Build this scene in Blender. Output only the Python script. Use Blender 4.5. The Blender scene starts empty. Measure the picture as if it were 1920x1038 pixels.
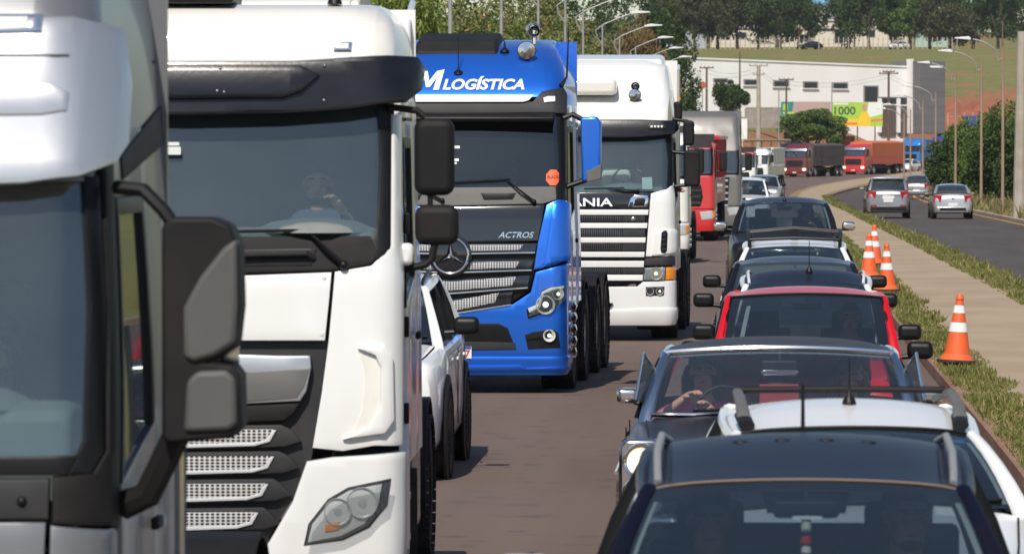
import bpy, bmesh, math, random
import numpy as np
from mathutils import Vector, Matrix, Euler

R = math.radians
SC = bpy.context.scene
COL = SC.collection
rnd = random.Random(7)
nrs = np.random.RandomState(11)

# ------------------------------------------------------------------ camera
FPX, VPX, HOR, CAMZ = 10000.0, 1440.0, 240.0, 2.9      # focal length in px of the 1920 px photograph, vanishing point, horizon
cd = bpy.data.cameras.new('camera'); cam = bpy.data.objects.new('camera', cd); COL.objects.link(cam)
cam.location = (0, 0, CAMZ)
cd.sensor_width = 36.0; cd.lens = 36.0 * FPX / 1920.0
cam.rotation_euler = (R(90) - math.atan((519 - HOR) / FPX), 0, math.atan((VPX - 960) / FPX))
cd.clip_start = 0.5; cd.clip_end = 6000
cd.dof.use_dof = True; cd.dof.focus_distance = 62.0; cd.dof.aperture_fstop = 11.0
SC.camera = cam

# ------------------------------------------------------------------ sky, sun, exposure
SUN_EL, SUN_AZ = R(47), R(-170)      # azimuth: direction towards the sun, clockwise from +Y (behind the camera, a little left)
w = bpy.data.worlds.new('World'); SC.world = w; w.use_nodes = True
nt = w.node_tree; nt.nodes.clear()
sky = nt.nodes.new('ShaderNodeTexSky'); sky.sky_type = 'NISHITA'; sky.sun_disc = False
sky.sun_elevation = SUN_EL; sky.sun_rotation = SUN_AZ
sky.air_density = 1.0; sky.dust_density = .7; sky.altitude = 500
bg = nt.nodes.new('ShaderNodeBackground'); bg.inputs[1].default_value = 0.10
wo = nt.nodes.new('ShaderNodeOutputWorld')
nt.links.new(sky.outputs[0], bg.inputs[0]); nt.links.new(bg.outputs[0], wo.inputs[0])
sl = bpy.data.lights.new('sun', 'SUN'); sl.energy = 4.6; sl.angle = R(0.53); sl.color = (1.0, 0.93, 0.83)
so = bpy.data.objects.new('sun', sl); COL.objects.link(so); so.location = (-20, -40, 60)
sd = Vector((math.sin(SUN_AZ) * math.cos(SUN_EL), math.cos(SUN_AZ) * math.cos(SUN_EL), math.sin(SUN_EL)))
so.rotation_euler = sd.to_track_quat('Z', 'Y').to_euler()
SC.view_settings.view_transform = 'Standard'; SC.view_settings.look = 'None'
SC.view_settings.gamma = 1.0; SC.view_settings.use_curve_mapping = False
SC.view_settings.exposure = 0.0
SC.cycles.use_denoising = True
SC.cycles.max_bounces = 8; SC.cycles.transparent_max_bounces = 16
SC.cycles.glossy_bounces = 4; SC.cycles.diffuse_bounces = 3; SC.cycles.transmission_bounces = 4
SC.cycles.caustics_reflective = False; SC.cycles.caustics_refractive = False
SC.cycles.sample_clamp_indirect = 6.0

# ------------------------------------------------------------------ materials
MATS = {}
def mat(name, col, rough=0.6, metal=0.0, coat=0.0, var=0.0, scale=6.0, col2=None, bump=0.0, bscale=60.0, emit=None, estr=0.0,
        spec=0.5, rvar=0.0, trans=0.0, detail=6.0, stretch=None, obj_rand=0.0, dust=0.0):
    """Principled material with optional two-tone noise, fine bump, roughness variation and a dusty film."""
    if name in MATS: return MATS[name]
    m = bpy.data.materials.new(name); m.use_nodes = True; n = m.node_tree; p = n.nodes['Principled BSDF']
    p.inputs['Roughness'].default_value = rough; p.inputs['Metallic'].default_value = metal
    p.inputs['Coat Weight'].default_value = coat; p.inputs['Coat Roughness'].default_value = 0.06
    p.inputs['Specular IOR Level'].default_value = spec
    if trans: p.inputs['Transmission Weight'].default_value = trans
    tc = n.nodes.new('ShaderNodeTexCoord'); src = tc.outputs['Object']
    if stretch:
        mp = n.nodes.new('ShaderNodeMapping'); mp.inputs['Scale'].default_value = stretch
        n.links.new(src, mp.inputs['Vector']); src = mp.outputs['Vector']
    c = (*col, 1)
    p.inputs['Base Color'].default_value = c
    out = None
    if var or col2:
        nz = n.nodes.new('ShaderNodeTexNoise'); nz.inputs['Scale'].default_value = scale; nz.inputs['Detail'].default_value = detail
        n.links.new(src, nz.inputs['Vector'])
        mx = n.nodes.new('ShaderNodeMix'); mx.data_type = 'RGBA'
        c2 = col2 or tuple(v * (1 - var) for v in col)
        mx.inputs[6].default_value = c; mx.inputs[7].default_value = (*c2, 1)
        mr = n.nodes.new('ShaderNodeMapRange'); mr.inputs[1].default_value = 0.35; mr.inputs[2].default_value = 0.65
        n.links.new(nz.outputs[0], mr.inputs[0]); n.links.new(mr.outputs[0], mx.inputs[0])
        out = mx.outputs[2]
    if obj_rand:
        oi = n.nodes.new('ShaderNodeObjectInfo'); hs = n.nodes.new('ShaderNodeHueSaturation')
        mr3 = n.nodes.new('ShaderNodeMapRange'); mr3.inputs[3].default_value = 1 - obj_rand; mr3.inputs[4].default_value = 1 + obj_rand
        n.links.new(oi.outputs['Random'], mr3.inputs[0]); n.links.new(mr3.outputs[0], hs.inputs['Value'])
        if out is not None: n.links.new(out, hs.inputs['Color'])
        else: hs.inputs['Color'].default_value = c
        out = hs.outputs[0]
    if dust:
        nd = n.nodes.new('ShaderNodeTexNoise'); nd.inputs['Scale'].default_value = 2.2; nd.inputs['Detail'].default_value = 9
        n.links.new(tc.outputs['Object'], nd.inputs['Vector'])
        md = n.nodes.new('ShaderNodeMapRange'); md.inputs[1].default_value = 0.4; md.inputs[2].default_value = 0.75; md.inputs[4].default_value = dust
        n.links.new(nd.outputs[0], md.inputs[0])
        mm = n.nodes.new('ShaderNodeMix'); mm.data_type = 'RGBA'; mm.inputs[7].default_value = (0.30, 0.19, 0.12, 1)
        if out is not None: n.links.new(out, mm.inputs[6])
        else: mm.inputs[6].default_value = c
        n.links.new(md.outputs[0], mm.inputs[0]); out = mm.outputs[2]
        ra = n.nodes.new('ShaderNodeMath'); ra.operation = 'ADD'; ra.inputs[1].default_value = rough
        n.links.new(md.outputs[0], ra.inputs[0]); n.links.new(ra.outputs[0], p.inputs['Roughness'])
    if out is not None: n.links.new(out, p.inputs['Base Color'])
    if rvar:
        nr = n.nodes.new('ShaderNodeTexNoise'); nr.inputs['Scale'].default_value = scale * 2.3; nr.inputs['Detail'].default_value = 5
        n.links.new(src, nr.inputs['Vector'])
        m2 = n.nodes.new('ShaderNodeMapRange'); m2.inputs[3].default_value = max(0.02, rough - rvar); m2.inputs[4].default_value = min(1, rough + rvar)
        n.links.new(nr.outputs[0], m2.inputs[0]); n.links.new(m2.outputs[0], p.inputs['Roughness'])
    if bump:
        nb = n.nodes.new('ShaderNodeTexNoise'); nb.inputs['Scale'].default_value = bscale; nb.inputs['Detail'].default_value = 4
        n.links.new(src, nb.inputs['Vector'])
        bp = n.nodes.new('ShaderNodeBump'); bp.inputs['Strength'].default_value = bump; bp.inputs['Distance'].default_value = 0.02
        n.links.new(nb.outputs[0], bp.inputs['Height']); n.links.new(bp.outputs[0], p.inputs['Normal'])
    if emit:
        p.inputs['Emission Color'].default_value = (*emit, 1); p.inputs['Emission Strength'].default_value = estr
    MATS[name] = m
    return m

def glass_mat(name, tint, refl=0.05, dust=.045):
    """Thin pane: tinted see-through plus a fresnel mirror reflection."""
    if name in MATS: return MATS[name]
    m = bpy.data.materials.new(name); m.use_nodes = True; n = m.node_tree; n.nodes.clear()
    o = n.nodes.new('ShaderNodeOutputMaterial'); mx = n.nodes.new('ShaderNodeMixShader')
    t = n.nodes.new('ShaderNodeBsdfTransparent'); t.inputs[0].default_value = (*tint, 1)
    g = n.nodes.new('ShaderNodeBsdfGlossy'); g.inputs['Roughness'].default_value = 0.03; g.inputs[0].default_value = (0.95, 1, 1, 1)
    lw = n.nodes.new('ShaderNodeLayerWeight'); lw.inputs[0].default_value = 0.25
    mr = n.nodes.new('ShaderNodeMapRange'); mr.inputs[3].default_value = refl; mr.inputs[4].default_value = 0.7
    # faint dust on the pane
    d = n.nodes.new('ShaderNodeBsdfDiffuse'); d.inputs[0].default_value = (0.36, 0.45, 0.48, 1)
    md = n.nodes.new('ShaderNodeMixShader'); nz = n.nodes.new('ShaderNodeTexNoise'); nz.inputs['Scale'].default_value = 1.4; nz.inputs['Detail'].default_value = 7
    tc = n.nodes.new('ShaderNodeTexCoord'); n.links.new(tc.outputs['Object'], nz.inputs['Vector'])
    m3 = n.nodes.new('ShaderNodeMapRange'); m3.inputs[1].default_value = .3; m3.inputs[2].default_value = .8; m3.inputs[3].default_value = dust * .6; m3.inputs[4].default_value = dust * 1.5
    n.links.new(nz.outputs[0], m3.inputs[0]); n.links.new(m3.outputs[0], md.inputs[0])
    n.links.new(lw.outputs['Facing'], mr.inputs[0]); n.links.new(mr.outputs[0], mx.inputs[0])
    n.links.new(t.outputs[0], mx.inputs[1]); n.links.new(g.outputs[0], mx.inputs[2])
    n.links.new(mx.outputs[0], md.inputs[1]); n.links.new(d.outputs[0], md.inputs[2])
    n.links.new(md.outputs[0], o.inputs[0])
    MATS[name] = m
    return m

# ------------------------------------------------------------------ object helpers
def tag(o, label=None, cat=None, group=None, kind=None):
    if label: o['label'] = label
    if cat: o['category'] = cat
    if group: o['group'] = group
    if kind: o['kind'] = kind
    return o
def thing(name, loc=(0, 0, 0), rz=0.0, label=None, cat=None, group=None, kind=None):
    o = bpy.data.objects.new(name, None); COL.objects.link(o); o.empty_display_size = 0.2
    o.location = loc; o.rotation_euler = (0, 0, rz)
    return tag(o, label, cat, group, kind)
def link(name, me, m=None, parent=None, loc=None, rot=None):
    o = bpy.data.objects.new(name, me); COL.objects.link(o)
    if m is not None and not me.materials:
        for k in (m if isinstance(m, (list, tuple)) else [m]): me.materials.append(k)
    if parent: o.parent = parent
    if loc is not None: o.location = loc
    if rot is not None: o.rotation_euler = rot
    return o
def copy_tree(o, parent=None):
    c = o.copy(); COL.objects.link(c); c.parent = parent
    for ch in list(o.children): copy_tree(ch, c)
    return c

class MB:
    """Collects shapes; build() links them as ONE mesh object."""
    def __init__(s): s.v = []; s.f = []; s.mi = []
    def add(s, vs, fs, mi=0):
        b = len(s.v); s.v += [tuple(p) for p in vs]
        s.f += [tuple(i + b for i in f) for f in fs]; s.mi += [mi] * len(fs); return s
    def box(s, c, d, rot=None, mi=0, taper=1.0):
        hx, hy, hz = d[0] / 2, d[1] / 2, d[2] / 2
        vs = [Vector((x * hx * (taper if z > 0 else 1), y * hy * (taper if z > 0 else 1), z * hz)) for z in (-1, 1) for y in (-1, 1) for x in (-1, 1)]
        if rot is not None:
            e = rot if isinstance(rot, Matrix) else Euler(rot).to_matrix(); vs = [e @ q for q in vs]
        c = Vector(c)
        return s.add([q + c for q in vs], [(0, 2, 3, 1), (4, 5, 7, 6), (0, 1, 5, 4), (1, 3, 7, 5), (3, 2, 6, 7), (2, 0, 4, 6)], mi)
    def tube(s, path, r, n=8, cap=True, mi=0, flat=1.0):
        path = [Vector(p) for p in path]; rs = r if isinstance(r, (list, tuple)) else [r] * len(path)
        vs = []; fs = []; up0 = None
        for i, p in enumerate(path):
            a = path[max(0, i - 1)]; b = path[min(len(path) - 1, i + 1)]; t = (b - a).normalized()
            up = Vector((0, 0, 1)) if abs(t.z) < 0.95 else Vector((0, 1, 0))
            if up0 is not None: up = up0
            x = t.cross(up)
            if x.length < 1e-4: x = t.cross(Vector((1, 0, 0)))
            x.normalize(); y = x.cross(t); up0 = y
            for k in range(n):
                an = 2 * math.pi * k / n; vs.append(p + x * math.cos(an) * rs[i] + y * math.sin(an) * rs[i] * flat)
        for i in range(len(path) - 1):
            for k in range(n): fs.append((i * n + k, i * n + (k + 1) % n, (i + 1) * n + (k + 1) % n, (i + 1) * n + k))
        if cap: fs.append(tuple(range(n))[::-1]); fs.append(tuple((len(path) - 1) * n + k for k in range(n)))
        return s.add(vs, fs, mi)
    def lathe(s, prof, n=20, origin=(0, 0, 0), axis='z', mi=0, cap=False):
        vs = []; fs = []; o = Vector(origin)
        for (r, h) in prof:
            for k in range(n):
                a = 2 * math.pi * k / n; c, d = r * math.cos(a), r * math.sin(a)
                vs.append(o + Vector({'z': (c, d, h), 'x': (h, c, d), 'y': (d, h, c)}[axis]))
        for i in range(len(prof) - 1):
            for k in range(n): fs.append((i * n + k, i * n + (k + 1) % n, (i + 1) * n + (k + 1) % n, (i + 1) * n + k))
        if cap: fs.append(tuple(range(n))[::-1]); fs.append(tuple((len(prof) - 1) * n + k for k in range(n)))
        return s.add(vs, fs, mi)
    def ball(s, c, r, n=12, m=8, mi=0, sc=(1, 1, 1)):
        c = Vector(c); vs = []; fs = []
        for i in range(m + 1):
            t = math.pi * i / m
            for k in range(n):
                a = 2 * math.pi * k / n
                vs.append(c + Vector((math.sin(t) * math.cos(a) * r * sc[0], math.sin(t) * math.sin(a) * r * sc[1], math.cos(t) * r * sc[2])))
        for i in range(m):
            for k in range(n): fs.append((i * n + k, (i + 1) * n + k, (i + 1) * n + (k + 1) % n, i * n + (k + 1) % n))
        return s.add(vs, fs, mi)
    def grid(s, fn, nu, nv, mi=0):
        vs = [fn(i / nu, j / nv) for j in range(nv + 1) for i in range(nu + 1)]
        fs = [(j * (nu + 1) + i, j * (nu + 1) + i + 1, (j + 1) * (nu + 1) + i + 1, (j + 1) * (nu + 1) + i) for j in range(nv) for i in range(nu)]
        return s.add(vs, fs, mi)
    def loft(s, rings, closed=True, cap0=True, cap1=True, mi=0):
        n = len(rings[0]); vs = [p for r in rings for p in r]; fs = []
        for i in range(len(rings) - 1):
            for k in range(n if closed else n - 1): fs.append((i * n + k, i * n + (k + 1) % n, (i + 1) * n + (k + 1) % n, (i + 1) * n + k))
        if cap0: fs.append(tuple(range(n))[::-1])
        if cap1: fs.append(tuple((len(rings) - 1) * n + k for k in range(n)))
        return s.add(vs, fs, mi)
    def prism(s, poly, axis, a, b, mi=0):
        """poly: 2-D outline; axis 'x','y','z' = extrusion axis from a to b."""
        def P(q, h): return {'x': (h, q[0], q[1]), 'y': (q[0], h, q[1]), 'z': (q[0], q[1], h)}[axis]
        n = len(poly); vs = [P(q, a) for q in poly] + [P(q, b) for q in poly]
        fs = [tuple(range(n)), tuple(range(2 * n - 1, n - 1, -1))] + [(k, k + n, (k + 1) % n + n, (k + 1) % n) for k in range(n)]
        return s.add(vs, fs, mi)
    def mesh(s, name, smooth=35.0):
        me = bpy.data.meshes.new(name); me.from_pydata(s.v, [], s.f)
        bm = bmesh.new(); bm.from_mesh(me)
        for f, k in zip(bm.faces, s.mi): f.material_index = k
        bmesh.ops.recalc_face_normals(bm, faces=bm.faces[:])
        bm.to_mesh(me); bm.free()
        if smooth:
            me.polygons.foreach_set('use_smooth', [True] * len(me.polygons))
            me.set_sharp_from_angle(angle=R(smooth))
        me.update()
        return me
    def build(s, name, m, parent=None, bevel=0.0, seg=2, smooth=35.0, loc=None, rot=None):
        o = link(name, s.mesh(name, smooth), m, parent, loc, rot)
        if bevel:
            b = o.modifiers.new('bevel', 'BEVEL'); b.width = bevel; b.segments = seg; b.limit_method = 'ANGLE'; b.angle_limit = R(40)
            b.harden_normals = False
        return o
def rbox(name, c, d, m, parent=None, bevel=0.02, seg=2, rot=None, taper=1.0):
    return MB().box(c, d, rot, taper=taper).build(name, m, parent, bevel, seg)

def smooth_obj(o, ang=35):
    me = o.data; me.polygons.foreach_set('use_smooth', [True] * len(me.polygons)); me.set_sharp_from_angle(angle=R(ang)); return o

def interp(t, tab):
    """piecewise-linear table lookup [(t, v...)]"""
    if t <= tab[0][0]: return tab[0][1]
    for (a, va), (b, vb) in zip(tab, tab[1:]):
        if t <= b: return va + (vb - va) * (t - a) / (b - a)
    return tab[-1][1]
def sinterp(t, tab):
    """smooth (Catmull-Rom / Hermite, monotone-ish) lookup"""
    if t <= tab[0][0]: return tab[0][1]
    n = len(tab)
    for i in range(n - 1):
        a, va = tab[i]; b, vb = tab[i + 1]
        if t <= b:
            h = b - a; u = (t - a) / h
            d = (vb - va) / h
            d0 = (va - tab[i - 1][1]) / (a - tab[i - 1][0]) if i else d
            d1 = (tab[i + 2][1] - vb) / (tab[i + 2][0] - b) if i + 2 < n else d
            m0 = 0 if d0 * d <= 0 else 2 * d0 * d / (d0 + d); m1 = 0 if d1 * d <= 0 else 2 * d1 * d / (d1 + d)
            return ((2*u**3 - 3*u*u + 1) * va + (u**3 - 2*u*u + u) * h * m0 + (-2*u**3 + 3*u*u) * vb + (u**3 - u*u) * h * m1)
    return tab[-1][1]

def at(px, py, Y):
    """photo pixel at depth Y -> world point"""
    return Vector(((px - VPX) / FPX * Y, Y, CAMZ - (py - HOR) / FPX * Y))
# ------------------------------------------------------------------ the lie of the land
GZ = [(-200, 0), (80, 0), (130, -.25), (225, -.92), (300, -1.3), (400, -1.75), (550, -2.05), (640, -1.7), (720, -1.0), (800, 0), (1200, 1), (3000, 4)]
LK = [(-200, 2.12), (40, 2.05), (65, 1.92), (90, 1.80), (110, 1.72), (160, 1.62), (240, 1.4), (300, 1.15), (350, 1.5), (410, 3.0), (474, 6.2), (585, 15.5), (680, 28), (790, 48), (900, 75)]   # left kerb of the median
RK = [(-200, 4.75), (100, 4.7), (130, 4.6), (212, 4.35), (289, 3.75), (330, 3.9), (380, 5.3), (420, 7.4), (474, 11.4), (585, 22), (680, 35), (790, 55), (900, 82)]
def lk(Y): return sinterp(Y, LK)
def rk(Y): return sinterp(Y, RK)
def sstep(a, b, t):
    t = min(1, max(0, (t - a) / (b - a))); return t * t * (3 - 2 * t)
def gz(X, Y):
    z = sinterp(Y, GZ)
    # left bank
    dl = (lk(Y) - 9.5) - X
    if dl > 0: z += 1.6 * sstep(0, 14, dl) * (1 - sstep(420, 520, Y))
    # right verge falls away a little, then rises
    # yard of the warehouse and the hill behind
    off = (lk(Y) - 9) - X                       # metres to the left of the carriageway
    if Y > 560:
        k = sstep(0, 14, off) * sstep(560, 610, Y)
        z += 4.6 * k
    if Y > 700:
        dh = 1.0
        z += dh * (3.2 * sstep(742, 768, Y) + 9.3 * sstep(770, 1010, Y) + 6.0 * sstep(1010, 1250, Y) + 20 * sstep(1250, 2200, Y))
    return z

YS = sorted(set([-150, -100, -60, -30] + list(range(0, 130, 4)) + list(range(130, 700, 8)) + list(range(700, 800, 4)) + list(range(800, 1300, 12)) + list(range(1300, 3001, 100))))
XS = sorted(set([-2500, -1500, -800, -500, -300, -200, -140, -100, -80, -65, -52, -44, -38, -33, -29] + list(np.arange(-26, 40, 1.5)) + [42, 46, 50, 56, 62, 70, 80, 95, 110, 130, 160, 200, 300, 500, 800, 1500, 2500]))
m_soil = None
def ground_material():
    m = bpy.data.materials.new('dry grass and red soil'); m.use_nodes = True; n = m.node_tree; p = n.nodes['Principled BSDF']
    p.inputs['Roughness'].default_value = .95; p.inputs['Specular IOR Level'].default_value = .1
    tc = n.nodes.new('ShaderNodeTexCoord')
    def noise(s, d=6):
        z = n.nodes.new('ShaderNodeTexNoise'); z.inputs['Scale'].default_value = s; z.inputs['Detail'].default_value = d
        n.links.new(tc.outputs['Object'], z.inputs['Vector']); return z.outputs[0]
    def ramp(src, a, b):
        r = n.nodes.new('ShaderNodeMapRange'); r.inputs[1].default_value = a; r.inputs[2].default_value = b; n.links.new(src, r.inputs[0]); return r.outputs[0]
    def mixc(f, a, b):
        x = n.nodes.new('ShaderNodeMix'); x.data_type = 'RGBA'; n.links.new(f, x.inputs[0])
        for i, c in ((6, a), (7, b)):
            if isinstance(c, tuple): x.inputs[i].default_value = (*c, 1)
            else: n.links.new(c, x.inputs[i])
        return x.outputs[2]
    g = mixc(ramp(noise(.35), .35, .65), (.17, .17, .06), (.25, .225, .09))
    g = mixc(ramp(noise(2.2), .45, .7), g, (.13, .14, .045))
    soil = mixc(ramp(noise(.8), .3, .7), (.30, .115, .055), (.36, .18, .10))
    # steep cuts and scraped patches are bare soil
    geo = n.nodes.new('ShaderNodeNewGeometry'); sep = n.nodes.new('ShaderNodeSeparateXYZ'); n.links.new(geo.outputs['True Normal'], sep.inputs[0])
    steep = n.nodes.new('ShaderNodeMapRange'); steep.inputs[1].default_value = .975; steep.inputs[2].default_value = .94; n.links.new(sep.outputs[2], steep.inputs[0])
    bare = ramp(noise(.12, 9), .60, .66)
    mxm = n.nodes.new('ShaderNodeMath'); mxm.operation = 'MAXIMUM'; n.links.new(steep.outputs[0], mxm.inputs[0]); n.links.new(bare, mxm.inputs[1])
    n.links.new(mixc(mxm.outputs[0], g, soil), p.inputs['Base Color'])
    bp = n.nodes.new('ShaderNodeBump'); bp.inputs['Strength'].default_value = .6; bp.inputs['Distance'].default_value = .1
    n.links.new(noise(5, 8), bp.inputs['Height']); n.links.new(bp.outputs[0], p.inputs['Normal'])
    return m
vs = [(x, y, gz(x, y) - .03) for y in YS for x in XS]
nx = len(XS)
fs = [(j * nx + i, j * nx + i + 1, (j + 1) * nx + i + 1, (j + 1) * nx + i) for j in range(len(YS) - 1) for i in range(nx - 1)]
g = MB().add(vs, fs).build('ground', ground_material(), smooth=60); tag(g, kind='structure')

# ------------------------------------------------------------------ roads, median, kerbs
def asphalt(name, base, red, redk):
    m = bpy.data.materials.new(name); m.use_nodes = True; n = m.node_tree; p = n.nodes['Principled BSDF']
    p.inputs['Roughness'].default_value = .82; p.inputs['Specular IOR Level'].default_value = .3
    tc = n.nodes.new('ShaderNodeTexCoord')
    def noise(s, d, st=None):
        src = tc.outputs['Object']
        if st:
            mp = n.nodes.new('ShaderNodeMapping'); mp.inputs['Scale'].default_value = st; n.links.new(src, mp.inputs[0]); src = mp.outputs[0]
        z = n.nodes.new('ShaderNodeTexNoise'); z.inputs['Scale'].default_value = s; z.inputs['Detail'].default_value = d; n.links.new(src, z.inputs['Vector']); return z.outputs[0]
    def ramp(src, a, b, c=0, d=1):
        r = n.nodes.new('ShaderNodeMapRange'); r.inputs[1].default_value = a; r.inputs[2].default_value = b; r.inputs[3].default_value = c; r.inputs[4].default_value = d
        n.links.new(src, r.inputs[0]); return r.outputs[0]
    def mixc(f, a, b):
        x = n.nodes.new('ShaderNodeMix'); x.data_type = 'RGBA'; n.links.new(f, x.inputs[0])
        for i, c in ((6, a), (7, b)):
            if isinstance(c, tuple): x.inputs[i].default_value = (*c, 1)
            else: n.links.new(c, x.inputs[i])
        return x.outputs[2]
    c = mixc(ramp(noise(90, 3), .3, .7), base, tuple(v * 1.35 for v in base))          # aggregate
    c = mixc(ramp(noise(1.0, 6, (1.0, .06, 1)), .36, .62, 0, .7), c, tuple(v * .62 for v in base))   # tyre-darkened tracks along the road
    c = mixc(ramp(noise(.5, 7, (1, .2, 1)), .25, .75, redk * .5, redk), c, red)         # red dust
    c = mixc(ramp(noise(2.6, 9), .58, .66, 0, .45), c, tuple(v * .55 for v in base))          # oil spots and patches
    c = mixc(ramp(noise(22, 2), .68, .72, 0, .5), c, tuple(v * 2.2 for v in base))               # loose grit
    n.links.new(c, p.inputs['Base Color'])
    bp = n.nodes.new('ShaderNodeBump'); bp.inputs['Strength'].default_value = .35; bp.inputs['Distance'].default_value = .01
    n.links.new(noise(120, 2), bp.inputs['Height']); n.links.new(bp.outputs[0], p.inputs['Normal'])
    return m
RY = list(range(-60, 160, 4)) + list(range(160, 733, 6))
def ribbon(name, fa, fb, dz, m, nu=2, ys=RY, label=None):
    """sheet between the lines X=fa(Y) and X=fb(Y) that follows the ground's long profile"""
    mb = MB(); vs = []
    for y in ys:
        a, b = fa(y), fb(y)
        for i in range(nu + 1): vs.append((a + (b - a) * i / nu, y, sinterp(y, GZ) + dz))
    k = nu + 1
    mb.add(vs, [(j * k + i, j * k + i + 1, (j + 1) * k + i + 1, (j + 1) * k + i) for j in range(len(ys) - 1) for i in range(nu)])
    return tag(mb.build(name, m, smooth=60), kind='structure')
m_road = asphalt('worn asphalt with red dust', (.105, .093, .087), (.205, .125, .088), .62)
m_road2 = asphalt('grey asphalt', (.070, .064, .060), (.14, .095, .075), .35)
ribbon('road', lambda y: lk(y) - 9.0, lambda y: lk(y) - .02, 0.0, m_road, 4)
ribbon('road_right', lambda y: rk(y) + .02, lambda y: rk(y) + 5.6, 0.0, m_road2, 3)
def kerb_strip(name, f, wd, m, h=.13, ys=RY):
    mb = MB(); rings = []
    for y in ys:
        x = f(y); z = sinterp(y, GZ)
        rings.append([(x, y, z - .05), (x, y, z + h - .015), (x + wd * .15, y, z + h), (x + wd * .85, y, z + h), (x + wd, y, z + h - .015), (x + wd, y, z - .05)])
    mb.loft(rings, closed=False, cap0=False, cap1=False)
    return tag(mb.build(name, m, smooth=30), kind='structure')
m_kerb = mat('soil stained concrete kerb', (.30, .19, .13), .9, col2=(.25, .12, .075), scale=1.2, bump=.3, bscale=25)
m_kerb2 = mat('pale worn kerb', (.48, .42, .35), .9, col2=(.36, .22, .14), scale=1.6, bump=.3, bscale=25)
kerb_strip('kerb', lk, .14, m_kerb)
kerb_strip('kerb_right', lambda y: rk(y) - .14, .14, m_kerb)
kerb_strip('kerb_far', lambda y: rk(y) + 5.62, .16, m_kerb2)
kerb_strip('kerb_left', lambda y: lk(y) - 9.16, .14, m_kerb2)
m_strip = mat('median soil with dry grass', (.30, .17, .09), .95, col2=(.20, .18, .06), scale=3.0, bump=.5, bscale=12)
ribbon('median', lambda y: lk(y) + .13, lambda y: rk(y) - .13, .118, m_strip, 4)
m_path = mat('brown concrete footpath', (.40, .305, .20), .88, col2=(.33, .24, .155), scale=.7, bump=.15, bscale=50, detail=9, stretch=(1, .45, 1))
def path_l(y): return lk(y) + .55 + .05 * math.sin(y * .9) + .04 * math.sin(y * 2.3)
def path_r(y): return min(rk(y) - .42 + .04 * math.sin(y * 1.3), lk(y) + 2.25 if y < 330 else lk(y) + 3.4)
# footpath: each cast slab is a piece of the path, with a narrow joint
pth = thing('path', (0, 0, 0)); tag(pth, kind='structure')
y = -6.0; k = 0
while y < 600:
    L = 2.4 if y < 200 else 6.0
    a, b = y, y + L - (.007 if y < 200 else .012)
    mb = MB(); rings = []
    for t in (a, (a + b) / 2, b):
        z = sinterp(t, GZ) + .126 + 0.0; xl, xr = path_l(t), path_r(t)
        rings.append([(xl, t, z - .08), (xl, t, z), (xr, t, z), (xr, t, z - .08)])
    mb.loft(rings); mb.build('slab', m_path, pth, smooth=0)
    y += L; k += 1
# edge line on the far side of the right carriageway
m_line = mat('worn orange road paint', (.62, .30, .06), .8, col2=(.42, .24, .10), scale=3.0)
ribbon('road_edge_line', lambda y: rk(y) + 5.2, lambda y: rk(y) + 5.36, .008, m_line, 1, [v for v in RY if v > 20])
# ------------------------------------------------------------------ vehicle materials
def paint(name, col, metal=0.0, rough=.34, dust=.10, coat=.8, spec=.5): return mat(name, col, rough, metal, coat, dust=dust, spec=spec)
m_white = paint('white truck paint', (.77, .77, .755), dust=.09)
m_cream = paint('dusty white truck paint', (.76, .74, .69), dust=.10)
m_blue = paint('blue metallic paint', (.018, .18, .82), .7, .38, .02)
m_grey = paint('grey metallic paint', (.19, .195, .21), .4, .38, .03, .3)
m_silver = paint('silver paint', (.52, .53, .55), .7, .32, .06)
m_red = paint('red truck paint', (.55, .018, .022), 0, .35, .06)
m_dkred = paint('dark red truck paint', (.15, .007, .012), 0, .38, .12)
m_black = mat('black plastic', (.007, .007, .008), .45, spec=.3, var=.3, scale=9, bump=.05, bscale=200)
m_matt = mat('matt dark plastic', (.009, .009, .010), .6, spec=.25, var=.25, scale=6, bump=.15, bscale=300, dust=.03)
m_dgrey = mat('dark grey plastic', (.028, .029, .032), .55, spec=.3, var=.2, scale=4, bump=.12, bscale=250, dust=.05)
m_mirror_grey = mat('mid grey moulded plastic', (.125, .122, .116), .6, var=.12, scale=3, bump=.12, bscale=250)
m_gloss = mat('gloss black panel', (.012, .013, .016), .12, coat=1.0)
m_smoke = mat('dark smoked acrylic visor', (.010, .010, .014), .25, coat=.25, spec=.35, var=.4, scale=7, bump=.03, bscale=30)
m_chrome = mat('chrome', (.82, .82, .83), .10, 1.0)
m_satin = mat('satin silver', (.66, .67, .68), .35, .25)
m_alu = mat('brushed aluminium trim', (.62, .62, .64), .28, 1.0, rvar=.08)
m_rubber = mat('tyre rubber', (.022, .021, .021), .85, col2=(.07, .05, .04), scale=5, bump=.4, bscale=40)
m_rim = mat('dusty steel wheel', (.42, .41, .39), .45, .6, dust=.3)
m_chassis = mat('oily chassis steel', (.03, .028, .027), .7, col2=(.07, .045, .03), scale=5)
m_interior = mat('dark cab interior', (.035, .037, .042), .85, var=.3, scale=6)
m_dash = mat('grey green dashboard', (.20, .215, .205), .75, var=.15, scale=8)
m_seat = mat('seat cloth', (.06, .065, .075), .9, var=.3, scale=12)
m_headliner = mat('pale pillar lining', (.42, .46, .44), .9)
m_ws = glass_mat('windscreen glass', (.80, .87, .87), .07, .045)
m_wsdark = glass_mat('tinted windscreen glass', (.48, .54, .57), .06, .018)
m_side = glass_mat('dark side glass', (.20, .22, .23), .09)
m_lens = glass_mat('clear lamp lens', (.9, .92, .92), .06)
m_lamp_on = mat('lit lamp', (1, .95, .85), .3, emit=(1, .72, .36), estr=1.3)
m_lamp_white = mat('lit white lamp', (1, 1, 1), .3, emit=(1, .95, .85), estr=1.6)
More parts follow.
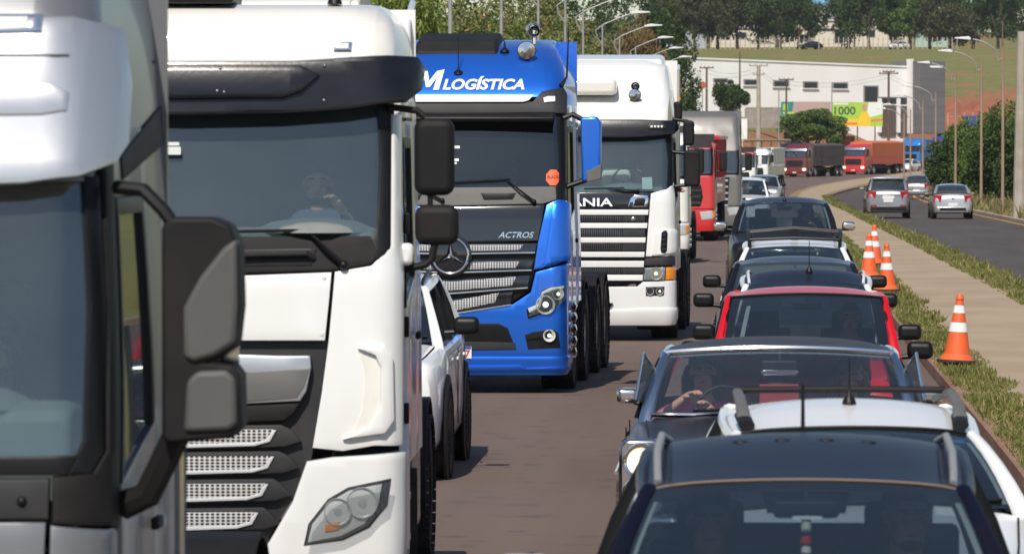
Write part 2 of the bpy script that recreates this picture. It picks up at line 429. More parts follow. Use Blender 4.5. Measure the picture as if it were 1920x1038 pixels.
m_reflector = mat('lamp reflector', (.62, .62, .61), .22, .45, bump=.3, bscale=45)
m_orange = mat('amber lens', (.80, .26, .02), .25, coat=.5)
m_redlens = mat('red lens', (.42, .008, .012), .35, spec=.3)
m_plate = mat('number plate', (.72, .72, .70), .5)
m_platebl = mat('plate blue band', (.02, .06, .35), .5)
m_platechar = mat('plate red characters', (.45, .05, .04), .5)
m_skin = mat('skin', (.60, .34, .24), .55, var=.12, scale=20)
m_hair = mat('dark hair', (.02, .014, .01), .6, var=.3, scale=60)
m_white_vinyl = mat('white vinyl lettering', (.86, .87, .88), .4)
m_sticker = mat('white sticker', (.70, .74, .72), .5)
def mesh_mat(name, col, scale, mk=1.0):
    m = bpy.data.materials.new(name); m.use_nodes = True; n = m.node_tree; p = n.nodes['Principled BSDF']
    tc = n.nodes.new('ShaderNodeTexCoord'); v = n.nodes.new('ShaderNodeTexVoronoi'); v.inputs['Randomness'].default_value = 0.0; v.inputs['Scale'].default_value = scale
    v.voronoi_dimensions = '2D'; sx_ = n.nodes.new('ShaderNodeSeparateXYZ'); cx_ = n.nodes.new('ShaderNodeCombineXYZ'); n.links.new(tc.outputs['Object'], sx_.inputs[0])
    for i_, k_ in ((0, .8), (2, 1.3)):
        mu = n.nodes.new('ShaderNodeMath'); mu.operation = 'MULTIPLY'; mu.inputs[1].default_value = k_; n.links.new(sx_.outputs[i_], mu.inputs[0]); n.links.new(mu.outputs[0], cx_.inputs[0 if i_ == 0 else 1])
    n.links.new(cx_.outputs[0], v.inputs['Vector'])
    r = n.nodes.new('ShaderNodeMapRange'); r.inputs[1].default_value = .30; r.inputs[2].default_value = .38; n.links.new(v.outputs['Distance'], r.inputs[0])
    mx = n.nodes.new('ShaderNodeMix'); mx.data_type = 'RGBA'; mx.inputs[6].default_value = (.03, .02, .015, 1); mx.inputs[7].default_value = (*col, 1)
    n.links.new(r.outputs[0], mx.inputs[0]); n.links.new(mx.outputs[2], p.inputs['Base Color']); p.inputs['Metallic'].default_value = .9 if mk == 1.0 else .3
    p.inputs['Roughness'].default_value = .28
    bp = n.nodes.new('ShaderNodeBump'); bp.inputs['Strength'].default_value = 1; bp.inputs['Distance'].default_value = .01
    n.links.new(r.outputs[0], bp.inputs['Height']); n.links.new(bp.outputs[0], p.inputs['Normal'])
    return m
m_mesh = mesh_mat('chrome grille mesh', (.72, .71, .70), 42.0, .35)
m_meshdk = mesh_mat('dark grille mesh', (.16, .16, .16), 42.0)

# ------------------------------------------------------------------ wheels
_wh = {}
def wheel(parent, loc, r=.5, wd=.30, kind='truck', name='wheel'):
    key = (r, wd, kind)
    if key not in _wh:
        t = MB(); ri = r * (.58 if kind == 'truck' else .66); hw = wd / 2
        t.lathe([(ri, -hw * .8), (ri * 1.08, -hw), (r * .93, -hw), (r * .985, -hw * .8), (r, -hw * .6), (r, hw * .6), (r * .985, hw * .8), (r * .93, hw), (ri * 1.08, hw), (ri, hw * .8)], 40, axis='x')
        for k in range(40):                                   # tread blocks
            a = 2 * math.pi * k / 40
            for sx in (-.42, 0, .42):
                t.box((sx * wd, math.cos(a + sx * .08) * r, math.sin(a + sx * .08) * r), (wd * .3, .07 * r / .5, .006), Matrix.Rotation(a + sx * .08 - math.pi / 2, 3, 'X'))
        rm = MB()
        if kind == 'truck':
            rm.lathe([(ri * 1.02, hw * .85), (ri * .95, hw * .80), (ri * .88, hw * .3), (ri * .62, hw * .12), (ri * .60, hw * .35), (ri * .35, hw * .5), (ri * .30, hw * .95), (0.001, hw * .97)], 28, axis='x')
            rm.lathe([(ri * 1.02, -hw * .85), (ri * .9, -hw * .2), (0.001, -hw * .2)], 28, axis='x')
            for k in range(10):
                a = 2 * math.pi * k / 10; rm.tube([(hw * .3, math.cos(a) * ri * .48, math.sin(a) * ri * .48), (hw * .62, math.cos(a) * ri * .48, math.sin(a) * ri * .48)], .018, 6)
        else:
            rm.lathe([(ri * 1.02, hw * .8), (ri * .93, hw * .72), (ri * .9, hw * .2), (.001, hw * .15)], 28, axis='x')
            rm.lathe([(ri * 1.02, -hw * .8), (ri * .9, -hw * .2), (.001, -hw * .2)], 28, axis='x')
            for k in range(5):
                a = 2 * math.pi * k / 5 + .3
                rm.box((hw * .5, math.cos(a) * ri * .5, math.sin(a) * ri * .5), (hw * .3, ri * .95, ri * .28), Matrix.Rotation(a, 3, 'X'))
            rm.lathe([(ri * .25, hw * .3), (ri * .22, hw * .75), (.001, hw * .78)], 16, axis='x')
        _wh[key] = (t.mesh('tyre'), rm.mesh('rim'))
    a, b = _wh[key]
    if not a.materials: a.materials.append(m_rubber); b.materials.append(m_rim)
    o = link(name, a, None, parent, loc); q = link('rim', b, None, o)
    if loc[0] < 0: o.rotation_euler = (0, 0, math.pi)
    return o

# ------------------------------------------------------------------ curved front shell on which panels are laid
class Shell:
    """Front of a cab: z -> set-back of the front, half width, corner radius. Coordinate a: 0..W across the front and round the corner, beyond W back along the side."""
    pass
def _init(self, yf, W, Rc, bow=.06, depth=2.2, scale=100.0, cx=0.0, g=0.0):
    self.yf_, self.W_, self.R_ = yf, W, Rc; self.bow = bow; self.depth = depth; self.sc = scale; self.cx = cx; self.g = g
    self.knots = sorted(set([k for k, _ in yf] + [k for k, _ in W] + [k for k, _ in Rc]))
Shell.__init__ = _init
def _P(self, a, z, off=0.0):
    W = sinterp(z, self.W_); r = sinterp(z, self.R_); y0 = sinterp(z, self.yf_); f = W - r
    sg = -1 if a < 0 else 1; a = abs(a); yb = y0 + self.bow * (f / W) ** 2
    if a <= f:
        n = Vector((2 * self.bow * a / (W * W), -1)).normalized(); x, y = a, y0 + self.bow * (a / W) ** 2
    elif a <= W:
        th = math.asin(min(1, (a - f) / r)); x, y = W - r + r * math.sin(th), yb + r * (1 - math.cos(th)); n = Vector((math.sin(th), -math.cos(th)))
    else:
        x, y = W, yb + r + (a - W); n = Vector((1, 0))
    y = min(y, self.depth)
    return Vector((sg * (x + n.x * off), y + n.y * off, z))
Shell.P = _P
def _T(self, px, py): return ((px - self.cx) / self.sc, CAMZ - self.g - (py - HOR) / self.sc)
Shell.T = _T
def flat_panel(outline, th, bev, cuts_a, cuts_z, seg=2):
    """outline (a,z) -> bmesh of a slab in coordinates (a, off, z), front face at off=0, back at -th, cut along the given lines"""
    ar = sum(p[0] * q[1] - q[0] * p[1] for p, q in zip(outline, outline[1:] + outline[:1]))
    if ar < 0: outline = outline[::-1]
    bm = bmesh.new(); vs = [bm.verts.new((a, 0, z)) for a, z in outline]
    f = bm.faces.new(vs)
    r = bmesh.ops.extrude_face_region(bm, geom=[f])
    ev = [g for g in r['geom'] if isinstance(g, bmesh.types.BMVert)]
    bmesh.ops.translate(bm, verts=[v for v in bm.verts if v not in ev], vec=(0, -th, 0))
    if bev:
        es = [e for e in bm.edges if all(abs(v.co.y) < 1e-6 for v in e.verts) and len(e.link_faces) == 2]
        try: bmesh.ops.bevel(bm, geom=es, offset=min(bev, th * .95), segments=seg, profile=.6, affect='EDGES', clamp_overlap=True)
        except Exception: pass
    for c in cuts_a:
        bmesh.ops.bisect_plane(bm, geom=bm.verts[:] + bm.edges[:] + bm.faces[:], plane_co=(c, 0, 0), plane_no=(1, 0, 0))
    for c in cuts_z:
        bmesh.ops.bisect_plane(bm, geom=bm.verts[:] + bm.edges[:] + bm.faces[:], plane_co=(0, 0, c), plane_no=(0, 0, 1))
    return bm
def finish_bm(bm, name, m, parent, smooth=30):
    bmesh.ops.remove_doubles(bm, verts=bm.verts[:], dist=1e-5)
    bmesh.ops.triangulate(bm, faces=[f for f in bm.faces if len(f.verts) > 4])
    bmesh.ops.recalc_face_normals(bm, faces=bm.faces[:])
    me = bpy.data.meshes.new(name); bm.to_mesh(me); bm.free()
    me.polygons.foreach_set('use_smooth', [True] * len(me.polygons)); me.set_sharp_from_angle(angle=R(smooth))
    return link(name, me, m, parent)
def _panel(self, parent, name, m, out, off=0.0, th=.03, bev=.008, px=True, mir=0, full=False, fine=.12):
    """lay a slab on the shell. out: outline in photo pixels (px) or (a,z) metres; full: right half mirrored to a symmetric outline; mir=-1: on the other side; mir=2: both sides"""
    o = [self.T(*p) for p in out] if px else list(out)
    if full: o = [(abs(a), z) for a, z in o]; o = o + [(-a, z) for a, z in o[::-1] if a > 1e-6]
    res = []
    for sg in ((1, -1) if mir == 2 else ((-1,) if mir == -1 else (1,))):
        oo = [(a * sg, z) for a, z in o] if sg < 0 else o
        zs = [q[1] for q in oo]; xs = [q[0] for q in oo]; z0, z1, x0, x1 = min(zs), max(zs), min(xs), max(xs); zm = (z0 + z1) / 2
        W = sinterp(zm, self.W_); r = sinterp(zm, self.R_); f = W - r
        ca = [k * fine for k in range(-30, 31)] + [sg2 * (f + r * math.sin(R(t))) for t in (0, 15, 30, 45, 58, 70, 80, 87) for sg2 in (1, -1)] + [W, -W]
        ca = sorted(c for c in set(round(c, 4) for c in ca) if x0 + .004 < c < x1 - .004 and abs(c) <= W + .001)
        dz = .08 if z1 - z0 > .3 else .12
        cz = [c for c in np.arange(round(z0 / dz) * dz, z1, dz)] + [k for k in self.knots]
        cz = sorted(c for c in set(round(float(c), 4) for c in cz) if z0 + .004 < c < z1 - .004)
        bm = flat_panel(oo, th, bev, ca, cz)
        for v in bm.verts: v.co = self.P(v.co.x, v.co.z, off + v.co.y)
        res.append(finish_bm(bm, name, m, parent))
    return res[0] if len(res) == 1 else res
Shell.panel = _panel
def _sidep(self, parent, name, m, out, off=0.0, th=.03, bev=.006, sides=(1, -1)):
    """slab on the flat side of the cab; outline in (y,z) metres"""
    res = []
    for sg in sides:
        zs = [q[1] for q in out]; z0, z1 = min(zs), max(zs)
        cz = sorted(c for c in set([round(float(c), 3) for c in np.arange(z0, z1, .1)] + self.knots) if z0 + .004 < c < z1 - .004)
        bm = flat_panel(list(out), th, bev, [], cz)
        for v in bm.verts:
            y, o, z = v.co; v.co = (sg * (sinterp(z, self.W_) + off + o), y, z)
        res.append(finish_bm(bm, name, m, parent))
    return res
Shell.sidep = _sidep
def text_mesh(s, size=1.0, bold=0.0, extrude=.004, shear=0.0, space=1.0):
    cu = bpy.data.curves.new('lettering', 'FONT'); cu.body = s; cu.size = size; cu.offset = bold; cu.extrude = extrude; cu.shear = shear; cu.space_character = space; cu.resolution_u = 4
    ob = bpy.data.objects.new('tmp', cu); COL.objects.link(ob); bpy.context.view_layer.update()
    dg = bpy.context.evaluated_depsgraph_get(); me = bpy.data.meshes.new_from_object(ob.evaluated_get(dg))
    bpy.data.objects.remove(ob); bpy.data.curves.remove(cu)
    return me
def _text(self, parent, s, x0, z0, h, m, width=None, off=.006, bold=0.0, shear=0.0, name='lettering', ex=.004, space=1.0):
    me = text_mesh(s, 1.0, bold, 0.0, shear, space); n = len(me.vertices); co = np.empty(n * 3); me.vertices.foreach_get('co', co); co = co.reshape(-1, 3)
    mn, mx = co.min(0), co.max(0); k = h / (mx[1] - mn[1]); kx = width / (mx[0] - mn[0]) if width else k
    for v in me.vertices:
        v.co = self.P(x0 + (v.co.x - mn[0]) * kx, z0 + (v.co.y - mn[1]) * k, off)
    me.update()
    return link(name, me, m, parent)
Shell.text = _text

# ------------------------------------------------------------------ truck pieces shared by the makes
def cab_rest(t, sh, m, ztop, zwin=(1.95, 2.65), zbot=.75, door_y=(.42, 1.45), lower=None, glass=None, pillar=None, wrap_y=.30, topm=None, zfloor=1.0):
    """doors, side walls, back wall, roof skin, floor and interior of a cab whose front is laid on as panels"""
    D = sh.depth; z0, z1 = zwin; y0, y1 = door_y
    lower = lower or m; glass = glass or m_side; pillar = pillar or m; topm = topm or m
    for sg in (1, -1):
        d = sh.sidep(t, 'door', m, [(y0, zbot), (y1, zbot), (y1, z0), (y0, z0 - .16)], .004, .05, .008, (sg,))[0]
        hx = sinterp(z0 - .35, sh.W_)
        MB().box((sg * (hx + .03), y1 - .16, z0 - .35), (.03, .16, .045)).build('handle', m_matt, d, .01)
        gl = sh.sidep(d, 'window', glass, [(y0 + .02, z0 - .14), (y1 - .06, z0 + .02), (y1 - .06, z1), (y0 + .22, z1)], -.012, .008, 0, (sg,))[0]
        sh.sidep(d, 'window_frame', m_black, [(y0 - .01, z0 - .16), (y0 + .03, z0 - .16), (y0 + .24, z1), (y0 + .20, z1 + .02)], .006, .03, .004, (sg,))
        sh.sidep(d, 'window_frame', m_black, [(y1 - .07, z0), (y1, z0), (y1, z1 + .02), (y1 - .07, z1 + .02)], .006, .03, .004, (sg,))
        sh.sidep(d, 'window_frame', m_black, [(y0 + .20, z1), (y1, z1), (y1, z1 + .06), (y0 + .20, z1 + .06)], .005, .03, .004, (sg,))
        sh.sidep(t, 'side_wall', m, [(y1 + .008, zbot), (D, zbot), (D, z1 + .3), (y1 + .008, z1 + .3)], 0, .04, .008, (sg,))
        sh.sidep(t, 'side_wall', m, [(y0 + .1, z1 + .062), (y1 + .006, z1 + .062), (y1 + .006, z1 + .3), (y0 + .1, z1 + .3)], 0, .04, .006, (sg,))
        sh.sidep(t, 'step_panel', lower, [(wrap_y + .02, .42), (1.0, .42), (1.0, zbot - .01), (wrap_y + .02, zbot - .01)], -.02, .10, .01, (sg,))
    W = sinterp(2.0, sh.W_)
    MB().box((0, D - .02, (zbot + ztop) / 2), (2 * W - .06, .04, ztop - zbot)).build('rear_wall', m, t)
    cap = MB(); ring = [sh.P(a, ztop - .003, 0) for a in ([-9] + [-(1 - k / 12) * sinterp(ztop, sh.W_) for k in range(12)] + [k / 12 * sinterp(ztop, sh.W_) for k in range(13)] + [9])]
    cap.add(ring, [tuple(range(len(ring)))]); cap.build('roof', topm, t)
    fl = MB().box((0, D / 2 + .15, zfloor), (2 * W - .12, D - .45, .06)).build('floor', m_interior, t)
    MB().box((0, D - .12, (zfloor + z1) / 2 + .3), (2 * W - .14, .1, z1 - zfloor + .5)).build('cab_lining', m_interior, t)
def cab_inside(t, sh, zd, wheel_x=.55, yd=.42, dash=None, seat=None, zf=1.05, wz=.06, wyo=.40):
    """dashboard, steering wheel, two seats"""
    W = sinterp(zd, sh.W_)
    mb = MB(); pr = [(yd - .22, zd - .45), (yd - .24, zd - .04), (yd - .1, zd), (yd + .12, zd - .02), (yd + .28, zd - .14), (yd + .30, zd - .45)]
    mb.prism(pr, 'x', -W + .14, W - .14); d = mb.build('dashboard', dash or m_dash, t, .03)
    hump = MB(); hump.lathe([(.34, 0), (.32, .03), (.25, .06), (.1, .08), (.001, .08)], 20, (wheel_x, yd - .02, zd - .03)); hump.build('instrument_binnacle', dash or m_dash, d)
    sw = MB(); ring = []
    for k in range(25):
        a = 2 * math.pi * k / 24; ring.append((wheel_x + .225 * math.cos(a), yd + wyo + .225 * math.sin(a) * .45, zd + wz + .225 * math.sin(a) * .89))
    sw.tube(ring, .016, 8, cap=False)
    for a in (0.15, math.pi - .15, -math.pi / 2):
        sw.tube([(wheel_x, yd + wyo + .02, zd + wz - .02), (wheel_x + .215 * math.cos(a), yd + wyo + .215 * math.sin(a) * .45, zd + wz + .215 * math.sin(a) * .89)], .014, 6)
    sw.tube([(wheel_x, yd + wyo + .02, zd + wz - .02), (wheel_x, yd + .2, zd - .2)], .03, 8)
    sw.build('steering_wheel', m_black, t)
    for sx in (wheel_x, -wheel_x):
        s = MB(); s.box((sx, yd + 1.0, zf + .30), (.52, .52, .16)); s.box((sx, yd + 1.28, zf + .72), (.50, .14, .78), (-.18, 0, 0)); s.box((sx, yd + 1.36, zf + 1.18), (.28, .10, .2), (-.18, 0, 0)); s.box((sx, yd + 1.0, zf + .11), (.3, .3, .24))
        s.build('seat', seat or m_seat, t, .04)
def chassis(t, length, axles, W=1.22, r=.5, tank=True, chrome=False):
    mb = MB()
    for sx in (-.42, .42): mb.box((sx, length / 2 + .2, .78), (.09, length - .3, .26))
    for y in (.6, 1.9, 3.2, length - .6): mb.box((0, y, .80), (.84, .12, .2))
    mb.build('frame', m_chassis, t)
    for i, (y, dual) in enumerate(axles):
        MB().tube([(-W + .2, y, r), (W - .2, y, r)], .07, 10).build('axle', m_chassis, t)
        for sg in (1, -1):
            wheel(t, (sg * (W - .16), y, r), r, .31)
            if dual: wheel(t, (sg * (W - .50), y, r), r, .31)
            ar = MB(); ang = [R(a) for a in range(-8, 189, 14)]
            ro = r + .10
            ar.loft([[(sg * (W - .36), y - math.cos(a) * (ro), r + math.sin(a) * ro), (sg * W, y - math.cos(a) * ro, r + math.sin(a) * ro), (sg * W, y - math.cos(a) * (ro + .025), r + math.sin(a) * (ro + .025)), (sg * (W - .36), y - math.cos(a) * (ro + .025), r + math.sin(a) * (ro + .025))] for a in ang])
            ar.build('mudguard', m_matt, t)
    if tank:
        for sg in (1, -1):
            MB().box((sg * .92, axles[0][0] + 1.35, .68), (.56, 1.1, .62)).build('fuel_tank', m_chrome if chrome else m_alu, t, .08, 3)
def lamp_bowl(parent, c, r, name='lamp', mt=None, depth=.05, glow=None):
    """round lamp: reflector bowl facing -y with a bulb"""
    x, y, z = c; b = MB()
    b.lathe([(r * 1.06, -.004), (r, -.004), (r * .8, depth * .7), (r * .35, depth), (.001, depth)], 20, (x, y, z), 'y')
    o = b.build(name, mt or m_reflector, parent)
    MB().ball((x, y + depth * .45, z), r * .34, 10, 6).build('bulb', glow or m_lens, o)
    return o
def slab(parent, name, m, out, y0, y1, bevel=.02, seg=3):
    """prism from an (x,z) outline between depths y0 and y1"""
    return MB().prism(out, 'y', y0, y1).build(name, m, parent, bevel, seg)
def rrect(cx, cz, w, h, r, n=4):
    out = []
    for (sx, sz, a0) in ((1, 1, 0), (-1, 1, 90), (-1, -1, 180), (1, -1, 270)):
        for k in range(n + 1):
            a = R(a0 + 90 * k / n); out.append((cx + sx * (w / 2 - r) + r * math.cos(a), cz + sz * (h / 2 - r) + r * math.sin(a)))
    return out
def wiper(parent, p0, p1, b0, b1, shp, off=.03):
    """arm from pivot p0 to p1, blade b0-b1, all (a,z) on the shell"""
    q = lambda p, o: shp.P(p[0], p[1], o)
    mb = MB(); mb.tube([q(p0, off), q(((p0[0] + p1[0]) / 2, (p0[1] + p1[1]) / 2), off + .03), q(p1, off + .01)], [.018, .012, .009], 6)
    mb.tube([q((b0[0] + (b1[0] - b0[0]) * k / 6, b0[1] + (b1[1] - b0[1]) * k / 6), off) for k in range(7)], .010, 5)
    mb.ball(q(p0, off), .028, 10, 6)
    return mb.build('wiper', m_black, parent)
# ================================================================== white cab-over truck (second from the camera)
def truck_white_near():
    Y, S, cx = 30.3, 330.0, 336.0
    t = thing('truck', ((cx - VPX) / S, Y, 0), R(.8), 'white high-roof truck with black sun visor and silver grille bar, bearded driver inside', 'truck', 'lorries queued in the left lane')
    sh = Shell([(.1, .10), (.45, .02), (1.0, 0), (2.0, .05), (2.15, .08), (2.6, .20), (3.0, .30), (3.3, .36), (3.5, .44), (3.58, .56), (3.63, .80)],
               [(.1, 1.24), (.6, 1.265), (2.0, 1.255), (2.2, 1.245), (3.0, 1.225), (3.3, 1.215), (3.52, 1.17), (3.63, 1.06)],
               [(.1, .16), (1.0, .18), (2.1, .16), (3.0, .16), (3.3, .18), (3.63, .30)], .07, 2.25, S, cx)
    T = sh.T
    cab_rest(t, sh, m_white, 3.62, (2.02, 2.78), .95, (.50, 1.5), m_dgrey, wrap_y=.30, topm=m_cream)
    cab_inside(t, sh, 2.33, .74, .44, wz=-.06, wyo=.22)
    # roof front
    sh.panel(t, 'roof_front', m_cream, [(0, 3.62), (4, 3.62), (4, 3.28), (0, 3.28)], 0, .04, .004, px=False, full=True)
    # windscreen, black surround
    sh.panel(t, 'windscreen', m_ws, [(336, 170), (699, 170), (706, 300), (703, 432), (692, 447), (336, 452)], -.015, .006, 0, full=True)
    sh.panel(t, 'windscreen_frame', m_black, [(696, 170), (724, 170), (727, 470), (706, 492), (690, 447), (702, 432), (706, 300)], .004, .03, .004, mir=2)
    cw = sh.panel(t, 'cowl', m_matt, [(336, 446), (690, 444), (708, 480), (690, 497), (620, 508), (430, 514), (336, 515)], .006, .04, .006, full=True)
    for sg in (1, -1):
        hx0, hx1 = T(430, 0)[0], T(590, 0)[0]; z = T(0, 485)[1]
        sh.panel(cw, 'grab_recess', m_black, [(hx0, z + .045), (hx1, z + .055), (hx1 - .03, z - .045), (hx0 - .02, z - .05)], .010, .01, .004, px=False, mir=-1 if sg < 0 else 0)
        g = MB(); g.tube([sh.P(sg * (hx0 + .02), z - .01, .012), sh.P(sg * (hx0 + .05), z + .022, .05), sh.P(sg * (hx1 - .06), z + .03, .05), sh.P(sg * (hx1 - .02), z, .012)], .018, 8); g.build('grab_handle', m_dgrey, cw)
    wiper(t, T(640, 498), T(572, 434), T(572, 433), T(392, 436), sh)
    wiper(t, T(330, 500), T(230, 440), T(240, 436), T(60, 440), sh)
    # sun visor: outer smoked shell with a raised right end
    vis = [(336, 113), (540, 113), (600, 109), (700, 102), (730, 104), (738, 125), (736, 168), (722, 192), (640, 204), (520, 212), (336, 216)]
    v = sh.panel(t, 'sun_visor', m_smoke, vis, .17, .03, .022, full=True)
    sh.panel(v, 'visor_ridge', m_smoke, [(336, 122), (555, 122), (590, 140), (556, 172), (520, 184), (336, 186)], .205, .05, .03, full=True)
    for p in ((405, 127), (400, 170), (598, 122), (598, 188), (413, 172)):
        for sg in (1, -1):
            a, z = T(*p); MB().ball(sh.P(sg * a, z, .205 if p[0] < 500 else .175), .009, 8, 6).build('bolt', m_alu, v)
    for sg in (1, -1): MB().box((sg * .9, .31, 3.17), (.04, .12, .03)).build('visor_bracket', m_black, v)
    for sg in (1, -1):
        a, z = T(632, 84); l = sh.panel(t, 'marker_lamp', m_chrome, [(a - .055, z + .025), (a + .055, z + .025), (a + .05, z - .025), (a - .05, z - .025)], .02, .03, .012, px=False, mir=-1 if sg < 0 else 0)
        sh.panel(l, 'lamp_lens', m_plate, [(a - .035, z + .015), (a + .035, z + .015), (a + .035, z - .015), (a - .035, z - .015)], .026, .01, .004, px=False, mir=-1 if sg < 0 else 0)
    # lower front: hatch, corner panels, recess
    sh.panel(t, 'front_hatch', m_white, [(336, 520), (430, 519), (618, 512), (614, 560), (606, 640), (336, 640)], .004, .05, .006, full=True)
    def deflector(sg):
        o = [T(*p) for p in [(624, 511), (692, 500), (709, 484), (730, 462), (728, 214)]]
        W = 1.24
        o += [(W + .10, o[-1][1]), (W + .10, T(0, 470)[1]), (W + .02, T(0, 560)[1]), (W + .02, T(0, 840)[1])]
        o += [T(*p) for p in [(700, 838), (640, 848), (583, 842), (600, 740), (613, 640), (620, 560)]]
        c = sh.panel(t, 'corner_panel', m_white, o, .006, .05, .010, px=False, mir=-1 if sg < 0 else 0)
        f = [T(*p) for p in [(668, 655), (716, 650), (728, 668), (730, 790), (716, 815), (640, 826), (690, 800), (708, 765), (709, 690), (700, 668)]]
        sh.panel(c, 'air_scoop', m_white, f, .045, .05, .02, px=False, mir=-1 if sg < 0 else 0)
        sh.panel(c, 'scoop_opening', m_cream, [T(*p) for p in [(672, 662), (700, 668), (710, 690), (709, 765), (692, 800), (655, 822), (676, 770), (682, 700)]], .012, .02, .006, px=False, mir=-1 if sg < 0 else 0)
    deflector(1); deflector(-1)
    sh.panel(t, 'grille_surround', m_dgrey, [(336, 640), (612, 640), (600, 740), (582, 860), (545, 940), (490, 1030), (440, 1090), (336, 1095)], -.05, .05, .004, full=True)
    b = sh.panel(t, 'grille_bar', m_silver, [(336, 662), (520, 668), (579, 668), (581, 690), (572, 735), (560, 754), (336, 765)], .025, .07, .018, full=True)
    sh.panel(b, 'badge_recess', m_mirror_grey, [(336, 694), (470, 699), (578, 692), (568, 728), (555, 748), (430, 757), (336, 760)], .029, .02, .008, full=True)
    sh.panel(t, 'grille_lip', m_matt, [(336, 768), (560, 757), (548, 776), (530, 790), (336, 799)], .015, .06, .012, full=True)
    for (ya, yb, xm, xe) in ((806, 838, 512, 562), (856, 888, 508, 558), (908, 940, 497, 543), (962, 994, 478, 522), (1016, 1048, 452, 495)):
        sl = sh.panel(t, 'grille_slat', m_dgrey, [(336, ya - 6), (xm + 12, ya - 8), (xe - 18, ya + 2), (xe, yb - 8), (xe - 30, yb + 2), (336, yb + 9)], .0, .06, .015, full=True)
        sh.panel(sl, 'grille_mesh', m_mesh, [(336, ya + 2), (xm - 2, ya + 1), (xm - 14, yb - 11), (xm - 40, yb - 6), (336, yb - 3)], .006, .01, .002, full=True)
        sh.panel(sl, 'chrome_edge', m_satin, [(336, yb - 3), (xm - 40, yb - 6), (xm - 15, yb - 12), (xm - 4, ya + 2), (xm + 3, ya + 2), (xm - 9, yb - 8), (xm - 38, yb), (336, yb + 4)], .012, .02, .004, full=True)
    # bumper with headlamps
    o = [T(*p) for p in [(336, 1098), (440, 1094), (492, 1034), (545, 944), (572, 868), (620, 860), (735, 853)]] + [(1.265, T(0, 852)[1]), (1.62, T(0, 856)[1]), (1.62, .22), (0, .20)]
    bp = sh.panel(t, 'bumper', m_white, o, .012, .08, .018, px=False, full=True)
    for mr in (0, -1):
        hl = sh.panel(t, 'headlamp', m_dgrey, [(566, 1026), (575, 985), (612, 938), (650, 916), (728, 900), (722, 950), (690, 992), (640, 1016)], .018, .03, .006, mir=mr)
        sh.panel(hl, 'lamp_housing', m_satin, [(574, 1020), (582, 986), (616, 943), (652, 922), (712, 910), (706, 950), (680, 985), (636, 1008)], .021, .02, .004, mir=mr)
        sg = -1 if mr else 1
        for p, rr in (((630, 962), .075), ((676, 945), .085)):
            a, z = T(*p); c = sh.P(sg * a, z, .03); lamp_bowl(hl, c, rr, 'reflector_bowl', depth=.04)
        sh.panel(hl, 'turn_signal', m_orange, [(606, 1000), (606, 986), (634, 980), (632, 996)], .030, .02, .004, mir=mr)
        sh.panel(hl, 'lens', m_lens, [(570, 1023), (578, 985), (614, 940), (652, 918), (722, 905), (716, 950), (686, 988), (638, 1012)], .07, .004, 0, mir=mr)
    # mirrors on the doors
    for sg in (1, -1):
        for (pa, pb, ya, yb, nm) in ((770, 846, 222, 368, 'mirror'), (771, 854, 386, 462, 'wide_angle_mirror')):
            x0, za = T(pa, ya); x1, zb = T(pb, yb); y = .32; w_, h_ = x1 - x0, za - zb
            out = rrect(sg * (x0 + x1) / 2, (za + zb) / 2, w_, h_, .06)
            mm = slab(t, nm, m_matt, out, y, y + .13, .045, 4)
            MB().prism(rrect(sg * (x0 + x1) / 2, (za + zb) / 2, w_ * .84, h_ * .86, .04), 'y', y + .131, y + .135).build('mirror_glass', m_chrome, mm)
        tp = [T(722, 200), T(775, 207), T(790, 220)]; bt = [T(808, 460), T(803, 490), T(790, 500), T(752, 508)]; md = [T(800, 366), T(800, 388)]
        for pts, rr in ((tp, .020), (bt, .022), (md, .016)): MB().tube([(sg * p[0], .37, p[1]) for p in pts], rr, 8).build('mirror_arm', m_matt, t)
        MB().box((sg * 1.24, .38, T(0, 480)[1]), (.14, .16, .13)).build('mirror_bracket', m_white, t, .03)
    # roof fittings
    h = MB().box((-.30, .95, 3.655), (1.1, .75, .07)); h.build('roof_hatch', m_black, t, .02)
    a = MB(); a.lathe([(.045, 0), (.04, .02), (.012, .07), (.004, .10), (.003, .5)], 10, (.83, .75, 3.62)); a.build('antenna', m_black, t)
    rd = MB()
    rd.loft([[(-.95, y, 3.60), (-.95, y, z), (.95, y, z), (.95, y, 3.60)] for y, z in ((1.1, 3.64), (1.6, 3.80), (2.25, 3.95))]); rd.build('roof_deflector', m_cream, t, .06, 3)
    for sg in (1, -1):
        f = MB(); f.prism([(2.1, 1.0), (2.75, 1.0), (2.75, 3.7), (2.1, 3.55)], 'x', sg * 1.16, sg * 1.20); f.build('side_fairing', m_white, t, .02)
    chassis(t, 6.2, [(1.42, False), (4.9, True)], 1.18)
    st = MB(); [st.box((1.20, .78 + k * .0, .50 + k * .24), (.12, .42, .05)) for k in range(2)]; st.build('step', m_alu, t, .01)
    MB().prism(rrect(T(313, 0)[0] , T(0, 283)[1], .10, .045, .005), 'y', .205, .208).build('windscreen_sticker', m_sticker, t)
    MB().prism(rrect(T(313, 0)[0] , T(0, 274)[1] + .012, .08, .02, .004), 'y', .215, .218).build('windscreen_sticker', m_sticker, t)
    return t, sh
TW, SHW = truck_white_near()

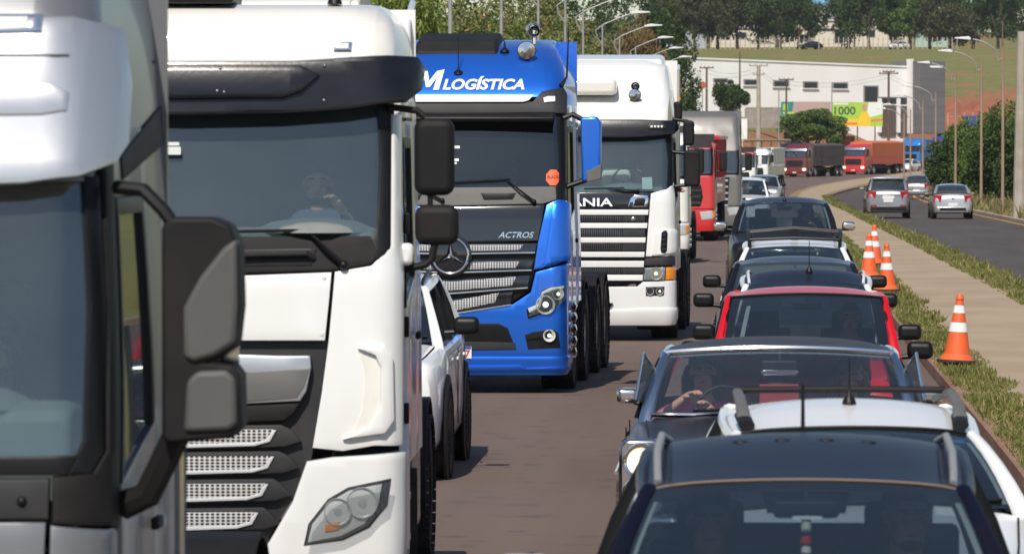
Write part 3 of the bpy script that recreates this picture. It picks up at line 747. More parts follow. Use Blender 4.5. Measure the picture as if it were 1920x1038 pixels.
# ================================================================== blue truck
def truck_blue():
    Y, S, cx = 58.1, 172.0, 845.0
    t = thing('truck', ((cx - VPX) / S, Y, 0), R(-2.2), 'bright blue high-roof truck with white roof lettering and a star on the grille', 'truck', 'lorries queued in the left lane')
    sh = Shell([(.1, .10), (.4, .03), (.9, 0), (1.9, .05), (2.1, .10), (2.25, .13), (2.7, .25), (3.05, .35), (3.25, .42), (3.45, .60), (3.65, .86), (3.80, 1.2), (3.88, 1.65)],
               [(.1, 1.22), (.5, 1.26), (1.4, 1.26), (2.1, 1.24), (3.0, 1.22), (3.4, 1.20), (3.65, 1.12), (3.80, 1.02), (3.88, .92)],
               [(.1, .14), (1.4, .16), (2.1, .14), (3.0, .14), (3.4, .25), (3.88, .35)], .07, 2.3, S, cx)
    T = sh.T
    cab_rest(t, sh, m_blue, 3.87, (2.0, 2.85), .95, (.45, 1.45), m_matt, wrap_y=.3)
    cab_inside(t, sh, 2.22, .58, .5, dash=m_interior)
    sh.panel(t, 'roof_front', m_blue, [(0, 3.87), (5, 3.87), (5, 3.10), (1.21, 3.10), (1.18, 3.25), (.88, 3.24), (.84, 3.235), (0, 3.235)], 0, .04, .004, px=False, full=True)
    # lettering on the roof front
    sh.panel(t, 'lettering', m_white_vinyl, [(770, 168), (779, 132), (790, 132), (795, 151), (808, 132), (822, 129), (815, 168), (804, 168), (809, 145), (797, 163), (790, 163), (785, 145), (780, 168)], .014, .004, 0)
    a0, z0 = T(822, 168); sh.text(t, 'LOGÍSTICA', a0, z0, .15, m_white_vinyl, .90, .012, .034, .18)
    # chrome strip and dark visor band
    sh.panel(t, 'visor_band', m_dgrey, [(0, 3.19), (.86, 3.19), (.96, 3.30), (1.16, 3.34), (1.19, 3.28), (1.20, 3.06), (0, 3.05)], .05, .06, .015, px=False, full=True)
    sh.panel(t, 'chrome_strip', m_satin, [(845, 177), (996, 177), (986, 188), (976, 191), (845, 191)], .075, .03, .006, full=True)
    for mr in (0, -1): sh.panel(t, 'roof_lamp', m_plate, [(1015, 192), (1013, 183), (1022, 180), (1032, 180), (1033, 190)], .065, .03, .006, mir=mr)
    MB().box((0, .25, 3.02), (2.25, .24, .06), (.25, 0, 0)).build('sun_visor', m_black, t, .02)
    sh.panel(t, 'windscreen', m_wsdark, [(845, 205), (1042, 205), (1046, 300), (1046, 346), (1036, 352), (845, 356)], -.012, .006, 0, full=True)
    sh.panel(t, 'windscreen_frame', m_black, [(1040, 205), (1058, 205), (1060, 375), (1040, 375), (1036, 352), (1046, 346), (1046, 300)], .004, .03, .004, mir=2)
    cw = sh.panel(t, 'cowl', m_mirror_grey, [(845, 352), (1040, 350), (1042, 374), (1018, 382), (845, 386)], .006, .04, .006, full=True)
    for sg in (1, -1):
        z = T(0, 368)[1]; sh.panel(cw, 'grab_recess', m_black, [T(*p) for p in [(900, 362), (966, 362), (960, 374), (906, 375)]], .012, .015, .004, px=False, mir=-1 if sg < 0 else 0)
    wiper(t, T(1000, 378), T(950, 338), T(955, 336), T(848, 342), sh); wiper(t, T(828, 376), T(770, 340), T(775, 338), T(690, 342), sh)
    hood = sh.panel(t, 'front_hatch', m_gloss, [(845, 388), (1020, 384), (1016, 410), (1008, 452), (845, 456)], .004, .05, .008, full=True)
    a0, z0 = T(934, 446); sh.text(hood, 'ACTROS', a0, z0, .065, m_chrome, .39, .012, .012, .35)
    # blue corner panels
    for mr in (0, -1):
        c = sh.panel(t, 'corner_panel', m_blue, [T(*p) for p in [(1024, 384), (1045, 374), (1061, 376)]] + [(1.36, 2.10), (1.36, 1.42)] + [T(*p) for p in [(1060, 490), (1030, 500), (1001, 506), (1008, 456), (1018, 410)]], .01, .05, .012, px=False, mir=mr)
        sh.panel(c, 'air_deflector', m_blue, [T(*p) for p in [(1036, 382), (1052, 378), (1061, 380)]] + [(1.34, 2.08), (1.34, 1.46), T(1040, 492), T(1020, 500)], .05, .05, .02, px=False, mir=mr)
        sh.panel(t, 'pillar', m_black, [T(*p) for p in [(1058, 178), (1060, 375)]] + [(1.36, 2.12), (1.40, 3.26)], .002, .04, .006, px=False, mir=mr)
    # grille
    sh.panel(t, 'grille_surround', m_black, [(845, 454), (1010, 454), (1004, 500), (992, 545), (960, 566), (845, 582)], -.03, .05, .004, full=True)
    for (ya, yb, xe, dv) in ((456, 474, 1007, 1), (487, 507, 1001, 3), (516, 540, 994, 9), (546, 572, 962, 16)):
        sl = sh.panel(t, 'grille_slat', m_gloss, [(845, ya + dv), (xe, ya), (xe - 4, yb - 2), (845, yb + dv)], .008, .05, .008, full=True)
        sh.panel(sl, 'grille_mesh', m_mesh, [(845, ya + dv + 3), (xe - 26, ya + 2.5), (xe - 34, yb - 5), (845, yb + dv - 4)], .012, .008, .001, full=True)
        sh.panel(sl, 'chrome_edge', m_chrome, [(845, yb + dv), (xe - 4, yb - 2), (xe - 4, yb + 1), (845, yb + dv + 3)], .02, .03, .003, full=True)
    # star badge
    cz = T(0, 479)[1]; cy = sh.P(0, cz, .05).y
    bd = MB(); bd.lathe([(.001, .0), (.215, .0), (.235, .012), (.235, .05)], 36, (0, cy - .01, cz), 'y'); bd = bd.build('badge', m_gloss, t)
    rg = MB(); rg.tube([(.195 * math.cos(2 * math.pi * k / 36), cy - .022, cz + .195 * math.sin(2 * math.pi * k / 36)) for k in range(37)], .014, 8, cap=False); rg.build('badge_ring', m_chrome, bd)
    st = MB()
    for k in range(3):
        a = R(90 + 120 * k); ca, sa = math.cos(a), math.sin(a); nx_, nz_ = -sa, ca
        st.add([(0 + nx_ * .042 , cy - .012, cz + nz_ * .042), (0 - nx_ * .042, cy - .012, cz - nz_ * .042), (ca * .19, cy - .018, cz + sa * .19), (ca * .02, cy - .055, cz + sa * .02)], [(0, 2, 3), (1, 3, 2), (0, 3, 1)])
    st.build('badge_star', m_chrome, bd, smooth=0)
    # bumper
    bz = [T(*p) for p in [(845, 586), (962, 570), (995, 548), (1004, 510), (1040, 500), (1060, 494)]]
    sh.panel(t, 'bumper', m_blue, bz + [(1.26, T(0, 494)[1]), (1.75, T(0, 496)[1]), (1.75, .40), (1.0, .39), (0, .39)], .008, .06, .02, px=False, full=True)
    lb = sh.panel(t, 'bumper_lip', m_blue, [T(*p) for p in [(845, 668), (1055, 668)]] + [(1.27, .42), (1.75, .42), (1.75, .24), (1.2, .20), (0, .20)], .03, .09, .025, px=False, full=True)
    sh.panel(lb, 'lip_edge', m_blue, [T(*p) for p in [(845, 686), (975, 684), (985, 690), (1058, 686)]] + [(1.27, .29), (1.27, .26), (0, .25)], .055, .06, .02, px=False, full=True)
    sh.panel(t, 'air_intake', m_black, [(845, 606), (935, 606), (952, 614), (968, 655), (845, 657)], .012, .02, .01, full=True)
    sh.panel(t, 'intake_bar', m_dgrey, [(845, 640), (966, 642), (968, 655), (845, 657)], .02, .02, .006, full=True)
    for mr in (0, -1):
        sg = -1 if mr else 1
        hl = sh.panel(t, 'headlamp', m_black, [(987, 580), (1010, 568), (1015, 545), (1032, 538), (1058, 535), (1056, 560), (1040, 580), (990, 598)], .012, .02, .006, mir=mr)
        sh.panel(hl, 'lamp_housing', m_dgrey, [(992, 592), (1008, 576), (1018, 548), (1034, 541), (1056, 538), (1053, 560), (1038, 577)], .016, .012, .004, mir=mr)
        sh.panel(hl, 'light_strip', m_satin, [(990, 578), (1009, 570), (1016, 547), (1033, 539), (1055, 536), (1054, 541), (1034, 545), (1020, 551), (1013, 576), (993, 586)], .024, .012, .004, mir=mr)
        for p, rr, gl in (((1023, 571), .10, m_lamp_white), ((1045, 551), .06, m_lamp_white)):
            a, z = T(*p); lamp_bowl(hl, sh.P(sg * a, z, .03), rr, 'reflector_bowl', depth=.03, glow=gl)
        sh.panel(hl, 'lens', m_lens, [(989, 594), (1008, 570), (1016, 546), (1033, 538), (1057, 536), (1054, 560), (1039, 579)], .055, .004, 0, mir=mr)
        fg = sh.panel(t, 'fog_lamp_recess', m_matt, [(984, 628), (1000, 622), (1038, 617), (1046, 624), (1050, 652), (990, 655)], .014, .02, .006, mir=mr)
        sh.panel(fg, 'recess_bar', m_black, [(988, 633), (1016, 630), (1018, 635), (990, 638)], .02, .01, .002, mir=mr)
        a, z = T(1030, 629); lamp_bowl(fg, sh.P(sg * a, z, .03), .065, 'fog_lamp', depth=.02, glow=m_lamp_white)
    # plate
    z0 = T(0, 672)[1]; y = sh.P(.02, z0 + .065, .03).y
    pl = MB().box((.03, y, z0 + .065), (.40, .012, .13)).build('number_plate', m_plate, t)
    MB().box((.03, y - .007, z0 + .115), (.39, .004, .028)).build('plate_band', m_platebl, pl)
    tm = text_mesh('57', .11, .002, .002); tm.transform(Matrix.Translation((.03 + .07, y - .008, z0 + .015)) @ Matrix.Rotation(R(90), 4, 'X')); link('plate_number', tm, m_platechar, pl)
    # mirrors
    for sg in (1, -1):
        x0, za = T(1084, 218); x1, zb = T(1123, 343); y = .35
        o = [(sg * x0, za - .01), (sg * (x1 - .05), za), (sg * x1, za - .06), (sg * x1, zb + .05), (sg * (x0 + .02), zb)]
        mm = slab(t, 'mirror', m_blue, o, y, y + .2, .03, 4)
        slab(mm, 'mirror_corner', m_mirror_grey, [(sg * T(1096, 0)[0], T(0, 322)[1]), (sg * T(1124, 0)[0], T(0, 308)[1]), (sg * T(1124, 0)[0], T(0, 336)[1]), (sg * T(1097, 0)[0], T(0, 342)[1])], y - .012, y + .12, .008)
        MB().prism([(sg * (x0 + .02), za - .04), (sg * (x1 - .02), za - .06), (sg * (x1 - .02), zb + .07), (sg * (x0 + .03), zb + .04)], 'y', y + .201, y + .205).build('mirror_glass', m_chrome, mm)
        MB().tube([(sg * 1.20, .42, za - .02), (sg * 1.3, .44, za + .02), (sg * (x0 + .05), .44, za - .05)], .03, 8).build('mirror_arm', m_black, t); MB().tube([(sg * 1.22, .42, zb - .05), (sg * 1.3, .44, zb - .02), (sg * (x0 + .06), .44, zb + .03)], .03, 8).build('mirror_arm', m_black, t)
    # roof: hatch lid, horns, antennas
    hb = MB(); hb.loft([[(-.52, y, z0), (-.48, y, z1), (.40, y, z1), (.46, y, z0)] for y, z0, z1 in ((1.0, 3.66, 3.74), (1.12, 3.68, 3.86), (1.75, 3.80, 3.96), (1.85, 3.82, 3.92))]); h = hb.build('roof_hatch', m_matt, t, .02)
    hn = MB(); hn.lathe([(.105, 0), (.10, .015), (.06, .07), (.035, .16), (.022, .45), (.0, .46)], 20, (.76, .85, 3.755), 'y'); hn.lathe([(.098, .004), (.05, .06), (.001, .12)], 20, (.76, .85, 3.755), 'y'); hn.tube([(.76, 1.05, 3.755), (.76, 1.05, 3.62)], .02, 6)
    hn = hn.build('air_horn', m_chrome, t)
    h2 = MB(); h2.lathe([(.085, 0), (.08, .015), (.045, .07), (.02, .4), (0, .41)], 18, (.79, 1.35, 3.99), 'y'); h2.tube([(.79, 1.5, 3.99), (.79, 1.5, 3.80)], .02, 6); h2.build('air_horn', m_chrome, t)
    an = MB(); an.lathe([(.055, 0), (.05, .03), (.016, .05), (.006, .08), (.004, .42)], 10, (.02, .67, 3.49)); an.build('antenna', m_black, t)
    an = MB(); an.lathe([(.055, 0), (.05, .02), (.014, .05), (.006, .12)], 10, (.50, 1.05, 3.74)); an.build('antenna', m_black, t)
    an = MB(); an.tube([(1.16, .62, 3.36), (1.22, .66, 3.46), (1.24, .72, 4.05)], [.03, .012, .005], 8); an.build('antenna', m_black, t)
    rd = MB(); rd.loft([[(-1.0, y, 3.6), (-1.0, y, z), (1.0, y, z), (1.0, y, 3.6)] for y, z in ((1.75, 3.84), (2.3, 3.90))]); rd.build('roof_deflector', m_blue, t, .06, 3)
    # stickers inside the glass
    q = T(1035, 333); s0 = sh.P(*q, -.03); k = MB(); pts = []
    for i in range(16):
        a = 2 * math.pi * i / 16; rr = .075 + (.008 if i % 2 else 0); pts.append((q[0] + rr * math.cos(a), q[1] + rr * 1.12 * math.sin(a)))
    stk = sh.panel(t, 'sticker', mat('orange sticker', (.85, .12, .03), .5), pts, -.004, .003, 0, px=False)
    sh.text(stk, 'BLACK', q[0] - .062, q[1] - .012, .035, m_black, .124, -.002, .01)
    for (px_, py_, w_, h_) in ((851, 276, 14, 5), (851, 300, 12, 5), (849, 306, 8, 4)):
        a, z = T(px_, py_); sh.panel(t, 'windscreen_sticker', m_sticker, [(a - w_ / S / 2, z + h_ / S / 2), (a + w_ / S / 2, z + h_ / S / 2), (a + w_ / S / 2, z - h_ / S / 2), (a - w_ / S / 2, z - h_ / S / 2)], -.004, .003, 0, px=False)
    chassis(t, 7.6, [(1.45, False), (3.35, False), (5.3, True), (6.65, True)], 1.24, .52, chrome=True)
    for sg in (1, -1):
        ck = MB()
        for k in range(5): ck.lathe([(.001, -.06), (.085, -.055), (.10, 0), (.085, .055), (.001, .06)], 14, (sg * 1.22, .92, .42 + k * .13))
        ck.build('chrome_step_stack', m_chrome, t)
    # trailer body behind the cab
    return t, sh
TB, SHB = truck_blue()
# ================================================================== white truck with horizontal white grille bars
def truck_white_bars():
    Y, S, cx = 72.5, 138.0, 1090.0
    t = thing('truck', ((cx - VPX) / S, Y, 0), R(-1.2), 'white truck with horizontal white grille bars, black visor and a roof horn', 'truck', 'lorries queued in the left lane')
    sh = Shell([(.1, .10), (.4, .02), (.9, 0), (1.9, .03), (2.06, .06), (2.4, .17), (2.75, .28), (3.0, .34), (3.15, .42), (3.30, .70), (3.5, .95), (3.75, 1.2), (3.85, 1.5)],
               [(.1, 1.24), (.5, 1.27), (1.9, 1.26), (2.1, 1.24), (2.8, 1.22), (3.1, 1.19), (3.4, 1.16), (3.75, 1.10), (3.85, 1.0)],
               [(.1, .16), (1.9, .18), (2.1, .15), (3.0, .16), (3.4, .25), (3.85, .35)], .07, 2.25, S, cx)
    T = sh.T
    cab_rest(t, sh, m_white, 3.84, (1.95, 2.70), .95, (.45, 1.45), m_white, wrap_y=.3, topm=m_white)
    cab_inside(t, sh, 2.10, .60, .5)
    sh.panel(t, 'roof_front', m_white, [(0, 3.84), (5, 3.84), (5, 3.0), (0, 3.0)], 0, .04, .004, px=False, full=True)
    ab = MB(); ab.box((-.05, .72, 3.46), (1.0, .5, .22)); ab.build('roof_box', m_cream, t, .06, 3)
    sh.panel(t, 'windscreen', m_ws, [(1090, 245), (1246, 245), (1252, 300), (1250, 352), (1240, 358), (1090, 361)], -.012, .006, 0, full=True)
    sh.panel(t, 'windscreen_frame', m_black, [(1244, 240), (1259, 240), (1262, 345), (1250, 362), (1240, 358), (1250, 352), (1252, 300)], .004, .03, .004, mir=2)
    v = sh.panel(t, 'sun_visor', m_smoke, [(1090, 224), (1200, 224), (1254, 226), (1258, 240), (1252, 252), (1200, 257), (1090, 258)], .12, .03, .02, full=True)
    for mr in (0, -1):
        l = sh.panel(v, 'visor_lamp_bar', m_black, [(1213, 233), (1244, 233), (1244, 242), (1213, 242)], .135, .02, .005, mir=mr)
        for k in range(4):
            a, z = T(1219 + 6.2 * k, 237.5); MB().ball(sh.P((-1 if mr else 1) * a, z, .137), .018, 10, 6, sc=(1, .5, 1)).build('visor_lamp', m_plate, l)
    wiper(t, T(1195, 358), T(1150, 353), T(1170, 352), T(1095, 354), sh); wiper(t, T(1080, 360), T(1010, 354), T(1050, 353), T(970, 355), sh)
    nb = sh.panel(t, 'name_panel', m_gloss, [(1090, 361), (1218, 361), (1216, 392), (1090, 393)], .004, .05, .01, full=True)
    a1, z0 = T(1149, 387); sh.text(nb, 'SCANIA', -a1, z0, .115, m_white_vinyl, 2 * a1, .012, .018)
    for mr in (0, -1):
        e = sh.panel(nb, 'badge_frame', m_chrome, [(1177, 389), (1182, 372), (1190, 366), (1214, 366), (1216, 372), (1213, 388)], .02, .02, .008, mir=mr)
        sh.panel(e, 'badge_inset', m_black, [(1188, 386), (1190, 375), (1195, 371), (1208, 371), (1210, 376), (1207, 386)], .024, .01, .004, mir=mr)
    sh.panel(t, 'grille_surround', m_black, [(1090, 393), (1216, 393), (1206, 532), (1090, 536)], -.03, .05, .004, full=True)
    for k, (ya, yb, xe) in enumerate(((393, 403, 1216), (418, 428, 1214), (445, 455, 1211), (472, 482, 1209), (489, 501, 1208), (515, 526, 1206))):
        sh.panel(t, 'grille_bar', m_white, [(1090, ya), (xe, ya), (xe - 1, yb), (1090, yb)], .02, .05, .008, full=True)
    for (ya, yb, xe) in ((405, 416, 1166), (430, 443, 1166), (457, 470, 1166), (503, 513, 1166)):
        sh.panel(t, 'grille_mesh', m_meshdk, [(1090, ya), (xe, ya), (xe, yb), (1090, yb)], .004, .03, .002, full=True)
        sh.panel(t, 'grille_blank', m_dgrey, [(xe + 1, ya), (1210, ya), (1209, yb), (xe + 1, yb)], .006, .03, .003, mir=2)
    for sg in (1,):
        a, z = T(1187, 410); MB().ball(sh.P(a, z, .02), .03, 10, 6, sc=(1.1, .4, 1)).build('small_badge', m_alu, t)
    for mr in (0, -1):
        sg = -1 if mr else 1
        c = sh.panel(t, 'corner_panel', m_white, [T(*p) for p in [(1220, 363), (1250, 354), (1264, 342)]] + [(1.35, T(0, 342)[1]), (1.35, T(0, 476)[1])] + [T(*p) for p in [(1262, 478), (1250, 481), (1211, 481)]], .008, .05, .014, px=False, mir=mr)
        sh.panel(c, 'corner_blister', m_white, [T(*p) for p in [(1228, 432), (1262, 430)]] + [(1.33, T(0, 432)[1]), (1.33, T(0, 472)[1])] + [T(*p) for p in [(1240, 478), (1222, 479)]], .035, .04, .02, px=False, mir=mr)
        vt = sh.panel(c, 'vent', m_black, [(1240, 437), (1244, 432), (1248, 432), (1250, 437), (1249, 470), (1246, 475), (1240, 474), (1238, 468)], .04, .02, .004, mir=mr)
        for k in range(4): a, z = T(1244, 440 + 9 * k); MB().box(sh.P(sg * a, z, .042), (.06, .012, .015)).build('vent_fin', m_dgrey, vt)
        sh.panel(t, 'lamp_ledge', m_dgrey, [T(*p) for p in [(1210, 484), (1262, 481)]] + [(1.34, T(0, 482)[1]), (1.34, T(0, 498)[1]), T(1209, 498)], .0, .05, .01, px=False, mir=mr)
        hl = sh.panel(t, 'headlamp', m_reflector, [(1208, 502), (1247, 501), (1246, 525), (1207, 525)], .004, .03, .008, mir=mr)
        a, z = T(1230, 513); lamp_bowl(hl, sh.P(sg * a, z, .02), .085, 'reflector_bowl', depth=.03, glow=m_lamp_on)
        sh.panel(hl, 'lens', m_lens, [(1208, 502), (1247, 501), (1246, 525), (1207, 525)], .03, .004, 0, mir=mr)
        sh.panel(hl, 'turn_signal', m_orange, [T(*p) for p in [(1249, 501)]] + [(1.25, T(0, 501)[1]), (1.30, T(0, 503)[1]), (1.30, T(0, 523)[1]), T(1248, 525)], .012, .03, .006, px=False, mir=mr)
    bp = sh.panel(t, 'bumper', m_white, [T(*p) for p in [(1090, 538), (1195, 537), (1206, 528), (1262, 526)]] + [(1.27, T(0, 526)[1]), (1.6, T(0, 528)[1]), (1.6, .42), (0, .42)], .010, .08, .015, px=False, full=True)
    sh.panel(t, 'bumper_step', m_white, [(0, .42), (.9, .46), (1.27, .46), (1.7, .46), (1.7, .26), (1.2, .21), (0, .21)], .03, .10, .03, px=False, full=True)
    sh.panel(bp, 'lower_opening', m_black, [(1090, 568), (1150, 568), (1145, 576), (1110, 584), (1090, 584)], .045, .02, .004, full=True)
    for mr in (0, -1):
        sg = -1 if mr else 1
        fg = sh.panel(bp, 'fog_lamp_recess', m_dgrey, [(1211, 538), (1246, 537), (1245, 554), (1211, 555)], .014, .02, .004, mir=mr)
        for p, gl in (((1219, 546), None), ((1237, 546), m_lamp_on)):
            a, z = T(*p); lamp_bowl(fg, sh.P(sg * a, z, .022), .05, 'fog_lamp', depth=.02, glow=gl)
    for sg in (1, -1):
        for (pa, pb, ya, yb, nm) in ((1279, 1300, 226, 273, 'mirror'), (1281, 1311, 282, 350, 'wide_angle_mirror')):
            x0, za = T(pa, ya); x1, zb = T(pb, yb)
            mm = slab(t, nm, m_matt, rrect(sg * (x0 + x1) / 2, (za + zb) / 2, x1 - x0, za - zb, .05), .35, .5, .03, 3)
            MB().prism(rrect(sg * (x0 + x1) / 2, (za + zb) / 2, (x1 - x0) * .84, (za - zb) * .86, .04), 'y', .501, .505).build('mirror_glass', m_chrome, mm)
        for za, zb in ((T(0, 223)[1], T(0, 232)[1]), (T(0, 285)[1], T(0, 290)[1]), (T(0, 350)[1], T(0, 345)[1])):
            MB().tube([(sg * 1.22, .42, za), (sg * 1.42, .42, (za + zb) / 2), (sg * 1.47, .42, zb)], .025, 8).build('mirror_arm', m_black, t)
        # kerb mirror on the roof corner
        slab(t, 'kerb_mirror', m_matt, rrect(sg * 1.30, T(0, 207)[1], .11, .24, .03), .40, .52, .03)
    hn = MB(); hn.lathe([(.085, 0), (.08, .015), (.045, .07), (.025, .16), (.018, .45), (0, .46)], 18, (.70, .62, 3.35), 'y'); hn.lathe([(.078, .004), (.04, .06), (.001, .1)], 18, (.70, .62, 3.35), 'y'); hn.tube([(.70, .8, 3.35), (.70, .8, 3.2)], .02, 6); hn.build('air_horn', m_chrome, t)
    hn = MB(); hn.lathe([(.06, 0), (.055, .015), (.03, .07), (.018, .35), (0, .36)], 18, (.70, .75, 3.47), 'y'); hn.tube([(.70, .9, 3.47), (.70, .9, 3.3)], .02, 6); hn.build('air_horn', m_chrome, t)
    rd = MB(); rd.loft([[(-1.05, y, 3.7), (-1.05, y, z), (1.05, y, z), (1.05, y, 3.7)] for y, z in ((1.5, 3.85), (2.3, 3.93))]); rd.build('roof_deflector', m_white, t, .08, 3)
    for sg in (1, -1):
        f = MB(); f.prism([(2.26, 1.0), (2.8, 1.0), (2.8, 3.8), (2.26, 3.7)], 'x', sg * 1.20, sg * 1.24); f.build('side_fairing', m_white, t, .02)
        MB().prism(rrect(T(1268, 0)[0] * sg + sg * .02, T(0, 150)[1] - .25, .04, .03, .01), 'y', .5, .54).build('side_lamp', m_orange, t)
    chassis(t, 7.0, [(1.42, False), (4.6, True), (5.95, True)], 1.24)
    return t, sh
TS, SHS = truck_white_bars()

# ================================================================== grey truck in the near left corner
m_mcov = mat('grey mirror cover plastic', (.085, .084, .081), .6, var=.12, scale=3, bump=.12, bscale=250)
def truck_grey_near():
    S = 570.0; Y = FPX / S; cx = -526.0
    t = thing('truck', ((cx - VPX) / S, Y, 0), 0, 'grey metallic truck cropped by the left edge, with a large two-tone mirror', 'truck', 'lorries queued in the left lane')
    sh = Shell([(.1, .10), (.5, .02), (1.2, 0), (1.75, .04), (2.1, .11), (2.7, .27), (2.8, .30), (3.2, .40), (3.4, .50), (3.6, .75), (3.7, 1.1)],
               [(.1, 1.23), (.6, 1.25), (1.8, 1.25), (2.8, 1.20), (3.3, 1.16), (3.6, 1.08), (3.7, 1.0)],
               [(.1, .18), (1.8, .20), (2.8, .18), (3.4, .25), (3.7, .35)], .08, 2.25, S, cx)
    T = sh.T
    cab_rest(t, sh, m_grey, 3.69, (1.85, 2.60), .85, (.50, 1.48), m_grey, wrap_y=.3, pillar=m_matt)
    cab_inside(t, sh, 1.98, .62, .5)
    sh.panel(t, 'roof_front', m_grey, [(0, 3.69), (5, 3.69), (5, 2.72), (0, 2.72)], 0, .04, .004, px=False, full=True)
    vis = [(0, 3.28), (1.05, 3.28), (1.16, 3.24), (1.185, 3.05), (1.19, 2.85), (1.17, 2.78), (1.10, 2.735), (.95, 2.712), (0, 2.68)]
    v = sh.panel(t, 'roof_fairing', m_silver, vis, .12, .14, .03, px=False, full=True)
    sh.panel(v, 'fairing_lip', m_silver, [(0, 3.03), (1.02, 3.05), (1.06, 3.02), (1.06, 2.96), (1.0, 2.945), (0, 2.93)], .128, .02, .008, px=False, full=True)
    sh.panel(v, 'fairing_groove', m_dgrey, [(0, 3.148), (1.05, 3.148), (1.05, 3.140), (0, 3.140)], .122, .01, .001, px=False, full=True)
    for mr in (0, -1):
        l = sh.panel(t, 'marker_lamp', m_chrome, [(.83, 3.285), (.98, 3.285), (.985, 3.225), (.83, 3.22)], .135, .03, .015, px=False, mir=mr)
        sh.panel(l, 'lamp_lens', m_plate, [(.84, 3.275), (.95, 3.275), (.95, 3.235), (.84, 3.23)], .142, .01, .006, px=False, mir=mr)
    sh.panel(t, 'windscreen', m_ws, [(0, 2.74), (1.16, 2.74), (1.19, 2.3), (1.185, 1.85), (1.16, 1.80), (0, 1.79)], -.015, .006, 0, px=False, full=True)
    sh.panel(t, 'windscreen_frame', m_black, [(1.14, 2.74), (1.185, 2.74), (1.22, 2.3), (1.23, 1.82), (1.19, 1.75), (0, 1.745), (0, 1.80), (1.15, 1.81), (1.175, 1.86), (1.18, 2.3)][:5] + [(1.19, 1.75), (1.12, 1.745), (1.15, 1.81), (1.175, 1.86), (1.178, 2.3)], .003, .03, .006, px=False, mir=2)
    sh.panel(t, 'windscreen_sill', m_black, [(0, 1.80), (1.15, 1.81), (1.12, 1.745), (0, 1.742)], .003, .03, .006, px=False, full=True)
    for mr in (0, -1):
        sh.panel(t, 'pillar_trim', m_matt, [(1.19, 2.80), (1.21, 2.8), (1.32, 2.8), (1.36, 2.0), (1.36, 1.55), (1.24, 1.57), (1.07, 1.585), (1.07, 1.74), (1.20, 1.75), (1.236, 1.82), (1.226, 2.3)], .010, .05, .012, px=False, mir=mr)
    c = sh.panel(t, 'cowl', m_dgrey, [(0, 1.73), (1.06, 1.735), (1.06, 1.60), (0, 1.60)], .008, .05, .012, px=False, full=True)
    for x in (-.97, .97): MB().ball(sh.P(x, 1.66, .008), .018, 10, 6).build('nozzle', m_black, c)
    sh.panel(t, 'front_hatch', m_grey, [(0, 1.59), (1.05, 1.59), (1.03, 1.05), (0, 1.05)], .004, .05, .008, px=False, full=True)
    for mr in (0, -1): sh.panel(t, 'corner_panel', m_grey, [(1.065, 1.58), (1.24, 1.56), (1.36, 1.54), (1.36, 1.0), (1.05, 1.0)], .004, .05, .010, px=False, mir=mr)
    sh.panel(t, 'bumper', m_grey, [(0, 1.04), (1.05, .99), (1.6, .98), (1.6, .25), (0, .25)], .02, .08, .02, px=False, full=True)
    for mr in (0, -1): sh.panel(t, 'headlamp', m_lens, [(.85, .95), (1.2, .93), (1.18, .75), (.8, .70)], .04, .03, .01, px=False, mir=mr)
    for sg in (1, -1):
        x0, x1 = 1.415, 1.685; y = .28
        out = [(sg * a, z) for a, z in ((x0, 1.86), (x0 + .02, 1.84), (x1 - .03, 1.86), (x1, 1.90), (x1 - .005, 2.07), (x1 - .03, 2.105), (x1 - .10, 2.115), (x1 - .02, 2.17), (x1 - .005, 2.3), (x1 - .01, 2.50), (x1 - .04, 2.575), (x1 - .10, 2.60), (x0 + .03, 2.60), (x0, 2.57))]
        mm = slab(t, 'mirror', m_matt, out, y, y + .22, .025, 3)
        cov = [(sg * a, z) for a, z in ((x0 + .075, 1.88), (x1 - .04, 1.885), (x1 - .015, 1.91), (x1 - .02, 2.06), (x1 - .05, 2.09), (x0 + .12, 2.085), (x0 + .085, 2.05))]
        slab(mm, 'mirror_cover', m_mcov, cov, y - .02, y + .1, .018, 3)
        cov = [(sg * a, z) for a, z in ((x0 + .075, 2.13), (x0 + .11, 2.115), (x1 - .09, 2.135), (x1 - .02, 2.18), (x1 - .012, 2.3), (x1 - .015, 2.53), (x1 - .06, 2.50), (x0 + .13, 2.40), (x0 + .075, 2.30))]
        slab(mm, 'mirror_cover', m_mcov, cov, y - .02, y + .1, .018, 3)
        MB().prism([(sg * a, z) for a, z in ((x0 + .02, 1.9), (x1 - .03, 1.9), (x1 - .03, 2.55), (x0 + .02, 2.55))], 'y', y + .221, y + .226).build('mirror_glass', m_chrome, mm)
        MB().tube([(sg * 1.24, .45, 2.70), (sg * 1.34, .42, 2.69), (sg * 1.41, .40, 2.62), (sg * 1.46, .40, 2.55)], .035, 8, flat=.7).build('mirror_arm', m_matt, t)
        MB().tube([(sg * 1.26, .45, 1.62), (sg * 1.35, .42, 1.66), (sg * 1.45, .40, 1.86)], .05, 8).build('mirror_arm', m_matt, t)
        MB().tube([(sg * 1.33, 1.62, .9), (sg * 1.33, 1.62, 2.2)], .022, 8).build('grab_rail', m_chrome, t)
        ck = MB(); [ck.lathe([(.001, -.05), (.05, -.045), (.06, 0), (.05, .045), (.001, .05)], 12, (sg * 1.30, 1.5, .95 + .11 * k)) for k in range(4)]; ck.build('chrome_step_stack', m_chrome, t)
        # dark wave decal along the door top
        sh.sidep(t, 'side_stripe', m_matt, [(.9, 2.72), (2.2, 2.84), (2.2, 2.98), (.9, 2.80)], .008, .01, .001, (sg,))
    chassis(t, 6.6, [(1.42, False), (4.55, True), (5.85, True)], 1.22)
    return t, sh
TG, SHG = truck_grey_near()

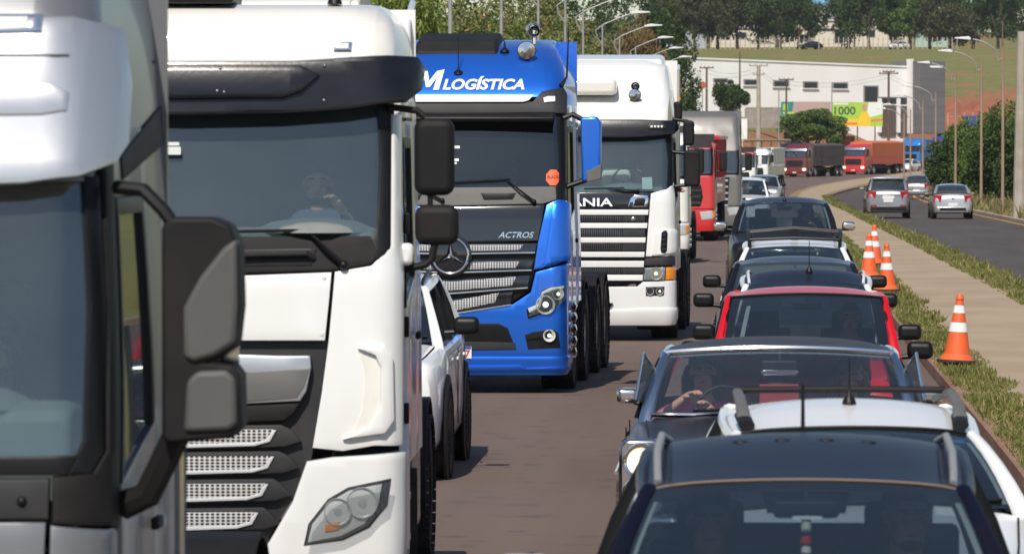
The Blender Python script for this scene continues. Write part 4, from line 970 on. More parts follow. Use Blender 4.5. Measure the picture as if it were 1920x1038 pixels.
# ================================================================== simpler trucks farther down the queue
def truck_simple(label, X, Y, yaw, pm, ztop=3.6, cargo=None, group=None, grille=None, gbars=None, low=None, lit=False, visor=None, cargo_mat=None, clen=8.0, ztc=3.2, mirror_mat=None, words=None, topm=None, dark=False):
    g = gz(X, Y) if Y < 560 else sinterp(Y, GZ)
    t = thing('truck', (X, Y, g), yaw, label, 'truck', group)
    zt = ztop
    sh = Shell([(.1, .08), (.5, 0), (1.8, .03), (2.0, .07), (2.65, .24), (2.85, .32), (max(2.95, zt - .2), .42 if zt < 3.2 else .75), (zt, .7 if zt < 3.2 else 1.2)],
               [(.1, 1.22), (.6, 1.26), (1.9, 1.25), (2.8, 1.21), (max(2.95, zt - .2), 1.16), (zt, 1.03)],
               [(.1, .16), (1.8, .18), (2.8, .16), (zt, .3)], .07, 2.1)
    low = low or pm
    cab_rest(t, sh, pm, zt - .01, (1.9, 2.60), .85, (.45, 1.42), m_matt, wrap_y=.3, topm=topm or pm)
    cab_inside(t, sh, 2.05, .6, .5, dash=m_interior)
    sh.panel(t, 'roof_front', topm or pm, [(0, zt - .01), (4, zt - .01), (4, 2.70), (0, 2.70)], 0, .04, .004, px=False, full=True)
    sh.panel(t, 'windscreen', m_wsdark if dark else m_ws, [(0, 2.74), (1.13, 2.74), (1.16, 2.4), (1.15, 2.0), (0, 1.98)], -.012, .006, 0, px=False, full=True)
    sh.panel(t, 'windscreen_frame', m_black, [(1.12, 2.74), (1.19, 2.74), (1.21, 2.4), (1.2, 1.93), (0, 1.90), (0, 1.985), (1.14, 2.0), (1.155, 2.4)][:4] + [(1.14, 1.93), (1.14, 2.0), (1.155, 2.4)], .004, .03, .004, px=False, mir=2)
    for mr in (0, -1): sh.panel(t, 'pillar', pm, [(1.20, 2.74), (1.31, 2.74), (1.36, 1.9), (1.22, 1.9)], .003, .04, .004, px=False, mir=mr)
    if visor: sh.panel(t, 'sun_visor', visor, [(0, 2.88), (1.18, 2.88), (1.19, 2.66), (1.1, 2.62), (0, 2.60)], .15, .03, .02, px=False, full=True)
    sh.panel(t, 'front_hatch', pm, [(0, 1.92), (1.2, 1.93), (1.36, 1.92), (1.36, .95), (0, .95)], .0, .05, .008, px=False, full=True)
    sh.panel(t, 'grille_surround', grille or m_black, [(0, 1.66), (.86, 1.66), (.92, 1.3), (.84, 1.02), (0, 1.02)] if not gbars else [(0, 1.86), (.9, 1.86), (.84, .9), (0, .9)], .008, .03, .01, px=False, full=True)
    for k in range(5 if gbars else 3):
        z = (1.78 - .2 * k) if gbars else (1.52 - .18 * k)
        sh.panel(t, 'grille_bar', gbars or m_dgrey, [(0, z), (.86, z), (.85, z - .07), (0, z - .07)], .03, .04, .01, px=False, full=True)
    bp = sh.panel(t, 'bumper', low, [(0, .93), (1.24, .93), (1.6, .93), (1.6, .30), (0, .28)], .02, .07, .02, px=False, full=True)
    for mr in (0, -1):
        hl = sh.panel(t, 'headlamp', m_lamp_on if lit else m_reflector, [(.82, .86), (1.18, .90), (1.2, .66), (.88, .62)], .03, .03, .01, px=False, mir=mr)
        sh.panel(hl, 'turn_signal', m_orange, [(1.19, .88), (1.25, .88), (1.25, .7), (1.19, .68)], .03, .02, .005, px=False, mir=mr)
    sh.panel(bp, 'number_plate', m_plate, [(-.2, .52), (.2, .52), (.2, .40), (-.2, .40)], .03, .02, .002, px=False)
    for sg in (1, -1):
        mm = slab(t, 'mirror', mirror_mat or m_matt, rrect(sg * 1.50, 2.35, .22, .56, .05), .38, .52, .04, 3)
        MB().tube([(sg * 1.2, .45, 2.66), (sg * 1.5, .45, 2.62)], .02, 6).build('mirror_arm', m_black, t)
        MB().tube([(sg * 1.22, .45, 2.02), (sg * 1.5, .45, 2.10)], .02, 6).build('mirror_arm', m_black, t)
        ck = MB(); [ck.lathe([(.001, -.05), (.06, -.045), (.07, 0), (.06, .045), (.001, .05)], 10, (sg * 1.24, .95, .40 + .12 * k)) for k in range(4)]; ck.build('chrome_step_stack', m_chrome, t)
    L = 6.2
    ax = [(1.4, False), (4.4, True), (5.7, True)]
    if cargo:
        y0, y1 = 2.35, 2.35 + clen; L = y1 - .2
        ax = [(1.4, False), (2.9, False), (y1 - 2.3, True), (y1 - 1.0, True)]
        b = rbox('load_bed', (0, (y0 + y1) / 2, 1.45), (2.5, clen, .75), cargo[0], t, .03)
        if cargo[1] == 'tarp':
            tp = MB(); tp.loft([[(-1.24, y, 1.84), (-1.25, y, ztc - .1), (-1.1, y, ztc), (0, y, ztc + .12), (1.1, y, ztc), (1.25, y, ztc - .1), (1.24, y, 1.84)] for y in np.linspace(y0 + .02, y1 - .02, 9)])
            tp.build('tarpaulin', cargo_mat, t, smooth=25)
            for k in range(1, 5):
                y = y0 + clen * k / 5
                MB().loft([[(1.253, y - .04 , 1.5), (1.268, y - .04, 1.5), (1.268, y - .04, ztc - .1), (1.253, y - .04, ztc - .1)], [(1.253, y + .04, 1.5), (1.268, y + .04, 1.5), (1.268, y + .04, ztc - .1), (1.253, y + .04, ztc - .1)]]).build('strap', cargo_mat, t)
        else:
            bb = MB()
            for sg in (1, -1): bb.box((sg * 1.22, (y0 + y1) / 2, ztc / 2 + .95), (.06, clen, ztc - 1.8))
            bb.box((0, y0 + .03, ztc / 2 + .95), (2.5, .06, ztc - 1.8)); bb.box((0, y1 - .03, ztc / 2 + .95), (2.5, .06, ztc - 1.8))
            bb.build('tipper_body', cargo[0], t, .01)
            for sg in (1, -1):
                for k in range(6): MB().box((sg * 1.27, y0 + .3 + k * (clen - .6) / 5, ztc / 2 + .92), (.05, .1, ztc - 1.86)).build('tipper_rib', cargo[0], t, .01)
                MB().box((sg * 1.28, (y0 + y1) / 2, ztc - .02), (.10, clen + .02, .10)).build('tipper_rail', cargo[0], t, .01)
            MB().box((0, y0 - .03, ztc - .02), (2.52, .12, .12)).build('tipper_rail', cargo[0], t, .01)
    chassis(t, L, ax, 1.24)
    return t, sh
m_or = mat('faded orange tarpaulin', (.62, .14, .045), .75, col2=(.50, .16, .07), scale=1.2, bump=.3, bscale=4)
m_bt = mat('dark brown tarpaulin', (.070, .052, .050), .8, col2=(.10, .08, .075), scale=1.2, bump=.3, bscale=4)
m_sgrey = paint('dusty grey truck paint', (.15, .148, .142), .2, .4, .15)
QG = 'lorries queued in the left lane'
truck_simple('white truck mostly hidden behind the one with white grille bars, only its edge showing', -3.08, 122, R(-1), m_cream, 3.0, group=QG)
te, she = truck_simple('red tipper truck with a ribbed red body behind the white trucks', -2.83, 157, R(-1.5), m_red, 2.75, (m_red, 'tip'), QG, clen=7.2, ztc=3.05)
tf, shf = truck_simple('grey high-roof truck rising behind the red tipper', -2.14, 172, R(-1.5), m_sgrey, 4.0, None, QG, gbars=m_silver, topm=m_sgrey, dark=False)
for sg in (1,):
    a = MB().box((-.15, 1.0, 3.62), (1.7, .5, .14)); a.build('roof_box', m_silver, tf, .05)
FG = 'lorries coming round the far bend'
truck_simple('red-roofed white truck cab between the pale car and the white lorry', -2.0, 318, R(-3), m_white, 2.85, None, FG, topm=m_red, mirror_mat=m_white, low=m_red, clen=7)
truck_simple('white lorry at the start of the bend beside the dirt bank', -1.25, 400, R(-8), m_white, 3.1, (m_white, 'tip'), FG, visor=m_white, clen=7, ztc=3.1)
truck_simple('dark red lorry with a dark brown covered load on the bend', 2.65, 540, R(-20), m_dkred, 3.3, (m_bt, 'tarp'), FG, lit=True, visor=m_alu, cargo_mat=m_bt, clen=9.5, ztc=3.25)
truck_simple('bright red lorry with an orange covered load on the bend', 9.0, 566, R(-22), m_red, 3.2, (m_red, 'tarp'), FG, lit=True, visor=m_alu, cargo_mat=m_or, clen=10, ztc=3.45)
m_fb = paint('mid blue truck paint', (.02, .17, .50)); m_fb2 = paint('deep blue truck paint', (.02, .05, .33))
truck_simple('mid blue lorry behind the white car, right of the orange load', 16.4, 622, R(-26), m_fb, 3.5, (m_fb, 'tip'), FG, visor=m_fb, clen=8, ztc=3.3, dark=True)
truck_simple('deep blue lorry behind the mid blue one, half hidden by bushes', 20.6, 652, R(-28), m_fb2, 3.5, (m_fb2, 'tip'), FG, visor=m_fb, clen=8, ztc=3.3, dark=True)
truck_simple('white lorry peeping above the roadside bushes', 25.6, 690, R(-30), m_white, 3.4, (m_white, 'tip'), FG, clen=8, ztc=3.4)
# ================================================================== cars
def bez(tab): return lambda y: sinterp(y, tab)
def car(name, label, cat, X, Yt, pm, yaw=0.0, group=None, L=4.1, w=.86, cowl=(1.0, .95), wst=(1.72, 1.40), apex=(2.3, 1.48), rft=(3.1, 1.42), rgb=(3.75, .98), zh=.78, belt=None, tail=(.95, .95),
        wc=.72, wt=.57, wr=.55, roofm=None, glass=None, pillarm=None, rails=None, wheels=(.82, 3.35), wr_=.31, mirrors=None, mz=None, lit=False, away=False, pillars=(2.05, 2.95), frit=True, bed=None,
        seatm=None, antenna=None, plate=True, grillem=None, lampm=None, ground=None, dash=None, clad=None, side_glass=None, chrome_edge=None, inside=True, roof_edge=None, mo=.12, ms=1.0):
    """A car, front at local y=0 facing -y. Yt: world depth of the windscreen's top edge (of the tail when away)."""
    roofm = roofm or pm; glass = glass or m_wsdark; pillarm = pillarm or pm; belt = belt or cowl[1]; side_glass = side_glass or m_side
    Yr = Yt + L if away else Yt - wst[0]
    g = (gz(X, Yt) if ground is None else ground) + .002
    t = thing(name, (X, Yr, g), math.pi + yaw if away else yaw, label, cat, group)
    # ---- lower body
    wy = bez([(0, .80 * w), (.06, .90 * w), (.3, .965 * w), (.8, w), (L - .9, w), (L - .3, .965 * w), (L - .06, .90 * w), (L, .82 * w)])
    hood = bez([(0, zh - .22), (.04, zh - .10), (.14, zh - .02), (.35, zh), (cowl[0] + .02, cowl[1])])
    deck = bez([(min(rgb[0], L - .22), rgb[1]), (max(min(rgb[0] + .25, L - .25), min(rgb[0], L - .22) + .02), tail[0]), (L - .16, tail[0] - .01), (L - .05, tail[0] - .08), (L, tail[0] - .22)])
    st = [0, .015, .05, .12, .22, .38, .6, .8 * cowl[0], cowl[0] + .02]
    rings = []
    def ring(y, kind, ztop):
        W = wy(y); zb = .24 + (.06 if y < .1 or y > L - .1 else 0)
        out = [(W * .92, zb), (W * .985, zb + .10), (W, .52), (W, .62), (W * .985, ztop - .13), (W * .955, ztop - .05), (W * .90, ztop - .012)]
        if kind == 'hood': inn = [(W * .78, ztop + .008), (W * .5, ztop + .03), (W * .22, ztop + .04)]; c = ztop + .042
        else: inn = [(W * .88, ztop - .03), (W * .86, .48), (W * .4, .42)]; c = .42
        r = out + inn
        return [(x, y, z) for x, z in r] + [(0, y, c)] + [(-x, y, z) for x, z in r[::-1]]
    for y in st: rings.append(ring(y, 'hood', hood(y)))
    for y in np.linspace(cowl[0] + .04, rgb[0] - .02, 9): rings.append(ring(float(y), 'tub', belt + (rgb[1] - belt) * max(0, (y - cowl[0]) / (rgb[0] - cowl[0]))))
    e = [rgb[0]] + [y for y in (rgb[0] + .12, rgb[0] + .25) if y < L - .2] + [L - .16, L - .05, L - .012, L]
    for y in e: rings.append(ring(y, 'hood', deck(y)))
    b = MB().loft(rings, closed=True); body = b.build('body', pm, t, smooth=32)
    # hood shut line
    hs = MB(); [hs.tube([(sg * wy(.3) * .80, .12, hood(.12) + .006), (sg * wy(.5) * .83, .5, hood(.5) + .006), (sg * wy(cowl[0]) * .86, cowl[0] - .05, hood(cowl[0] - .05) + .004)], .006, 5) for sg in (1,)]
    hs.build('bonnet_gap', m_black, body)
    hs = MB().tube([(-wy(.3) * .80, .12, hood(.12) + .006), (-wy(.5) * .83, .5, hood(.5) + .006), (-wy(cowl[0]) * .86, cowl[0] - .05, hood(cowl[0] - .05) + .004)], .006, 5).build('bonnet_gap', m_black, body)
    # ---- greenhouse lines
    def wsb(u): return Vector((u * wc, cowl[0] + .13 * u * u, cowl[1] + .025))
    def wstp(u): return Vector((u * wt, wst[0] + .06 * u * u, wst[1] - .035 * u * u))
    def rgt(u): return Vector((u * wr, rft[0] - .06 * u * u, rft[1] - .035 * u * u))
    def rgbm(u): return Vector((u * min(wc, w * .86), rgb[0] - .08 * u * u, rgb[1] + .02))
    def patch(fa, fb, bul, n=14, m=6, off=0.0, ulim=1.0, v0=0.0, v1=1.0):
        def f(i, j):
            u = (i * 2 - 1) * ulim; v = v0 + (v1 - v0) * j; p = fa(u).lerp(fb(u), v); k = 4 * v * (1 - v)
            return p + Vector((0, bul[0] * k, bul[1] * k)) + Vector((0, bul[0], bul[1])).normalized() * off
        return f
    ws = MB().grid(patch(wsb, wstp, (-.03, .03)), 14, 6).build('windscreen', glass, t, smooth=60)
    if frit:
        MB().grid(patch(wsb, wstp, (-.03, .03), off=-.006, v0=.93, v1=1.0), 14, 2).build('windscreen_band', m_black, t, smooth=60)
        MB().grid(patch(wsb, wstp, (-.03, .03), off=-.006, v0=0, v1=.05), 14, 2).build('windscreen_band', m_black, t, smooth=60)
    rg = MB().grid(patch(rgbm, rgt, (.03, .03)), 12, 5).build('rear_window', side_glass if away else glass, t, smooth=60)
    # roof skin with thickness
    def roof(i, j, off=0.0):
        u = i * 2 - 1; a = wstp(u); c = rgt(u); v = j
        y = a.y + (c.y - a.y) * v; x = a.x + (c.x - a.x) * v + u * .035 * math.sin(math.pi * v)
        zc = sinterp(y, [(wst[0], wst[1]), (apex[0], apex[1]), (rft[0], rft[1])]) if True else 0
        return Vector((x, y, zc - (.035 + .02 * math.sin(math.pi * v)) * u * u - .05 * u ** 8 * math.sin(math.pi * min(1, v * 1.2 + .1)) + off))
    nu, nv = 16, 10; top = [roof(i / nu, j / nv) for j in range(nv + 1) for i in range(nu + 1)]; bot = [roof(i / nu, j / nv, -.028) for j in range(nv + 1) for i in range(nu + 1)]
    k = nu + 1; N = len(top); fs = []
    for j in range(nv):
        for i in range(nu):
            q = (j * k + i, j * k + i + 1, (j + 1) * k + i + 1, (j + 1) * k + i); fs += [q, tuple(N + z for z in q[::-1])]
    ed = [i for i in range(k)] + [j * k + nu for j in range(1, nv + 1)] + [nv * k + i for i in range(nu - 1, -1, -1)] + [j * k for j in range(nv - 1, 0, -1)]
    for a, c in zip(ed, ed[1:] + ed[:1]): fs.append((a, c, N + c, N + a))
    rf = MB().add(top + bot, fs).build('roof', roofm, t, smooth=40)
    # pillars and side glass
    for sg in (1, -1):
        ap = [patch(wsb, wstp, (-.03, .03))((sg * .995 + 1) / 2, v) for v in (0, .25, .5, .75, 1)]
        MB().tube([ap[0] + (ap[0] - ap[1]).normalized() * .12 - Vector((0, 0, .03))] + ap, [.05, .048, .042, .036, .032, .030], 10, flat=.7).build('front_pillar', pillarm, t)
        cp = [patch(rgbm, rgt, (.03, .03))((sg * .995 + 1) / 2, v) for v in (0, .33, .66, 1)]
        MB().tube(cp, [.075, .065, .055, .045], 8, flat=.75).build('rear_pillar', pillarm, t)
        er = [roof((sg + 1) / 2, v) for v in (0, .2, .4, .6, .8, 1)]
        MB().tube([p + Vector((sg * .012, 0, -.015)) for p in er], .028, 8).build('roof_rail_trim', roof_edge or pillarm, t)
        a0 = wsb(sg); c0 = rgbm(sg)
        def topl(y):
            if y < wst[0]:
                v = (y - a0.y) / max(.01, wstp(sg).y - a0.y); v = max(0, min(1, v)); return a0.lerp(wstp(sg), v)
            if y > rft[0] - .06:
                v = (y - rgt(sg).y) / max(.01, c0.y - rgt(sg).y); v = max(0, min(1, v)); return rgt(sg).lerp(c0, v)
            return roof((sg + 1) / 2, (y - wstp(sg).y) / (rgt(sg).y - wstp(sg).y)) + Vector((0, 0, -.02))
        def botl(y): return Vector((sg * w * .90, y, belt + (rgb[1] - belt) * (y - cowl[0]) / (rgb[0] - cowl[0]) - .01))
        ys = [a0.y + .02] + list(pillars) + [c0.y - .03]
        for ya, yb in zip(ys, ys[1:]):
            def sf(i, j, ya=ya, yb=yb):
                y = ya + (yb - ya) * i; p = topl(y); q = botl(y); r = q.lerp(p, j); r.y = y; r.x += sg * .03 * 4 * j * (1 - j) * .5; return r
            MB().grid(sf, 8, 4).build('side_window', side_glass, t, smooth=60)
        for y in pillars:
            p = topl(y); q = botl(y); MB().tube([q, q.lerp(p, .5) + Vector((sg * .02, 0, 0)), p], [.05, .04, .035], 6, flat=.5).build('middle_pillar', m_black, t)
        MB().tube([botl(ys[0]), botl((ys[0] + ys[-1]) / 2), botl(ys[-1])], .02, 6).build('window_sill', m_black if chrome_edge is None else chrome_edge, t)
        # door lines and handles
        for y in pillars: MB().tube([(sg * (wy(y) + .0015), y, belt - .06), (sg * (wy(y) + .0015), y, .38)], .005, 5).build('door_gap', m_black, body)
        for y in pillars: MB().box((sg * (wy(y) + .012), y - .16, belt - .14), (.02, .15, .03)).build('door_handle', pm, body, .008)
        # mirror
        mm = mirrors or m_black; zz = mz or cowl[1] + .10
        mir = MB().prism(rrect(sg * (w + mo), zz, .22 * ms, .15 * ms, .05 * ms), 'y', cowl[0] + .24, cowl[0] + .36).build('mirror', mm, t, .055, 5)
        MB().prism(rrect(sg * (w + mo), zz, .18 * ms, .11 * ms, .04 * ms), 'y', cowl[0] + .361, cowl[0] + .365).build('mirror_glass', m_chrome, mir)
        MB().tube([(sg * w * .93, cowl[0] + .30, zz - .06), (sg * (w + mo - .06), cowl[0] + .30, zz - .05)], .022, 8).build('mirror_stalk', m_black, mir)
        # wheels, arch liners
        for y in wheels:
            if wr_ is None: continue
            wheel(t, (sg * (w - .085), y, wr_), wr_, .20, 'car')
            ar = MB(); ar.lathe([(wr_ * .6, 0), (wr_ + .055, 0), (wr_ + .07, .008), (wr_ + .085, 0)], 28, (sg * (w - .005), y, wr_ + .01), 'x')
            if clad: ar.lathe([(wr_ + .05, 0), (wr_ + .06, .03), (wr_ + .13, .02), (wr_ + .14, 0)], 28, (sg * (w - .01), y, wr_ + .01), 'x')
            ar.build('wheel_arch', clad or m_black, body)
    # ---- front and rear ends
    gm = grillem or m_black
    gr = MB().prism([(-w * .42, zh - .10), (w * .42, zh - .10), (w * .36, zh - .26), (-w * .36, zh - .26)], 'y', -.012, .12).build('grille', gm, body, .01)
    MB().prism([(-w * .62, .40), (w * .62, .40), (w * .55, .28), (-w * .55, .28)], 'y', -.010, .12).build('lower_grille', m_black, body, .01)
    for sg in (1, -1):
        hl = MB().loft([[(sg * w * a, y + o, z) for a, y, z in ((.50, .0, zh - .10), (.86, .16, zh - .05), (.90, .24, zh - .17), (.56, .0, zh - .22))] for o in (-.012, .10)]).build('headlamp', lampm or (m_lamp_on if lit else m_reflector), t, .01)
        tl = MB().loft([[(sg * w * a, L - y + o, z) for a, y, z in ((.54, .0, tail[0] - .05), (.93, .10, tail[0] - .03), (.965, .16, tail[0] - .33), (.62, .0, tail[0] - .32))] for o in (.03, -.10)]).build('tail_lamp', m_redlens, t, .01)
    if plate:
        MB().box((0, -.018, .46), (.40, .012, .13)).build('number_plate', m_plate, body)
        MB().box((0, L + .012, tail[0] - .42), (.40, .012, .13)).build('number_plate', m_plate, body)
    MB().prism([(-w * .80, .52), (w * .80, .52), (w * .78, .34), (-w * .78, .34)], 'y', L - .08, L + .035).build('rear_bumper', pm, body, .03, 3)
    if rails:
        for sg in (1, -1):
            ps = [roof((sg * .93 + 1) / 2, v) for v in (.10, .16, .4, .65, .88, .94)]; hgt = [0, .03, .04, .04, .03, 0]
            MB().tube([p + Vector((0, 0, h)) for p, h in zip(ps, hgt)], .015, 8, flat=1.0).build('roof_rail', rails, rf)
    if antenna is not None:
        p = roof(.5 + antenna[0] / (2 * wt), antenna[1]); a = MB(); a.lathe([(.035, 0), (.03, .02), (.010, .05), (.005, .08), (.0035, antenna[2])], 10, p); a.build('antenna', m_black, rf)
    # ---- inside
    if inside:
        d = MB().prism([(cowl[0] + .06, cowl[1] - .30), (cowl[0] + .08, cowl[1] - .03), (cowl[0] + .38, cowl[1] + .0), (cowl[0] + .52, cowl[1] - .08), (cowl[0] + .50, cowl[1] - .32)], 'x', -w * .84, w * .84).build('dashboard', dash or m_interior, t, .03)
        ya = wst[0] + .62
        for sx in (-.36, .36):
            s = MB(); s.box((sx, ya, .60), (.48, .5, .18)); s.box((sx, ya + .30, cowl[1] - .08), (.46, .13, .62), (-.2, 0, 0)); s.box((sx, ya + .39, cowl[1] + .29), (.26, .09, .17), (-.2, 0, 0)); s.build('seat', seatm or m_seat, t, .03)
        if rft[0] - wst[0] > .9:
            s = MB(); s.box((0, ya + 1.0, .60), (1.25, .5, .18)); s.box((0, ya + 1.30, cowl[1] - .06), (1.25, .14, .56), (-.22, 0, 0)); s.build('rear_seat', seatm or m_seat, t, .03)
        sx = -.36; sw = MB(); cz = cowl[1] + .02; cy = cowl[0] + .62
        sw.tube([(sx + .18 * math.cos(2 * math.pi * k / 20), cy + .07 * math.sin(2 * math.pi * k / 20), cz + .165 * math.sin(2 * math.pi * k / 20)) for k in range(21)], .014, 6, cap=False)
        sw.tube([(sx - .17, cy, cz), (sx + .17, cy, cz)], .014, 6); sw.tube([(sx, cy, cz), (sx, cy - .2, cz - .1)], .025, 6); sw.build('steering_wheel', m_black, t)
        c = wstp(0); rm = MB().prism(rrect(0, c.z - .10, .24, .065, .02), 'y', c.y - .10, c.y - .07).build('rear_view_mirror', m_black, t, .01)
        MB().tube([(0, c.y - .07, c.z - .08), (0, c.y - .02, c.z - .02)], .01, 6).build('mirror_stem', m_black, rm)
    # wipers
    if not away:
        f = patch(wsb, wstp, (-.03, .03), off=.012)
        for u0, u1 in ((.52, .95), (.22, .60)):
            MB().tube([f(u0, 0.02), f((u0 + u1) / 2, .05), f(u1, .07)], .009, 5).build('wiper', m_black, t)
    return t, dict(roof=roof, ws=patch(wsb, wstp, (-.03, .03)), wsoff=lambda o: patch(wsb, wstp, (-.03, .03), off=o), wst=wst, cowl=cowl, rf=rf, body=body, hood=hood, wy=wy)
def X_of(px, Y): return (px - VPX) / FPX * Y

m_navy = paint('black blue car paint', (.005, .006, .016), .0, .34, .02, 0, .14); m_carwhite = paint('white car paint', (.80, .80, .79), 0, .3, .03)
m_carred = paint('red car paint', (.52, .004, .012), 0, .30, .02, .3); m_carblk = paint('black car paint', (.008, .008, .010), 0, .24, .03, 0, .4)
m_vinyl = mat('black vinyl roof', (.045, .046, .055), .55, var=.2, scale=4, bump=.2, bscale=150)
m_redseat = mat('red seat vinyl', (.33, .012, .018), .55); m_cargrey = paint('grey car paint', (.30, .31, .33), .6, .32, .08); m_carsilver = paint('silver car paint', (.50, .51, .53), .6, .3, .06)
m_beige = mat('sun bleached beige seat', (.38, .36, .30), .9)
CG = 'cars queued in the right lane'
# 1 nearest: white body, near-black roof
c1, k1 = car('car', 'nearest car, white body with near-black roof and silver roof rails', 'car', X_of(1512, 19.4), 19.4, m_carwhite, group=CG, L=4.35, w=.89, cowl=(.95, 1.10), wst=(1.62, 1.62), apex=(2.75, 1.73), rft=(3.5, 1.63), rgb=(4.05, 1.12),
    zh=.98, tail=(1.1, 1.1), wc=.76, wt=.575, wr=.55, roofm=m_navy, pillarm=m_navy, rails=mat('dull grey rail', (.30, .30, .30), .5, .2), wheels=(.85, 3.45), wr_=.34, mirrors=m_carwhite, mz=1.30, antenna=None, seatm=m_seat, glass=m_wsdark, roof_edge=m_navy)
# 2 white with roof rails and crossbar
c2, k2 = car('car', 'white car with black roof rails and crossbar, behind the nearest car', 'car', X_of(1626, 25.2), 25.2, m_carwhite, R(2.0), group=CG, L=4.1, w=.83, cowl=(1.02, 1.12), wst=(1.68, 1.485), apex=(2.4, 1.585), rft=(3.4, 1.52), rgb=(3.85, 1.0),
    zh=.99, belt=1.10, tail=(1.0, 1.0), wc=.74, wt=.56, wr=.54, rails=None, antenna=(.0, .30, .22), glass=m_wsdark, mz=1.22, mo=.05, ms=.8)
# 3 big old black sedan
c3, k3 = car('car', 'black vintage sedan with chrome trim, stacked round headlamps and opened vent windows', 'car', X_of(1462, 34.5), 34.5, m_carblk, group=CG, L=5.35, w=.985, cowl=(1.75, 1.035), wst=(2.28, 1.47), apex=(2.9, 1.53), rft=(3.7, 1.45), rgb=(4.2, 1.06),
    zh=.98, tail=(1.0, 1.0), wc=.855, wt=.735, wr=.68, roofm=m_vinyl, pillarm=m_chrome, wheels=(.95, 4.0), wr_=.35, frit=False, seatm=m_redseat, glass=glass_mat('clear old windscreen', (.86, .87, .90), .05, .03), chrome_edge=m_chrome, side_glass=glass_mat('clear side glass', (.86, .88, .90), .06, .02), mirrors=m_chrome, mz=1.18, mo=-.01, ms=.65,
    plate=False, dash=m_carblk, lampm=m_carblk, grillem=m_chrome)
# 4 red
c4, k4 = car('car', 'red car with tinted windscreen between the vintage sedan and the dark roof', 'car', X_of(1512, 45.5), 45.5, m_carred, group=CG, L=4.1, w=.84, cowl=(1.05, .93), wst=(1.62, 1.49), apex=(2.2, 1.535), rft=(3.1, 1.48), rgb=(3.8, .95),
    zh=.84, tail=(.95, .95), wc=.76, wt=.66, wr=.6, wheels=(.8, 3.2), wr_=.30, mz=1.02, roof_edge=m_carred)
# 5 dark roof with pale sides
c5, k5 = car('car', 'white car with a black roof panel, behind the red car', 'car', X_of(1512, 51.2), 51.2, m_carwhite, group=CG, L=4.1, w=.86, cowl=(.95, .92), wst=(1.65, 1.42), apex=(2.4, 1.53), rft=(3.3, 1.45), rgb=(3.8, .95), wc=.74, wt=.58, wr=.56, roofm=m_navy, rails=m_carwhite, roof_edge=m_carwhite, pillarm=m_carwhite, mz=.96, antenna=(.03, .3, .3))
# 6 black sedan
c6, k6 = car('car', 'black sedan with a green tinted windscreen, behind the black roof panel', 'car', X_of(1491, 57.5), 57.5, m_carblk, group=CG, L=4.4, w=.86, cowl=(1.1, .93), wst=(1.85, 1.46), apex=(2.4, 1.51), rft=(3.1, 1.45), rgb=(3.8, .98), wc=.76, wt=.62, wr=.58, mz=1.06, glass=m_ws, seatm=m_beige, dash=m_dash)
# 7 white with rack
c7, k7 = car('car', 'white car carrying a black roof rack, in front of the dark pickup', 'car', X_of(1490, 64.8), 64.8, m_carwhite, group=CG, L=4.3, w=.88, cowl=(1.0, .95), wst=(1.7, 1.47), apex=(2.5, 1.56), rft=(3.6, 1.5), rgb=(4.05, 1.0), wc=.76, wt=.58, wr=.56, mz=1.05)
# 8 dark pickup
c8, k8 = car('pickup_truck', 'black pickup truck with chrome mirrors, one headlamp lit', 'pickup truck', X_of(1471, 88), 88, m_carblk, group=CG, L=5.3, w=.93, cowl=(1.25, 1.19), wst=(1.95, 1.69), apex=(2.5, 1.77), rft=(3.2, 1.72), rgb=(3.55, 1.18), zh=1.08, tail=(1.1, 1.1),
    wc=.82, wt=.68, wr=.64, wheels=(.95, 4.1), wr_=.38, mirrors=m_chrome, mz=1.30, lit=True, antenna=(.0, .12, .32), pillars=(2.3, 3.0))
# cars seen from behind on the other carriageway
c10, k10 = car('car', 'grey sport utility vehicle driving away, beside the silver sedan', 'car', X_of(1663, 226), 226, m_cargrey, yaw=R(.5), away=True, group='cars driving away on the right carriageway', L=4.7, w=.92, cowl=(1.2, 1.10), wst=(1.9, 1.66), apex=(2.7, 1.76), rft=(4.05, 1.68), rgb=(4.45, 1.16),
    zh=1.0, tail=(1.18, 1.1), wc=.82, wt=.64, wr=.66, wheels=(.9, 3.7), wr_=.36, rails=m_alu, ground=gz(5, 226), mz=1.25)
c11, k11 = car('car', 'silver sedan driving away, near the roadside bushes', 'car', X_of(1782, 224), 224, m_carsilver, yaw=R(1.0), away=True, group='cars driving away on the right carriageway', L=4.3, w=.84, cowl=(1.1, .95), wst=(1.8, 1.40), apex=(2.4, 1.47), rft=(3.1, 1.42), rgb=(3.8, 1.02),
    tail=(1.03, 1.0), wc=.74, wt=.56, wr=.60, antenna=(0, .1, .35), ground=gz(7.6, 224))
# details of the two rear ends
MB().prism([(-.68, 1.72), (.68, 1.72), (.62, 1.66), (-.62, 1.66)], 'y', 4.02, 4.22).build('rear_spoiler', m_cargrey, c10, .02)
MB().box((0, 4.712, 1.0), (1.05, .03, .05)).build('chrome_bar', m_chrome, c10, .01)
MB().box((0, 4.69, .42), (1.5, .12, .18)).build('lower_bumper', m_matt, c10, .03)
for sg in (1, -1): MB().box((sg * .62, 4.74, .56), (.26, .03, .05)).build('reflector', m_redlens, c10, .01)
MB().box((0, 4.712, .90), (.5, .02, .14)).build('plate_panel', m_plate, c10, .005)
MB().ball((0, 4.31, .86), .05, 12, 8, sc=(1, .3, 1)).build('badge', m_chrome, c11)
MB().box((0, 4.34, .42), (1.1, .03, .10)).build('lower_bumper', m_matt, c11, .02)
